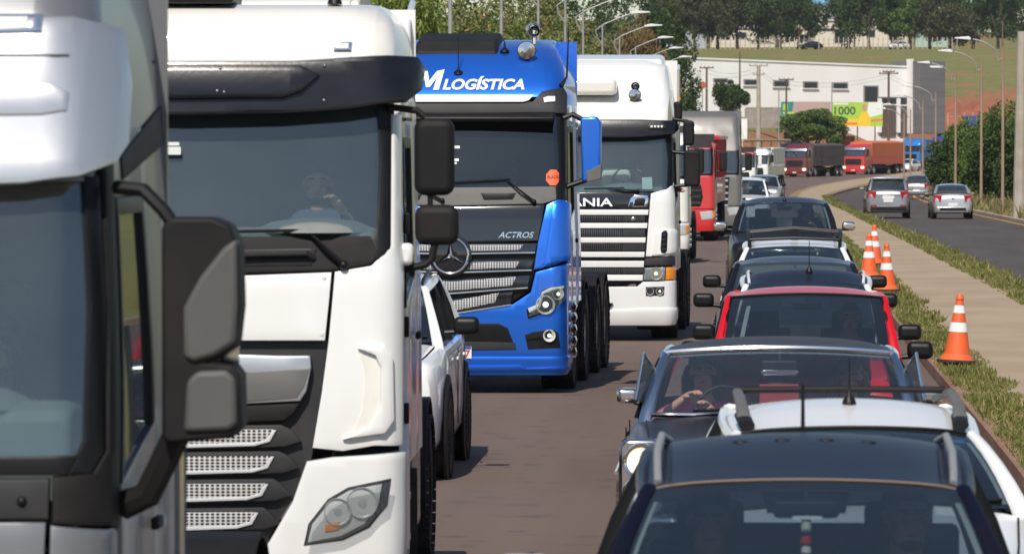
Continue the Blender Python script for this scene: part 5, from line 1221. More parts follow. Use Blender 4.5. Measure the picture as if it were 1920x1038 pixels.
# farther cars
c9, k9 = car('pickup_truck', 'white pickup truck behind the black pickup, beside the grey lorry', 'pickup truck', X_of(1398, 195), 195, m_carwhite, group=CG, L=5.2, w=.92, cowl=(1.2, 1.15), wst=(1.9, 1.72), apex=(2.5, 1.82), rft=(3.2, 1.76), rgb=(3.5, 1.2), zh=1.05, tail=(1.1, 1.1), wc=.8, wt=.66, wr=.64, wheels=(.9, 4.0), wr_=.37, mirrors=m_carwhite, mz=1.28, roof_edge=m_carwhite)
c12, k12 = car('car', 'pale grey car with one headlamp lit ahead of the dirt bank', 'car', X_of(1430, 270), 270, m_carsilver, yaw=R(-2), group=CG, L=4.6, w=.9, cowl=(1.15, 1.1), wst=(1.8, 1.62), apex=(2.4, 1.7), rft=(3.4, 1.62), rgb=(3.9, 1.15), zh=1.0, tail=(1.1, 1.1), wc=.8, wt=.64, wr=.62, wheels=(.9, 3.7), wr_=.35, lit=True, rails=m_alu)
c13, k13 = car('car', 'small white car beside the orange lorry on the far bend', 'car', X_of(1690, 588), 588, m_carwhite, yaw=R(-20), group='cars on the far bend', L=4.2, w=.86, lit=True, ground=sinterp(588, GZ))
c14, k14 = car('car', 'small dark car half hidden by the pole and bushes on the right', 'car', 9.3, 325, m_cargrey, yaw=R(-4), away=True, group='cars driving away on the right carriageway', L=4.2, w=.86, ground=sinterp(325, GZ))
c15, k15 = car('van', 'dark blue van parked on the verge left of the dark red lorry', 'van', X_of(1462, 585), 585, paint('dark blue van paint', (.015, .02, .05)), yaw=R(-35), L=5.2, w=1.0, cowl=(.8, 1.3), wst=(1.3, 2.2), apex=(2.5, 2.35), rft=(4.9, 2.3), rgb=(5.05, 1.3), zh=1.1, tail=(1.25, 1.2), wc=.9, wt=.8, wr=.8, wheels=(.9, 4.2), ground=gz(1.2, 588))
c16, k16 = car('car', 'dark parked car by the fence on the hill', 'car', X_of(1500, 985), 985, m_carblk, yaw=R(-70), group='cars parked on the hill', L=4.2, w=.86)
c17, k17 = car('car', 'white parked car by the fence on the hill, right of the dark one', 'car', X_of(1664, 990), 990, m_carwhite, yaw=R(-60), group='cars parked on the hill', L=4.2, w=.86)
# white SUV squeezed between the white truck and the blue truck
c18, k18 = car('car', 'white sport utility vehicle with black wheel arches, tucked behind the near white truck', 'car', -3.56, 45.0, m_carwhite, group='cars queued in the left lane', L=4.25, w=.91, cowl=(1.05, 1.08), wst=(1.62, 1.58), apex=(2.5, 1.69), rft=(3.7, 1.62), rgb=(4.05, 1.12), zh=1.0, tail=(1.1, 1.1),
    wc=.80, wt=.66, wr=.62, wheels=(.82, 3.40), wr_=.355, mz=1.24, clad=m_matt, rails=m_black, pillars=(2.15, 3.05))

# ---- particular details -------------------------------------------------------
# car 1: sensor hump, tag and hanging ornament behind the glass, antenna
f = k1['wsoff'](-.03)
MB().grid(lambda i, j: f(.365 + .27 * i + (.02 * (1 - j) if i > .5 else -.02 * (1 - j)) * -1, .78 + .17 * j), 6, 4).build('sensor_shade', m_black, c1)
MB().grid(lambda i, j: f(.46 + .085 * i, .735 + .022 * j), 2, 2).build('windscreen_tag', m_sticker, c1)
MB().grid(lambda i, j: f(.885 + .055 * i, .80 + .07 * j), 2, 2).build('windscreen_tag', m_sticker, c1)
orn = thing('hanging_ornament', c1.location + Vector((0, 1.52, 1.50)), 0, 'small red and white ornament hanging behind the nearest windscreen', 'ornament')
mo = mat('ornament red', (.55, .03, .03), .5); mw = mat('ornament white', (.75, .72, .65), .5); my = mat('ornament gold', (.5, .33, .08), .4, .6)
MB().tube([(0, .02, .06), (0, 0, -.02)], .003, 5).build('cord', m_black, orn)
MB().lathe([(.001, .0), (.014, -.01), (.02, -.04), (.016, -.06), (.001, -.065)], 12).build('bead', mw, orn); MB().lathe([(.001, -.065), (.022, -.075), (.022, -.10), (.001, -.108)], 12).build('bead', mo, orn)
MB().lathe([(.001, -.108), (.016, -.115), (.02, -.135), (.001, -.148)], 12).build('bead', mw, orn); MB().lathe([(.001, -.148), (.018, -.158), (.018, -.18), (.001, -.19)], 12).build('bead', my, orn)
p = k1['roof'](.5, .97); MB().lathe([(.02, 0), (.012, .02), (.009, .05), (.006, .24), (.001, .245)], 10, p).build('antenna', m_black, k1['rf'])
MB().tube([k1['roof'](i / 14, .0) + Vector((0, -.004, .002)) for i in range(15)], .0045, 5).build('windscreen_seal', mat('dusty seal', (.22, .16, .12), .7), c1)
for sg in (1, -1): MB().tube([k1['roof']((sg * .86 + 1) / 2, v) + Vector((0, 0, .003)) for v in (0.0, .1, .5, .9)], .008, 5).build('roof_seam', m_black, k1['rf'])
for u in (.3, .43, .57, .7): MB().ball(k1['roof'](u, .45) + Vector((0, 0, -.004)), .035, 10, 6, sc=(1, .5, .25)).build('rail_plug', m_black, k1['rf'])
# car 2: chunky rails with feet and a rear crossbar
for sg in (1, -1):
    ps = [k2['roof']((sg * .90 + 1) / 2, v) + Vector((0, 0, h)) for v, h in ((.06, .0), (.12, .035), (.24, .07), (.6, .085), (.95, .05))]
    MB().tube(ps, [.026, .036, .030, .026, .026], 10, flat=.7).build('roof_rail', m_mirror_grey, k2['rf'])
    MB().tube([k2['roof']((sg * .90 + 1) / 2, v) + Vector((0, 0, .03)) for v in (.03, .2)], [.040, .040], 10, flat=.6).build('rail_foot', m_matt, k2['rf'])
a, b = k2['roof'](.06, .7), k2['roof'](.94, .7); MB().tube([a + Vector((0, 0, .085)), (a + b) / 2 + Vector((0, 0, .09)), b + Vector((0, 0, .085))], .017, 8).build('crossbar', m_matt, k2['rf'])
f = k2['wsoff'](-.02); MB().grid(lambda i, j: f(.885 + .06 * i, .86 + .06 * j), 2, 2).build('windscreen_tag', mat('blue tag', (.05, .25, .65), .5), c2)
for sg in (-1, 1): MB().grid(lambda i, j: k2['wsoff'](-.04)(.5 + sg * .24 + (i - .5) * .34, .70 + .2 * j), 6, 3).build('sun_visor', m_dgrey, c2)
MB().tube([k2['roof'](i / 14, .0) + Vector((0, -.004, .004)) for i in range(15)], .008, 5).build('windscreen_seal', m_black, c2)
# car 3: chrome windscreen frame, stacked lamps, vent windows, chrome bumper and strip
f = k3['wsoff'](.012)
MB().tube([f(i / 16, 1.0) for i in range(17)], .022, 8).build('windscreen_trim', m_chrome, c3)
MB().tube([f(i / 16, 0.0) for i in range(17)], .016, 8).build('windscreen_trim', m_chrome, c3)
p = f(.5, .97); MB().tube([p + Vector((0, .05, 0)), p + Vector((0, .06, -.13))], .008, 6).build('mirror_rod', m_chrome, c3)
MB().prism(rrect(0, p.z - .15, .24, .05, .02), 'y', p.y + .03, p.y + .06).build('rear_view_mirror', m_chrome, c3, .012)
for sg in (1, -1):
    for z, lm in ((.885, m_lamp_on), (.70, None)):
        lb = lamp_bowl(c3, (sg * .84, -.03, z), .085, 'headlamp', depth=.05, glow=lm)
        MB().lathe([(.088, -.02), (.105, -.03), (.112, 0), (.11, .06)], 24, (sg * .84, -.03, z), 'y').build('headlamp_rim', m_chrome, lb)
        if lm: MB().lathe([(.001, -.022), (.06, -.018), (.086, -.004)], 20, (sg * .84, -.03, z), 'y').build('lit_lens', m_lamp_on, lb)
    MB().prism(rrect(sg * .84, .79, .27, .46, .07), 'y', -.005, .10).build('lamp_surround', m_chrome, c3, .02)
    q = Vector((sg * .87, 1.95, 1.11)); dirx = Vector((sg * .18, .02, 0))
    v = MB(); tri = [Vector((sg * .845, 2.0, 1.12)), Vector((sg * .925, 1.90, 1.16)), Vector((sg * .875, 2.02, 1.46)), Vector((sg * .80, 2.12, 1.34))]
    v.add(tri, [(0, 1, 2, 3)]); v.build('vent_window', m_side, c3)
    MB().tube([tri[1], tri[2], tri[3]], .010, 6).build('vent_frame', m_chrome, c3)
    MB().tube([(sg * 1.0, .2, .80), (sg * 1.005, 2.2, .80), (sg * 1.005, 4.6, .80)], .012, 6).build('side_trim', m_chrome, c3)
MB().tube([(x, -.06 + .10 * abs(x) ** 3, .50) for x in np.linspace(-.98, .98, 13)], .075, 10, flat=1.0).build('front_bumper', m_chrome, c3)
MB().tube([(-.55, 1.72, 1.10), (0, 1.68, 1.115), (.55, 1.72, 1.10)], .03, 6, flat=.3).build('cowl_vent', m_black, c3)
MB().prism([(-.6, 1.43), (.6, 1.43), (.62, 1.20), (-.62, 1.20)], 'y', 3.45, 3.5).build('rear_seat_top', m_redseat, c3, .03)
MB().tube([(-.6, 3.46, 1.20), (.6, 3.46, 1.20)], .014, 6).build('seat_trim', m_chrome, c3)
# car 4: seal; grab-handle glare coloured in as a pale strip at the left
f = k4['wsoff'](-.03); MB().grid(lambda i, j: f(.105 + .025 * i + .02 * j, .02 + .82 * j), 2, 6).build('pillar_lining', m_headliner, c4)
f = k4['wsoff'](.006); MB().tube([f(i / 14, .99) for i in range(15)], .010, 5).build('windscreen_seal', m_black, c4)
for sg in (1, -1): MB().tube([f((sg * .97 + 1) / 2, v) for v in (0, .3, .6, .98)], .016, 5).build('windscreen_seal', m_black, c4)
for c_, k_ in ((c1, k1), (c2, k2), (c8, k8)):          # pale pillar linings that show through the glass
    f = k_['wsoff'](-.035)
    for sg in (1, -1): MB().grid(lambda i, j, sg=sg, f=f: f((sg * (.965 - .05 * i) + 1) / 2, .02 + .9 * j), 2, 6).build('pillar_lining', m_headliner, c_)
# car 7: roof rack
rk_ = MB()
for sg in (1, -1): rk_.tube([k7['roof']((sg * .94 + 1) / 2, v) + Vector((0, 0, h)) for v, h in ((.02, .0), (.06, .10), (.3, .14), (.7, .14), (.92, .10), (.97, .0))], .024, 8)
for v, h in ((.06, .10), (.3, .14), (.55, .14), (.8, .13)): rk_.tube([k7['roof'](.03, v) + Vector((0, 0, h)), k7['roof'](.5, v) + Vector((0, 0, h - .02)), k7['roof'](.97, v) + Vector((0, 0, h))], .020, 8)
rk_.build('roof_rack', m_black, c7)
MB().prism(rrect(0, 1.60, .1, .10, .02), 'y', 2.1, 2.13).build('rack_badge', m_black, c7)
# car 8: papers on the dash, badge
f = k8['wsoff'](-.06); MB().grid(lambda i, j: f(.66 + .20 * i, .05 + .10 * j), 2, 2).build('paper', m_plate, c8)
MB().box((0, -.02, .93), (1.15, .03, .05)).build('grille_bar', m_chrome, k8['body'], .01)
# SUV: square mirror, roof rail and side cladding
# ================================================================== vegetation
def leaf_mat(name, ca, cb, cc=None, trans=.25):
    m = bpy.data.materials.new(name); m.use_nodes = True; n = m.node_tree; p = n.nodes['Principled BSDF']
    p.inputs['Roughness'].default_value = .55; p.inputs['Specular IOR Level'].default_value = .25
    geo = n.nodes.new('ShaderNodeNewGeometry'); r = n.nodes.new('ShaderNodeValToRGB'); r.color_ramp.elements[0].color = (*ca, 1); r.color_ramp.elements[1].color = (*cb, 1)
    if cc: e = r.color_ramp.elements.new(.82); e.color = (*cb, 1); r.color_ramp.elements[2].color = (*cc, 1)
    n.links.new(geo.outputs['Random Per Island'], r.inputs[0]); n.links.new(r.outputs[0], p.inputs['Base Color'])
    t = n.nodes.new('ShaderNodeBsdfTranslucent'); n.links.new(r.outputs[0], t.inputs[0]); mx = n.nodes.new('ShaderNodeMixShader'); mx.inputs[0].default_value = trans
    o = n.nodes['Material Output']; n.links.new(p.outputs[0], mx.inputs[1]); n.links.new(t.outputs[0], mx.inputs[2]); n.links.new(mx.outputs[0], o.inputs[0])
    return m
lf_green = leaf_mat('green leaves', (.065, .115, .022), (.15, .225, .05))
lf_dark = leaf_mat('dark green leaves', (.035, .065, .018), (.085, .13, .035))
lf_yel = leaf_mat('yellow green leaves', (.13, .18, .035), (.27, .31, .075))
lf_dry = leaf_mat('half dry leaves', (.10, .135, .032), (.22, .23, .07), (.36, .20, .09))
lf_brown = leaf_mat('dry brown leaves', (.17, .105, .04), (.28, .20, .08), (.12, .13, .04))
lf_olive = leaf_mat('olive leaves', (.055, .065, .025), (.11, .105, .045))
m_bark = mat('bark', (.16, .11, .08), .95, col2=(.09, .065, .05), scale=5, bump=.6, bscale=12)
def leaves(name, parent, m, blobs, n, size, seed, droop=0.3, clumps=14, aspect=.5):
    """many small leaf quads in clumps spread through ellipsoids ((cx,cy,cz),(rx,ry,rz)), local coordinates"""
    g = np.random.RandomState(seed); P = []
    vol = np.array([b[1][0] * b[1][1] * b[1][2] for b in blobs]) ** (2 / 3); cnt = (n * vol / vol.sum()).astype(int)
    for (c, r), k in zip(blobs, cnt):
        nc = max(4, int(clumps)); d = g.normal(size=(nc, 3)); d /= np.linalg.norm(d, axis=1)[:, None]; cc = d * (g.uniform(.25, 1, (nc, 1)) ** .45) * .86
        rad = g.uniform(.16, .36, nc); idx = g.randint(0, nc, k)
        q = g.normal(size=(k, 3)); q /= np.linalg.norm(q, axis=1)[:, None]; q *= (g.uniform(.2, 1, (k, 1)) ** .4)
        p = cc[idx] + q * rad[idx][:, None]
        P.append(p * np.array(r) + np.array(c))
    P = np.concatenate(P); k = len(P)
    t = g.normal(size=(k, 3)); t[:, 2] -= droop * 1.5; t /= np.linalg.norm(t, axis=1)[:, None]
    nn = g.normal(size=(k, 3)); nn[:, 2] += .9; b = np.cross(t, nn); b /= np.linalg.norm(b, axis=1)[:, None] + 1e-9
    s = size * g.uniform(.6, 1.35, (k, 1)); a = t * s; b = b * s * aspect
    V = np.stack([P - a * .5, P + b * .5, P + a * .5, P - b * .5], 1).reshape(-1, 3)
    me = bpy.data.meshes.new(name); me.vertices.add(4 * k); me.vertices.foreach_set('co', V.ravel())
    me.loops.add(4 * k); me.loops.foreach_set('vertex_index', np.arange(4 * k)); me.polygons.add(k); me.polygons.foreach_set('loop_start', np.arange(0, 4 * k, 4))
    me.update(); me.validate()
    return link(name, me, m, parent)
def trunk(parent, h, r, seed, fork=.5, spread=1.5, n=5):
    g = random.Random(seed); mb = MB(); top = h * fork
    pts = [(0, 0, -.3), (g.uniform(-.1, .1), 0, top * .5), (g.uniform(-.2, .2), g.uniform(-.2, .2), top)]
    mb.tube(pts, [r * 1.25, r, r * .85], 8)
    for k in range(n):
        a = 2 * math.pi * k / n + g.uniform(-.4, .4); e = spread * g.uniform(.6, 1.1)
        p2 = (pts[2][0] + math.cos(a) * e * .5, pts[2][1] + math.sin(a) * e * .5, top + (h - top) * .4); p3 = (pts[2][0] + math.cos(a) * e, pts[2][1] + math.sin(a) * e, h * g.uniform(.8, .95))
        mb.tube([pts[2], p2, p3], [r * .6, r * .4, r * .15], 6)
    return mb.build('trunk', m_bark, parent)
def tree(label, X, Y, h, rx, rz, zc, m, n=5000, size=.25, seed=1, group=None, blobs=None, tr=.16, fork=.45, name='tree', cat='tree', base=None, droop=.3, clumps=18, aspect=.5):
    g = gz(X, Y) - .03 if base is None else base; t = thing(name, (X, Y, g), 0, label, cat, group)
    trunk(t, min(h, zc + rz * .4), tr, seed, fork, rx * .6)
    if blobs is None:
        q = random.Random(seed); blobs = [((0, 0, zc), (rx, rx, rz))]
        for k in range(5):
            a = 2 * math.pi * k / 5 + q.uniform(-.4, .4); d = rx * q.uniform(.45, .75)
            blobs.append(((d * math.cos(a), d * math.sin(a), zc + rz * q.uniform(-.5, .45)), (rx * q.uniform(.4, .6), rx * .5, rz * q.uniform(.35, .55))))
    leaves('crown', t, m, blobs, n, size, seed, droop, clumps, aspect)
    return t
# left bank
LB = 'trees and shrubs on the left bank'
tree('leafy tree with drooping yellow green leaves beside the blue truck roof', -13.0, 186, 9.5, 2.6, 3.6, 6.2, lf_yel, 9000, .26, 3, LB, droop=.9, aspect=.28, tr=.2)
tree('darker tree behind the drooping yellow green one', -15.5, 215, 11, 3.4, 4.2, 6.5, lf_green, 8000, .28, 4, LB)
specs = [(-14.3, 232, 9.8, 2.2, lf_dry, 'tall half dry shrub between the first two lamp posts'), (-12.6, 240, 8.8, 1.9, lf_green, 'green shrub behind the second lamp post'), (-13.4, 262, 10.5, 2.5, lf_dry, 'half dry shrub right of the second lamp post'),
         (-11.6, 270, 9.2, 1.9, lf_yel, 'pale green shrub left of the third lamp post'), (-12.2, 300, 11, 2.6, lf_dry, 'reddish dry shrub behind the third lamp post'), (-10.4, 285, 8.6, 1.7, lf_green, 'green shrub above the blue truck rear corner'),
         (-10.6, 318, 10.5, 2.2, lf_dry, 'half dry shrub behind the curved lamp arm'), (-9.6, 330, 9.0, 1.9, lf_green, 'green shrub below the curved lamp arm'), (-9.9, 352, 9.6, 2.2, lf_yel, 'pale green bush left of the white truck roof'),
         (-8.9, 372, 8.2, 2.0, lf_green, 'green bush above the white truck roof'), (-8.6, 395, 9.2, 1.8, lf_dry, 'half dry bush below the small street lamps')]
for i, (x, y, h, r, m, lb) in enumerate(specs):
    tree(lb, x, y, h, r * 1.35, h * .5, h * .5, m, 11000, .24, 20 + i, LB, tr=.12, fork=.3, name='shrub', cat='shrub', clumps=40)
tree('dark evergreen mass at the back of the left bank', -14, 420, 17, 4.2, 6.5, 11, lf_dark, 9000, .32, 41, LB)
tree('tall dark tree rising at the back of the left bank, over the lamp arms', -9.6, 470, 18, 3.4, 6.0, 12.5, lf_dark, 8000, .32, 42, LB)
tree('dry brown drooping palm-like tree behind the street lamp arms', -8.3, 345, 11, 1.7, 2.2, 9.5, lf_brown, 3200, .34, 43, LB, droop=1.6, aspect=.2, tr=.12)
tree('second dry brown drooping tree right of the first', -8.4, 372, 10.5, 1.4, 1.7, 9.2, lf_brown, 2600, .34, 44, LB, droop=1.6, aspect=.2, tr=.12)
tree('round dark green tree right of the white truck roof', -7.1, 412, 10.5, 2.0, 4.0, 6.8, lf_dark, 16000, .24, 45, clumps=50)
tree('dark green tree in front of the warehouse between two poles', -4.0, 575, 10.0, 2.0, 2.0, 7.4, lf_dark, 12000, .26, 46, clumps=40)
tree('broad umbrella-shaped tree on the verge above the dark red lorry', 4.9, 592, 7.0, 4.0, 1.7, 5.4, lf_green, 22000, .25, 47, blobs=[((0, 0, 5.6), (4.0, 3.0, 1.3)), ((-2.2, 0, 4.7), (1.8, 1.8, 1.2)), ((2.4, 0, 4.5), (1.8, 1.8, 1.3)), ((.3, 0, 6.4), (2.3, 2, .9)), ((-.8, -.8, 4.7), (2.2, 1.6, 1.2))], tr=.25, fork=.4, clumps=40, base=-2.2)
# right bank bushes
RB = 'bushes along the right carriageway'
for i, (x, y, h, r, m, lb) in enumerate([(10.3, 312, 3.9, 1.2, lf_dark, 'leftmost dark bush beside the right carriageway'), (11.7, 298, 5.4, 1.5, lf_green, 'bush behind the first rusty pole on the right'), (11.6, 270, 5.2, 1.7, lf_dark, 'dark bush between two rusty poles'),
        (12.6, 285, 6.4, 2.0, lf_green, 'taller green bush behind the dark ones on the right'), (12.6, 252, 5.4, 1.8, lf_dark, 'dark bush left of the thick concrete pole'), (14.2, 265, 6.6, 2.2, lf_green, 'bush at the right edge behind the concrete pole'), (11.6, 322, 5.2, 1.5, lf_green, 'green bush behind the leftmost dark one')]):
    tree(lb, x, y, h, r, h * .48, h * .5, m, 9000, .20, 60 + i, RB, tr=.10, fork=.3, name='bush', cat='bush', clumps=34)
# trees along the hilltop fence
HG = 'trees along the fence on the hill'
hill = [(1235, 1040, 13, 3.4, lf_olive, 'olive tree at the left end of the hill row'), (1268, 1030, 14, 3.6, lf_dark, 'dark tree left of the pale shed on the hill'), (1303, 1012, 13, 3.2, lf_olive, 'thin tree in front of the blue-grey shed'), (1345, 1020, 13, 3.0, lf_brown, 'bare brownish tree right of the blue-grey shed'),
        (1382, 1006, 15, 3.4, lf_olive, 'olive tree with two trunks above the warehouse left half'), (1422, 1030, 15, 3.8, lf_dark, 'dark tree behind the olive ones on the hill'), (1462, 1006, 15, 4.2, lf_dark, 'big dark tree above the warehouse, left of the blue-roofed house'), (1497, 1035, 14, 3.4, lf_dark, 'dark tree directly left of the blue-roofed house'),
        (1590, 1040, 15, 3.4, lf_dark, 'dark tree directly right of the blue-roofed house'), (1628, 1008, 15, 4.0, lf_dark, 'big dark tree with a leaning trunk right of the blue-roofed house'), (1672, 1008, 13, 3.0, lf_green, 'small green tree behind the white parked car'), (1705, 1035, 14, 3.6, lf_olive, 'olive tree right of the white parked car'),
        (1742, 1045, 15, 3.8, lf_dark, 'dark tree above the grey warehouse tower'), (1780, 1020, 10, 3.6, lf_olive, 'low olive tree right of the grey warehouse tower'), (1822, 1050, 16, 4.2, lf_dark, 'dark tree above the long street lamp'), (1868, 1030, 16, 4.0, lf_dark, 'dark tree with a pale trunk near the right edge'), (1910, 1045, 16, 4.2, lf_dark, 'last dark tree at the right edge of the hill')]
for i, (px_, y, h, r, m, lb) in enumerate(hill):
    tree(lb, X_of(px_, y), y, h * .95, r * 1.55, h * .44, h * .52, m, 8500, .55, 90 + i, HG, tr=.30, fork=.28, clumps=26)
tree('big leafy tree at the back of the left bank above the blue truck', -19, 300, 14, 5.0, 6.5, 7.5, lf_green, 12000, .3, 51, LB, clumps=40)
tree('tall half dry tree behind the shrubs, left of the curved lamp arm', -16.5, 340, 14, 4.5, 6.8, 7.5, lf_dry, 12000, .3, 52, LB, clumps=40)
bk = thing('wood', (0, 0, 0)); tag(bk, 'dark wood closing the top of the hill behind the houses', 'wood', kind='stuff')
leaves('foliage', bk, lf_dark, [((X_of(p_, 1190), 1190, gz(X_of(p_, 1190), 1190) + 6), (6, 4, 8)) for p_ in range(1150, 2100, 55)], 26000, .8, 140, .3, 20)
# ------------------------------------------------------------------ grass on the median and verge
def blades(name, label, m, fn, n, h0, h1, seed, wd=.012):
    g = np.random.RandomState(seed); P, H = fn(g, n); k = len(P)
    a = g.uniform(0, 2 * math.pi, k); h = (h0 + (h1 - h0) * g.uniform(0, 1, k) ** 2) * H; l = g.normal(0, .35, (k, 2)) * h[:, None]
    w_ = wd * g.uniform(.7, 1.5, k) * np.maximum(1, P[:, 1] / 60); dx = np.cos(a) * w_; dy = np.sin(a) * w_
    A = P + np.stack([dx, dy, 0 * a], 1); B = P - np.stack([dx, dy, 0 * a], 1); C = P + np.stack([l[:, 0], l[:, 1], h], 1)
    V = np.stack([A, B, C], 1).reshape(-1, 3); me = bpy.data.meshes.new(name); me.vertices.add(3 * k); me.vertices.foreach_set('co', V.ravel())
    me.loops.add(3 * k); me.loops.foreach_set('vertex_index', np.arange(3 * k)); me.polygons.add(k); me.polygons.foreach_set('loop_start', np.arange(0, 3 * k, 3)); me.update(); me.validate()
    return tag(link(name, me, m), label, 'grass', kind='stuff')
gm_green = leaf_mat('verge grass', (.11, .14, .03), (.23, .225, .07), (.44, .34, .17), .3)
gm_dry = leaf_mat('dry verge grass', (.17, .16, .055), (.33, .27, .12), (.42, .33, .17), .3)
def strip(fa, fb, y0, y1, pw=1.6, zoff=.115, patchy=.5):
    def f(g, n):
        y = y0 + (y1 - y0) * g.uniform(0, 1, n) ** pw; a = np.array([fa(v) for v in y]); b = np.array([fb(v) for v in y]); u = g.uniform(0, 1, n); x = a + (b - a) * u
        pn = np.sin(y * 1.7 + 3 * np.sin(y * .31)) + np.sin(y * .73 + 1.3) + .8 * np.sin(x * 9 + y * 2.1); keep = (pn + g.normal(0, .9, n)) > -patchy * 2
        z = np.array([sinterp(float(v), GZ) for v in y]) + zoff
        H = np.clip(.55 + .3 * pn, .35, 1.3)
        return np.stack([x, y, z], 1)[keep], H[keep]
    return f
blades('grass', 'grass growing between the kerb and the footpath', gm_green, strip(lambda y: lk(y) + .03, lambda y: path_l(y) + .10, 22, 320, 1.6, .12, .9), 80000, .03, .12, 5)
blades('grass', 'grass strip between the footpath and the right carriageway', gm_green, strip(lambda y: path_r(y) - .10, lambda y: rk(y) + .05, 60, 330, 1.3), 36000, .04, .17, 6)
blades('dry_grass', 'tall dry grass on the verge right of the right carriageway', gm_dry, strip(lambda y: rk(y) + 5.8, lambda y: rk(y) + 9.5, 150, 340, 1.2, -.03), 26000, .25, .8, 7, .02)
blades('dry_grass', 'dry grass on the left verge by the far bend', gm_dry, strip(lambda y: lk(y) - 14, lambda y: lk(y) - 9.2, 250, 560, 1.0, 0.0), 12000, .2, .6, 8, .02)

# ================================================================== traffic cones
m_cone = mat('orange cone plastic', (.85, .12, .015), .5, col2=(.70, .11, .03), scale=7, dust=.12); m_band = mat('white reflective band', (.80, .80, .82), .4, dust=.12)
cone0 = None
def cone_at(px_, pyb, label, lean, rz, zb=.13):
    s = (pyb - HOR) / (CAMZ - zb); Y = FPX / s; X = (px_ - VPX) / s
    t = thing('traffic_cone', (X, Y, zb + .03 if zb > .05 else .0), rz, label, 'traffic cone', 'orange cones along the kerb'); t.rotation_euler = (0, lean, rz)
    MB().prism([(math.cos(R(45 * k + 22.5)) * .24, math.sin(R(45 * k + 22.5)) * .24) for k in range(8)], 'z', 0, .035).build('base', m_rubber, t, .008)
    def r(h): return .165 + (.038 - .165) * (h - .035) / (.76 - .035)
    segs = [(.035, .10, m_cone, .02), (.10, .36, m_cone, 0), (.36, .47, m_band, .004), (.47, .58, m_cone, 0), (.58, .67, m_band, .004), (.67, .745, m_cone, 0)]
    for a, b, m, e in segs:
        MB().lathe([(r(a) + e + (.02 if e == .02 else 0), a), (r(b) + (e if e < .02 else 0), b)], 24).build('band' if m is m_band else 'body', m, t)
    MB().lathe([(.050, .735), (.052, .75), (.045, .765), (.040, .79), (.034, .80), (.001, .802)], 20).build('tip', m_cone, t)
    return t
cone_at(1793, 683, 'nearest orange cone, leaning slightly, at the grass edge', .05, .3)
cone_at(1662, 548, 'orange cone beside the mirrors of the queued cars, second nearest', .0, 1.1)
cone_at(1629, 522, 'orange cone directly left of the second nearest one', .0, .5)
cone_at(1639, 498, 'farthest orange cone, peeping out behind another cone', .0, 2.0)

# ================================================================== lamp posts and utility poles
m_galv = mat('galvanised steel', (.38, .38, .37), .55, .4, col2=(.30, .29, .27), scale=2)
m_rust = mat('rust streaked steel post', (.36, .27, .20), .7, .2, col2=(.28, .17, .11), scale=1.2, stretch=(1, 1, .25))
m_conc = mat('concrete pole', (.40, .36, .31), .9, col2=(.33, .27, .21), scale=1.5, bump=.2, bscale=20)
m_wood = mat('brown wooden pole', (.17, .11, .075), .9, col2=(.11, .075, .055), scale=3, stretch=(1, 1, .2))
m_lampw = mat('pale lamp housing', (.70, .71, .72), .45)
def lamp_post(X, Y, h, label, dirx=1, m=None, group=None, arm=2.0, r=.07, style=0):
    g = gz(X, Y); t = thing('street_lamp', (X, Y, g), 0, label, 'street lamp', group)
    MB().tube([(0, 0, -.3), (0, 0, h * .5), (0, 0, h)], [r, r * .85, r * .6], 10).build('post', m or m_galv, t)
    if style == 0: pts = [(0, 0, h - .9), (-dirx * .25, 0, h - .55), (-dirx * .30, 0, h - .25), (dirx * .1, 0, h + .02), (dirx * arm * .6, 0, h + .32), (dirx * arm, 0, h + .5)]
    else: pts = [(0, 0, h - .5), (dirx * .22, 0, h - .6), (dirx * .28, 0, h - .2), (dirx * .5, 0, h), (dirx * arm * .7, 0, h + .22), (dirx * arm, 0, h + .32)]
    MB().tube(pts, .032, 8).build('arm', m_galv, t)
    e = pts[-1]; MB().prism([(e[0] - .1, e[2] - .04), (e[0] + dirx * .8, e[2] + .02), (e[0] + dirx * .8, e[2] + .07), (e[0] + dirx * .2, e[2] + .12), (e[0] - .1, e[2] + .05)], 'y', -.14, .14).build('lamp_head', m_lampw, t, .02)
    return t
ords = ['first', 'second', 'third', 'fourth', 'fifth', 'sixth', 'seventh', 'eighth', 'ninth', 'tenth', 'eleventh']
LS = 'street lamps along the left bank'
for i, Y in enumerate((125, 149, 173, 196, 215, 240, 268, 300, 335, 372)):
    lamp_post(-7.45 + (0.0 if Y < 240 else .0), Y, 7.9 - gz(-7.45, Y) + sinterp(Y, GZ) * .35, '%s street lamp of the left row counting from the camera' % ords[i], 1, m_galv, LS, arm=1.35)
RS = 'rusty lamp posts along the right carriageway'
for i, (px_, Y, top) in enumerate(((1878, 233, 88), (1838, 258, 110), (1790, 292, 130), (1753, 327, 172), (1729, 355, 188), (1706, 388, 205), (1694, 410, 212))):
    X = X_of(px_, Y); z = at(px_, top, Y).z - gz(X, Y)
    lamp_post(X, Y, z, '%s rusty lamp post of the right row counting from the camera' % ords[i], -1, m_rust, RS, arm=1.3, r=.075, style=1)
lamp_post(X_of(1962, 205), 205, 8.4 + .8, 'street lamp reaching in over the right edge of the picture', -1, m_rust, RS, arm=1.0, style=1)
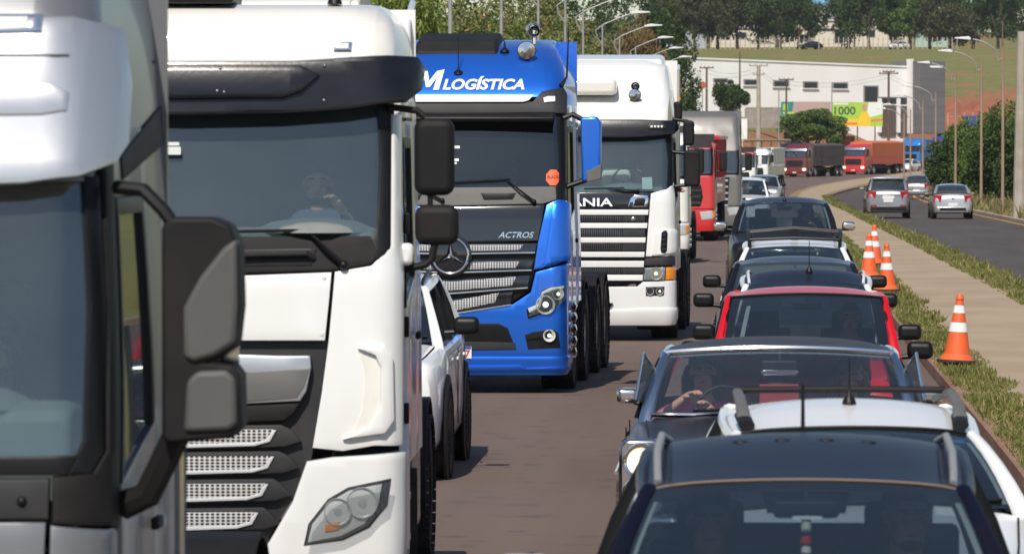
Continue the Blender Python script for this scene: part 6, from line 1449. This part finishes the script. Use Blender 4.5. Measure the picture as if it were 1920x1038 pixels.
def pole(label, px_, Y, pyt, m, r=.14, cross=(), lean=0.0, base=None, group='utility poles'):
    X = X_of(px_, Y); g = gz(X, Y) if base is None else base; h = at(px_, pyt, Y).z - g
    t = thing('utility_pole', (X, Y, g), 0, label, 'utility pole', group); t.rotation_euler = (0, lean, 0)
    MB().tube([(0, 0, -.4), (0, 0, h * .5), (0, 0, h)], [r * 1.2, r, r * .8], 10).build('post', m, t)
    for dz, wd in cross:
        MB().box((0, -.16, h - dz), (wd, .12, .14)).build('crossarm', m, t, .01)
        for k in range(4): MB().lathe([(.05, 0), (.07, .08), (.03, .16), (.001, .18)], 8, (wd * (-.45 + .3 * k), -.16, h - dz + .07)).build('insulator', m_galv, t)
    return t
pole('thick concrete pole at the right edge beside the bushes', 1909, 219, 60, m_conc, .23, lean=.012)
pole('short-armed utility pole at the left end of the warehouse', 1325, 600, 126, m_wood, .13, ((.1, 1.6),))
pole('pole rising above the warehouse roof line on the left', 1387, 640, 98, m_wood, .11)
pole('pale concrete pole with crossarm in front of the warehouse', 1422, 560, 122, m_conc, .24, ((.1, 2.0), (1.0, 1.2)))
pole('utility pole beside the teal billboard', 1474, 600, 148, m_wood, .12, ((.1, 1.7),))
pole('utility pole with crossarm in front of the warehouse doors', 1665, 610, 135, m_wood, .15, ((.2, 2.2), (.0, 1.4)))
pole('thin pole between the two billboards', 1559, 600, 155, m_galv, .07)
pole('slim grey lamp mast beside the umbrella tree', 1460, 560, 165, m_galv, .07)
pole('pale pole on the hill near the right edge', 1877, 990, 40, m_wood, .14)
wp = [(1325, 600, 130), (1422, 560, 126), (1474, 600, 152), (1665, 610, 139), (1800, 640, 175)]
for j, dz in enumerate((0, 7)):
    mb = MB(); pts = []
    for (a, ya, za), (b, yb, zb) in zip(wp, wp[1:]):
        for k in range(8):
            u = k / 8; p = at(a, za + dz, ya).lerp(at(b, zb + dz, yb), u); p.z -= .6 * 4 * u * (1 - u); pts.append(p)
    mb.tube(pts, .012, 4); tag(mb.build('power_line', m_black), ['upper', 'lower'][j] + ' power line strung between the utility poles before the warehouse', 'power line')

# ================================================================== warehouse and yard
m_wall = mat('white washed wall', (.82, .81, .80), .85, col2=(.76, .74, .71), scale=.25, stretch=(1, 1, .5)); m_tower = mat('grey clad tower', (.15, .145, .15), .7, col2=(.12, .118, .12), scale=.6, stretch=(.2, .2, 3))
m_glassdk = mat('dark window glass', (.03, .035, .04), .15); m_frame = mat('window frame', (.25, .24, .23), .6); m_brown = mat('brown shutter', (.12, .095, .08), .7, col2=(.09, .07, .06), scale=2, stretch=(.2, 1, 6)); m_roofs = mat('pale roof sheet', (.55, .54, .52), .5)
A = Vector((X_of(1296, 676), 676)); B = Vector((X_of(1703, 692), 692)); Lw = (B - A).length; ang = math.atan2(B.y - A.y, B.x - A.x)
W0, HW = 2.3, 8.4          # base level and wall height
wt_ = thing('warehouse', (A.x, A.y, W0), ang, 'long white warehouse with a row of small dark windows and a grey end tower', 'warehouse')
# facade built of wall pieces between openings (local x along the facade, front face at y=0)
def facade_u(px_):      # where the ray through px meets the facade line
    d = Vector(((px_ - VPX) / FPX, 1.0)); n_ = Vector((-(B - A).y, (B - A).x)); tt = A.dot(n_) / d.dot(n_); return ((d * tt) - A).dot((B - A) / Lw), tt
def zt(py, Y): return CAMZ - (py - HOR) / FPX * Y - W0
wb = MB().prism([(0, -1.5), (Lw, -1.5), (Lw, HW), (0, HW + .95)], 'y', .2, 12).build('wall', m_wall, wt_)
MB().prism([(-.1, HW + .95), (Lw + .1, HW), (Lw + .1, HW + .2), (-.1, HW + 1.15)], 'y', .05, 12.1).build('roof', m_wall, wt_)
for px0, px1, py0, py1 in ((1340, 1364, 149, 155), (1397, 1421, 151, 159), (1452, 1478, 153, 162), (1508, 1532, 155, 165), (1563, 1588, 157, 166), (1621, 1645, 163, 191), (1649, 1682, 184, 195), (1687, 1702, 184, 196)):
    u0, y0 = facade_u(px0); u1, y1 = facade_u(px1); ym = (y0 + y1) / 2; za, zb_ = zt(py0, ym), zt(py1, ym)
    wn = MB().box(((u0 + u1) / 2, .16, (za + zb_) / 2), (u1 - u0 + .3, .16, za - zb_ + .3)).build('window', m_frame, wt_)
    nn_ = max(1, round((u1 - u0) / 1.6))
    for k in range(nn_):
        ww = (u1 - u0) / nn_; MB().box((u0 + ww * (k + .5), .07, (za + zb_) / 2), (ww - .08, .05, za - zb_)).build('pane', m_glassdk, wn)
    MB().box(((u0 + u1) / 2, .05, zb_ - .12), (u1 - u0 + .5, .22, .12)).build('sill', m_wall, wn)
for px0, px1 in ((1651, 1679), (1686, 1702)):
    u0, y0 = facade_u(px0); u1, y1 = facade_u(px1); MB().box(((u0 + u1) / 2, .1, 1.45), (u1 - u0, .2, 3.9)).build('roller_door', m_brown, wt_)
for px0 in (1648, 1683):
    u0, y0 = facade_u(px0); MB().box((u0, .0, 2.2), (.5, .35, 4.4)).build('pilaster', m_wall, wt_)
MB().box((Lw + 2.0, 1.0, HW / 2 + .35), (3.9, 7.0, HW + 1.0)).build('tower', m_tower, wt_, .05)
MB().box((Lw - .05, -.35, HW / 2 + .5), (.45, 1.0, HW + 1.2)).build('fin', m_wall, wt_)
MB().box((Lw + 2.6, -2.53, HW + .1), (1.9, .06, .28)).build('sign_strip', m_white_vinyl, wt_)
# yard wall, gate pillar, containers
m_block = mat('grey block wall', (.32, .29, .26), .9, col2=(.26, .22, .19), scale=1.5); m_brick = mat('red earth brick', (.36, .13, .08), .9, col2=(.30, .10, .06), scale=1.0); m_yel = mat('cream painted pillar', (.58, .45, .26), .8)
def place_box(name, label, cat, px0, px1, py0, py1, Y, dy, m, bevel=.03, group=None):
    a, b = at(px0, py0, Y), at(px1, py1, Y); t = thing(name, ((a.x + b.x) / 2, Y, min(a.z, b.z)), 0, label, cat, group); return t, abs(b.x - a.x), abs(a.z - b.z)
t, ww, hh = place_box('yard_wall', 'grey block yard wall below the warehouse', 'wall', 1398, 1468, 203, 240, 618, .3, m_block)
MB().box((0, .1, hh / 2), (ww, .2, hh)).build('wall_panel', m_block, t); MB().box((0, .1, hh + .06), (ww + .1, .32, .12)).build('coping', m_conc, t)
for k in range(5): MB().box((-ww / 2 + ww * k / 4, -.02, hh / 2), (.22, .1, hh)).build('pier', m_block, t)
t, ww, hh = place_box('gate_pillar', 'white gate pillar left of the yard wall', 'pillar', 1384, 1401, 221, 256, 585, .8, m_wall)
MB().box((0, .4, hh / 2 - .3), (ww, .8, hh + .6)).build('shaft', m_wall, t, .02); MB().box((0, .4, hh + .05), (ww + .15, .95, .12)).build('cap', m_conc, t)
t, ww, hh = place_box('gate_pillar', 'cream painted pillar between the two red lorries', 'pillar', 1560, 1571, 258, 306, 610, .6, m_yel)
MB().box((0, .3, hh / 2 - .4), (ww, .6, hh + .8)).build('shaft', m_yel, t, .02); MB().box((0, .3, hh + .05), (ww + .12, .75, .12)).build('cap', m_yel, t)
t, ww, hh = place_box('brick_wall', 'red brick wall behind the orange covered lorry', 'wall', 1572, 1602, 256, 305, 611, .3, m_brick)
MB().box((0, .3, hh / 2 - .4), (ww, .25, hh + .8)).build('wall_panel', m_brick, t); MB().box((0, .3, hh + .05), (ww + .1, .35, .1)).build('coping', m_conc, t)
m_cont = paint('blue container paint', (.02, .06, .25)); Yc = 735
t, ww, hh = place_box('shipping_container', 'dark blue container standing before the red earth bank', 'container', 1806, 1838, 217, 244, Yc, 2.4, m_cont)
MB().box((0, 1.2, hh / 2), (ww, 2.4, hh)).build('shell', m_cont, t)
for k in range(9): MB().box((-ww / 2 + ww * (k + .5) / 9, -.03, hh / 2), (.12, .06, hh * .92)).build('corrugation', m_cont, t)
for k in range(2): MB().box((ww * (-.25 + .5 * k), -.06, hh / 2), (.05, .05, hh * .85)).build('lock_bar', m_galv, t)
# red earth bank right of the tower
bkp = []
for i in range(25):
    px_ = 1752 + 10 * i; p = at(px_, 196 + 5 * math.sin(i * 1.3) + 3 * math.sin(i * 2.9), 752); q = at(px_, 246, 742); r = Vector((p.x, 775, p.z + .1)); bkp.append([q, q.lerp(p, .5) + Vector((0, rnd.uniform(-.6, .6), 0)), p, r])
tag(MB().loft(bkp, closed=False, cap0=False, cap1=False).build('earth_bank', mat('red earth cut', (.36, .12, .06), .95, col2=(.27, .085, .045), scale=.5, bump=.8, bscale=2), smooth=40), kind='structure')
wl = thing('low_fence', at(1760, 240, 738), 0, 'pale post fence in front of the red earth bank', 'fence')
for k in range(9): MB().box((k * 1.15, 0, .9), (.14, .14, 2.4)).build('post', m_conc, wl)
MB().box((4.6, .05, 1.6), (9.4, .05, .08)).build('rail', m_conc, wl)
# billboards
m_teal = mat('teal print', (.02, .20, .19), .6); m_lime = mat('lime print', (.36, .55, .05), .6); m_pale = mat('pale print', (.72, .74, .68), .6); m_ylw = mat('yellow print', (.75, .52, .03), .6); m_dgreen = mat('dark green print', (.01, .10, .07), .6); m_orangep = mat('orange print', (.75, .16, .05), .6); m_faceb = mat('printed skin tone', (.50, .28, .19), .6)
def board(label, px0, px1, py0, py1, Y, m):
    a, b = at(px0, py0, Y), at(px1, py1, Y); t = thing('billboard', ((a.x + b.x) / 2, Y, b.z - 1.4), 0, label, 'billboard', 'billboards before the warehouse'); ww, hh = b.x - a.x, a.z - b.z
    MB().box((0, .06, 1.4 + hh / 2), (ww, .12, hh)).build('panel', m, t)
    for sx in (-.35, 0, .35): MB().box((sx * ww, .2, .7 + hh * .3), (.16, .16, 2.6 + hh * .6)).build('leg', m_wood, t)
    return t, ww, hh
def flat(parent, name, m, pts, y): return MB().prism(pts, 'y', y - .006, y).build(name, m, parent, smooth=0)
def btext(parent, s, x, z, h, m, y, wd=None, bold=.0):
    me = text_mesh(s, 1.0, bold, .004); co = np.array([v.co[:] for v in me.vertices]); mn, mx = co.min(0), co.max(0); k = h / (mx[1] - mn[1]); kx = wd / (mx[0] - mn[0]) if wd else k
    for v in me.vertices: v.co = (x + (v.co.x - mn[0]) * kx, y - .004 - v.co.z, z + (v.co.y - mn[1]) * k)
    return link('lettering', me, m, parent)
t, ww, hh = board('teal billboard half hidden behind the umbrella tree', 1464, 1557, 191, 243, 612, m_teal)
flat(t, 'print', mat('pinkish print', (.42, .30, .27), .6), [(-ww * .28, 1.4 + hh * .55), (ww * .5, 1.4 + hh * .35), (ww * .5, 1.4 + hh), (-ww * .24, 1.4 + hh)], -.003)
flat(t, 'print', m_lime, [(-ww * .46, 1.4 + hh * .56), (-ww * .25, 1.4 + hh * .56), (-ww * .25, 1.4 + hh * .64), (-ww * .46, 1.4 + hh * .64)], -.004); flat(t, 'print', m_lime, [(-ww * .46, 1.4 + hh * .70), (-ww * .36, 1.4 + hh * .70), (-ww * .36, 1.4 + hh * .92), (-ww * .46, 1.4 + hh * .92)], -.004)
flat(t, 'print', m_pale, [(-ww * .46, 1.4 + hh * .36), (-ww * .27, 1.4 + hh * .36), (-ww * .27, 1.4 + hh * .42), (-ww * .46, 1.4 + hh * .42)], -.004); flat(t, 'print', m_pale, [(-ww * .46, 1.4 + hh * .46), (-ww * .25, 1.4 + hh * .46), (-ww * .25, 1.4 + hh * .52), (-ww * .46, 1.4 + hh * .52)], -.004)
t, ww, hh = board('bright green and yellow billboard reading 1000 before the warehouse', 1560, 1654, 192, 237, 608, m_lime)
Z = lambda v: 1.4 + hh * v
flat(t, 'print', m_pale, [(ww * .17, Z(.30)), (ww * .5, Z(.22)), (ww * .5, Z(1)), (ww * .22, Z(1))], -.003)
flat(t, 'print', m_lime, [(ww * .2, Z(.24)), (ww * .5, Z(.34)), (ww * .5, Z(.52)), (ww * .2, Z(.34))], -.005); flat(t, 'print', m_orangep, [(ww * .22, Z(.18)), (ww * .5, Z(.24)), (ww * .5, Z(.33)), (ww * .22, Z(.26))], -.006)
flat(t, 'print', m_ylw, [(-ww * .28, Z(.0)), (ww * .2, Z(.0)), (ww * .05, Z(.32)), (-ww * .28, Z(.30))], -.003); flat(t, 'print', m_orangep, [(-ww * .24, Z(.06)), (ww * .0, Z(.06)), (ww * .0, Z(.16)), (-ww * .24, Z(.16))], -.005)
flat(t, 'print', m_ylw, [(ww * .0, Z(0)), (ww * .26, Z(0)), (ww * .26, Z(.35)), (ww * .20, Z(.58)), (ww * .08, Z(.58)), (ww * .02, Z(.35))], -.007); flat(t, 'print', m_faceb, [(ww * .14 + .30 * math.cos(2 * math.pi * k / 12), Z(.78) + .42 * math.sin(2 * math.pi * k / 12)) for k in range(12)], -.008)
flat(t, 'print', m_pale, [(-ww * .48, Z(.90)), (-ww * .18, Z(.90)), (-ww * .18, Z(.96)), (-ww * .48, Z(.96))], -.004)
btext(t, '1000', -ww * .46, Z(.48), hh * .34, m_dgreen, -.006, ww * .42, .02)
# hilltop fence and houses
fn = thing('fence', (0, 0, 0), 0, 'long wire fence of pale posts along the hilltop', 'fence'); yf_ = 985
for k in range(58):
    px_ = 1268 + k * 9.2; X = X_of(px_, yf_ + 3 * math.sin(k)); Yk = yf_ + 3 * math.sin(k); MB().box((X, Yk, gz(X, Yk) + .95), (.16, .16, 2.5)).build('post', m_conc, fn)
for dz in (.9, 1.7): MB().tube([(X_of(p_, yf_), yf_, gz(X_of(p_, yf_), yf_) + dz) for p_ in range(1268, 1800, 40)], .02, 4).build('wire', m_galv, fn)
m_creamw = mat('cream rendered wall', (.66, .60, .50), .9, col2=(.58, .52, .43), scale=.3); m_bluer = mat('blue metal roof', (.16, .36, .52), .5); m_shed = mat('blue grey shed', (.36, .40, .46), .7); m_redb = mat('red brown band', (.28, .10, .07), .8)
def house(label, px0, px1, py0, py1, Y, dep, m, roof=None, windows=(), group='buildings on the hill', rise=.8):
    a, b = at(px0, py0, Y), at(px1, py1, Y); t = thing('house', ((a.x + b.x) / 2, Y, b.z), 0, label, 'building', group); ww, hh = b.x - a.x, a.z - b.z
    MB().box((0, dep / 2, hh / 2 - 2), (ww, dep, hh + 4)).build('wall', m, t)
    rf = MB().prism([(-.4, hh), (dep / 2, hh + rise), (dep + .4, hh), (dep + .4, hh + .15), (dep / 2, hh + rise + .15), (-.4, hh + .15)], 'x', -ww / 2 - .3, ww / 2 + .3).build('roof', roof or m_roofs, t)
    for u, v, w_, h_ in windows:
        wn = MB().box((u * ww, -.03, v * hh), (w_ + .25, .08, h_ + .25)).build('window', m_frame, t); MB().box((u * ww, -.08, v * hh), (w_, .04, h_)).build('pane', m_glassdk, wn)
    return t
house('blue-grey shed behind thin trees on the hill', 1222, 1322, 54, 86, 1075, 12, m_shed, m_shed, [(-.2, .4, 3, 2)])
house('long cream building behind the olive trees on the hill', 1330, 1452, 54, 84, 1085, 12, m_creamw, None, [(-.3, .55, 1.6, 1.2), (0, .55, 1.6, 1.2), (.3, .55, 1.6, 1.2)])
house('wide cream building below the blue-roofed house', 1455, 1600, 40, 84, 1090, 14, m_creamw, None, [(-.3, .5, 2, 1.4), (.12, .62, 3.2, .4), (.32, .35, 2.0, 2.6)])
house('tall house with a blue roof at the top of the picture', 1523, 1560, 10, 60, 1110, 10, m_creamw, m_bluer, [(-.2, .5, 1.2, 1.4), (.2, .5, 1.2, 1.4)], rise=2.0)
house('cream building behind the big tree right of the blue-roofed house', 1602, 1700, 44, 84, 1092, 12, m_creamw, None, [(-.2, .5, 1.6, 1.3), (.25, .5, 1.6, 1.3)])
house('small building with a pale green wall near the right end of the hill', 1715, 1775, 56, 84, 1088, 10, mat('pale green wall', (.35, .50, .42), .9), None, [(0, .5, 2, 1.4)])

# ================================================================== air
hz = MB().box((150, 545, 40), (1500, 1330, 90)).build('haze', None); tag(hz, 'thin pale haze in the air over the whole scene', 'haze', kind='stuff')
hm_ = bpy.data.materials.new('haze'); hm_.use_nodes = True; n = hm_.node_tree; n.nodes.clear(); o_ = n.nodes.new('ShaderNodeOutputMaterial'); pv = n.nodes.new('ShaderNodeVolumePrincipled')
pv.inputs['Color'].default_value = (.86, .90, .95, 1); pv.inputs['Density'].default_value = .00007; pv.inputs['Anisotropy'].default_value = .2
n.links.new(pv.outputs[0], o_.inputs['Volume']); hz.data.materials.append(hm_)
# ================================================================== people (seated, mostly behind glass)
def skin_obj(name, verts, edges, radii, m, parent, sub=2, root=0):
    me = bpy.data.meshes.new(name); me.from_pydata(verts, edges, []); o = link(name, me, m, parent)
    sk = o.modifiers.new('skin', 'SKIN'); sk.use_smooth_shade = True
    if not me.skin_vertices: 
        bpy.context.view_layer.update()
    for i, d in enumerate(me.skin_vertices[0].data):
        r = radii[i]; d.radius = r if isinstance(r, tuple) else (r, r); d.use_root = (i == root)
    s = o.modifiers.new('sub', 'SUBSURF'); s.levels = sub; s.render_levels = sub
    return o
def person(label, loc, rz, shirt, hands, hair='short', beard=False, skin=None, sleeve=False, hairm=None, legs=True, fingers=True):
    """hip at the origin, facing -y; hands: ((elbow),(wrist)) for the right-image (+x) and left-image (-x) arm"""
    t = thing('person', loc, rz, label, 'person', 'people in the vehicles'); sk = skin or m_skin
    V = [(0, 0, .02), (0, .03, .22), (0, .04, .40), (0, .01, .53), (0, -.01, .585), (0, -.03, .65), (0, -.015, .725), (0, -.005, .775)]
    Rr = [(.155, .12), (.15, .105), (.16, .105), (.062, .062), (.058, .06), (.076, .088), (.082, .10), (.055, .07)]
    E = [(i, i + 1) for i in range(7)]
    def add(p, r, frm): V.append(p); Rr.append(r); E.append((frm, len(V) - 1)); return len(V) - 1
    add((0, -.125, .685), (.014, .016), 5)                                   # nose
    for sg in (1, -1): add((sg * .088, 0, .69), (.014, .022), 6)             # ears
    sv, sr, se = [(0, 0, -.02), (0, .03, .22), (0, .035, .40), (0, .012, .53)], [(.20, .16), (.20, .155), (.225, .17), (.105, .105)], [(0, 1), (1, 2), (2, 3)]
    if sleeve: sv[3] = (0, -.006, .60); sr[3] = (.095, .10)
    for sg, (el, wr) in zip((1, -1), hands):
        s = add((sg * .19, .04, .44), .062, 2); e = add(el, .044, s); w_ = add(wr, .028, e)
        el_, wr_ = Vector(el), Vector(wr); d = (wr_ - el_).normalized(); side = d.cross(Vector((0, 0, 1)))
        side = side.normalized() if side.length > .1 else Vector((1, 0, 0)); up = side.cross(d)
        pm_ = add(tuple(wr_ + d * .055), (.036, .020), w_)
        if fingers:
            for k, (o, l) in enumerate(((-.030, .060), (-.010, .072), (.011, .068), (.030, .052))):
                b = wr_ + d * .085 + side * o; f1 = add(tuple(b), .0105, pm_); f2 = add(tuple(b + d * l * .5 - up * .012), .0095, f1); f3 = add(tuple(b + d * l * .62 - up * (.012 + l * .45)), .0085, f2)
            th = wr_ + d * .03 - side * .038 * sg; t1 = add(tuple(th), .012, pm_); add(tuple(th + d * .045 - side * .015 * sg - up * .02), .010, t1)
        i0 = len(sv); sv += [(sg * .19, .04, .44), tuple(Vector((sg * .19, .04, .44)).lerp(el_, .62))]; sr += [.074, .06]; se += [(2, i0), (i0, i0 + 1)]
        if sleeve: sv += [el, tuple(el_.lerp(wr_, .92))]; sr += [.056, .040]; se += [(i0 + 1, i0 + 2), (i0 + 2, i0 + 3)]
    if legs:
        for sg in (1, -1):
            h = add((sg * .10, -.02, -.02), .09, 0); k = add((sg * .13, -.42, .03), .065, h); a = add((sg * .13, -.52, -.36), .042, k); add((sg * .13, -.66, -.40), (.04, .03), a)
    body = skin_obj('body', V, E, Rr, sk, t)
    skin_obj('shirt', sv, se, sr, shirt, t)
    hm = hairm or m_hair; hb = MB()
    hb.ball((0, .032, .752), .098, 18, 12, sc=(.95, 1.0, .80)); hr = hb.build('hair', hm, t)
    if hair == 'long':
        for sg in (1, -1): MB().tube([(sg * .085, .02, .74), (sg * .105, .02, .66), (sg * .10, .03, .55), (sg * .09, .03, .45)], [.03, .04, .042, .02], 8).build('hair_lock', hm, hr)
    if beard: MB().ball((0, -.052, .615), .056, 14, 10, sc=(1.1, .85, .75)).build('beard', hm, t)
    for sg in (1, -1):
        ey = MB().ball((sg * .033, -.094, .705), .0105, 10, 8).build('eye', mat('eye white', (.75, .73, .70), .3), t); MB().ball((sg * .033, -.1010, .705), .0060, 8, 6).build('pupil', m_black, ey)
        MB().tube([(sg * .014, -.105, .730), (sg * .035, -.109, .734), (sg * .056, -.098, .728)], .006, 6).build('eyebrow', hm, t)
    MB().tube([(-.026, -.100, .640), (0, -.108, .638), (.026, -.100, .640)], [.004, .007, .004], 6).build('lips', mat('lips', (.42, .12, .10), .5), t)
    return t
def in_vehicle(v, p):
    return v.location + Matrix.Rotation(v.rotation_euler.z, 3, 'Z') @ Vector(p)
def up_world(v): return v.rotation_euler.z
sh_navy = mat('navy shirt', (.03, .05, .10), .85, var=.2, scale=9); sh_pink = mat('pink top', (.80, .03, .28), .8, var=.15, scale=9); sh_blue = mat('blue work shirt', (.04, .13, .30), .85, var=.2, scale=8)
sh_dark = mat('dark shirt', (.03, .03, .035), .9); sh_grey = mat('grey shirt', (.18, .19, .2), .9); hair_brown = mat('brown hair', (.05, .025, .012), .55)
# driver of the near white truck: hand resting on the top of the wheel
person('bearded man in a navy shirt driving the near white truck, one hand on the wheel', in_vehicle(TW, (.70, 1.20, 1.87)), TW.rotation_euler.z, sh_navy, (((.36, -.24, .30), (.16, -.50, .575)), ((-.30, -.20, .12), (-.18, -.40, .20))), beard=True, sleeve=True)
person('man in a dark shirt driving the blue truck, knuckles on the wheel', in_vehicle(TB, (.58, 1.36, 1.74)), TB.rotation_euler.z, sh_dark, (((.32, -.18, .16), (.14, -.36, .44)), ((-.30, -.2, .12), (-.17, -.38, .22))))
person('driver of the truck with white grille bars, bare forearm out of the window', in_vehicle(TS, (.72, 1.38, 1.62)), TS.rotation_euler.z, sh_grey, (((.52, -.12, .44), (.62, -.36, .42)), ((-.30, -.2, .12), (-.20, -.40, .30))), fingers=False)
person('man in a blue work shirt in the grey truck at the left edge', in_vehicle(TG, (.70, 1.36, 1.42)), 0, sh_blue, (((.36, -.20, .20), (.20, -.42, .36)), ((-.30, -.2, .12), (-.20, -.40, .30))))
# woman driving the vintage sedan (left of the picture), passenger beside her
person('smiling woman in a pink top driving the vintage sedan', in_vehicle(c3, (-.50, 2.80, .595)), 0, sh_pink, (((.20, -.26, .26), (.06, -.40, .46)), ((-.36, -.26, .36), (-.12, -.42, .545))), hair='long', hairm=hair_brown)
person('passenger with light hair beside the woman in pink', in_vehicle(c3, (.46, 3.02, .55)), 0, sh_grey, (((.32, -.10, .14), (.16, -.32, .06)), ((-.32, -.10, .14), (-.16, -.32, .06))), hair='long', hairm=mat('light hair', (.25, .17, .09), .6))
person('driver of the nearest car behind the left half of its windscreen', in_vehicle(c1, (-.36, 2.30, .72)), 0, sh_dark, (((.26, -.16, .16), (.10, -.36, .34)), ((-.26, -.16, .16), (-.14, -.36, .34))))
person('bearded passenger of the nearest car, behind the right half of its windscreen', in_vehicle(c1, (.38, 2.26, .74)), R(10), sh_grey, (((.28, -.10, .14), (.16, -.30, .06)), ((-.28, -.10, .14), (-.14, -.30, .06))), beard=True)
person('person in a blue shirt on the right seat of the red car', in_vehicle(c4, (.38, 2.30, .56)), 0, sh_blue, (((.28, -.10, .14), (.16, -.30, .06)), ((-.28, -.10, .14), (-.14, -.30, .06))))
person('driver of the black pickup truck, hand near the top of the dashboard', in_vehicle(c8, (.38, 2.70, .88)), 0, sh_dark, (((.28, -.20, .2), (.10, -.52, .42)), ((-.28, -.10, .14), (-.14, -.30, .06))))
# ================================================================== small extras
# guard rail on the outside of the bend
gr = thing('guard_rail', at(1392, 274, 520), 0, 'low pale guard rail on the left verge before the bend', 'guard rail'); m_gr = mat('dusty guard rail', (.50, .38, .24), .7, col2=(.42, .28, .16), scale=2)
L_ = X_of(1480, 545) - X_of(1392, 520)
MB().tube([(0, 0, .55), (L_ * .5, 12, .55), (L_, 25, .5)], .16, 6, flat=1.0).build('beam', m_gr, gr)
for k in range(6): MB().box((L_ * k / 5, 25 * k / 5 + .12, -.3), (.14, .14, 1.8)).build('post', m_gr, gr)
# round red sign by the warehouse corner
rs = thing('round_sign', (X_of(1317, 596), 596, gz(X_of(1317, 596), 596)), 0, 'round red sign on a thin post at the left end of the warehouse', 'sign'); zz = at(1317, 160, 596).z - rs.location.z
MB().tube([(0, .05, -.2), (0, .05, zz)], .05, 8).build('post', m_galv, rs); MB().lathe([(.001, -.03), (.42, -.03), (.42, .02), (.001, .02)], 20, (0, 0, zz), 'y').build('disc', mat('faded red sign', (.42, .10, .05), .6), rs)
# papers and seat backs seen through windscreens
SHS.panel(TS, 'paper', mat('pale green paper', (.55, .66, .60), .7), [(1203, 333), (1222, 332), (1223, 355), (1204, 355)], -.03, .003, 0)
mb = MB().box((.42, 1.02, 2.18), (.40, .12, .34)); mb.build('seat_back', m_headliner, TS, .06, 3)
# small dirt and wear marks on the near white truck: screw caps and scuffs on the front hatch edge
for px_, py_ in ((436, 530), (604, 522), (600, 628), (436, 630)):
    for sg in (1, -1):
        a, z = SHW.T(px_, py_); MB().lathe([(.001, -.004), (.010, -.004), (.012, 0)], 10, SHW.P(sg * a, z, .006), 'y').build('screw_cap', m_cream, TW)
# cowl grilles and door hinges on the near white truck
for sg in (1, -1):
    for z in (2.35, 1.75, 1.25):
        MB().box((sg * 1.262, .50, z), (.03, .05, .12)).build('door_hinge', m_black, TW, .008)
    MB().box((sg * 1.245, 1.0, 2.95), (.012, .7, .02)).build('gutter', m_black, TW)
# wheel bolts of dirt flaps behind the front wheels
for v in (TW, TB, TS):
    for sg in (1, -1): MB().box((sg * 1.06, 2.12, .52), (.36, .015, .62)).build('mud_flap', m_rubber, v)
# lettering patches on the visible cab side of the hidden white truck
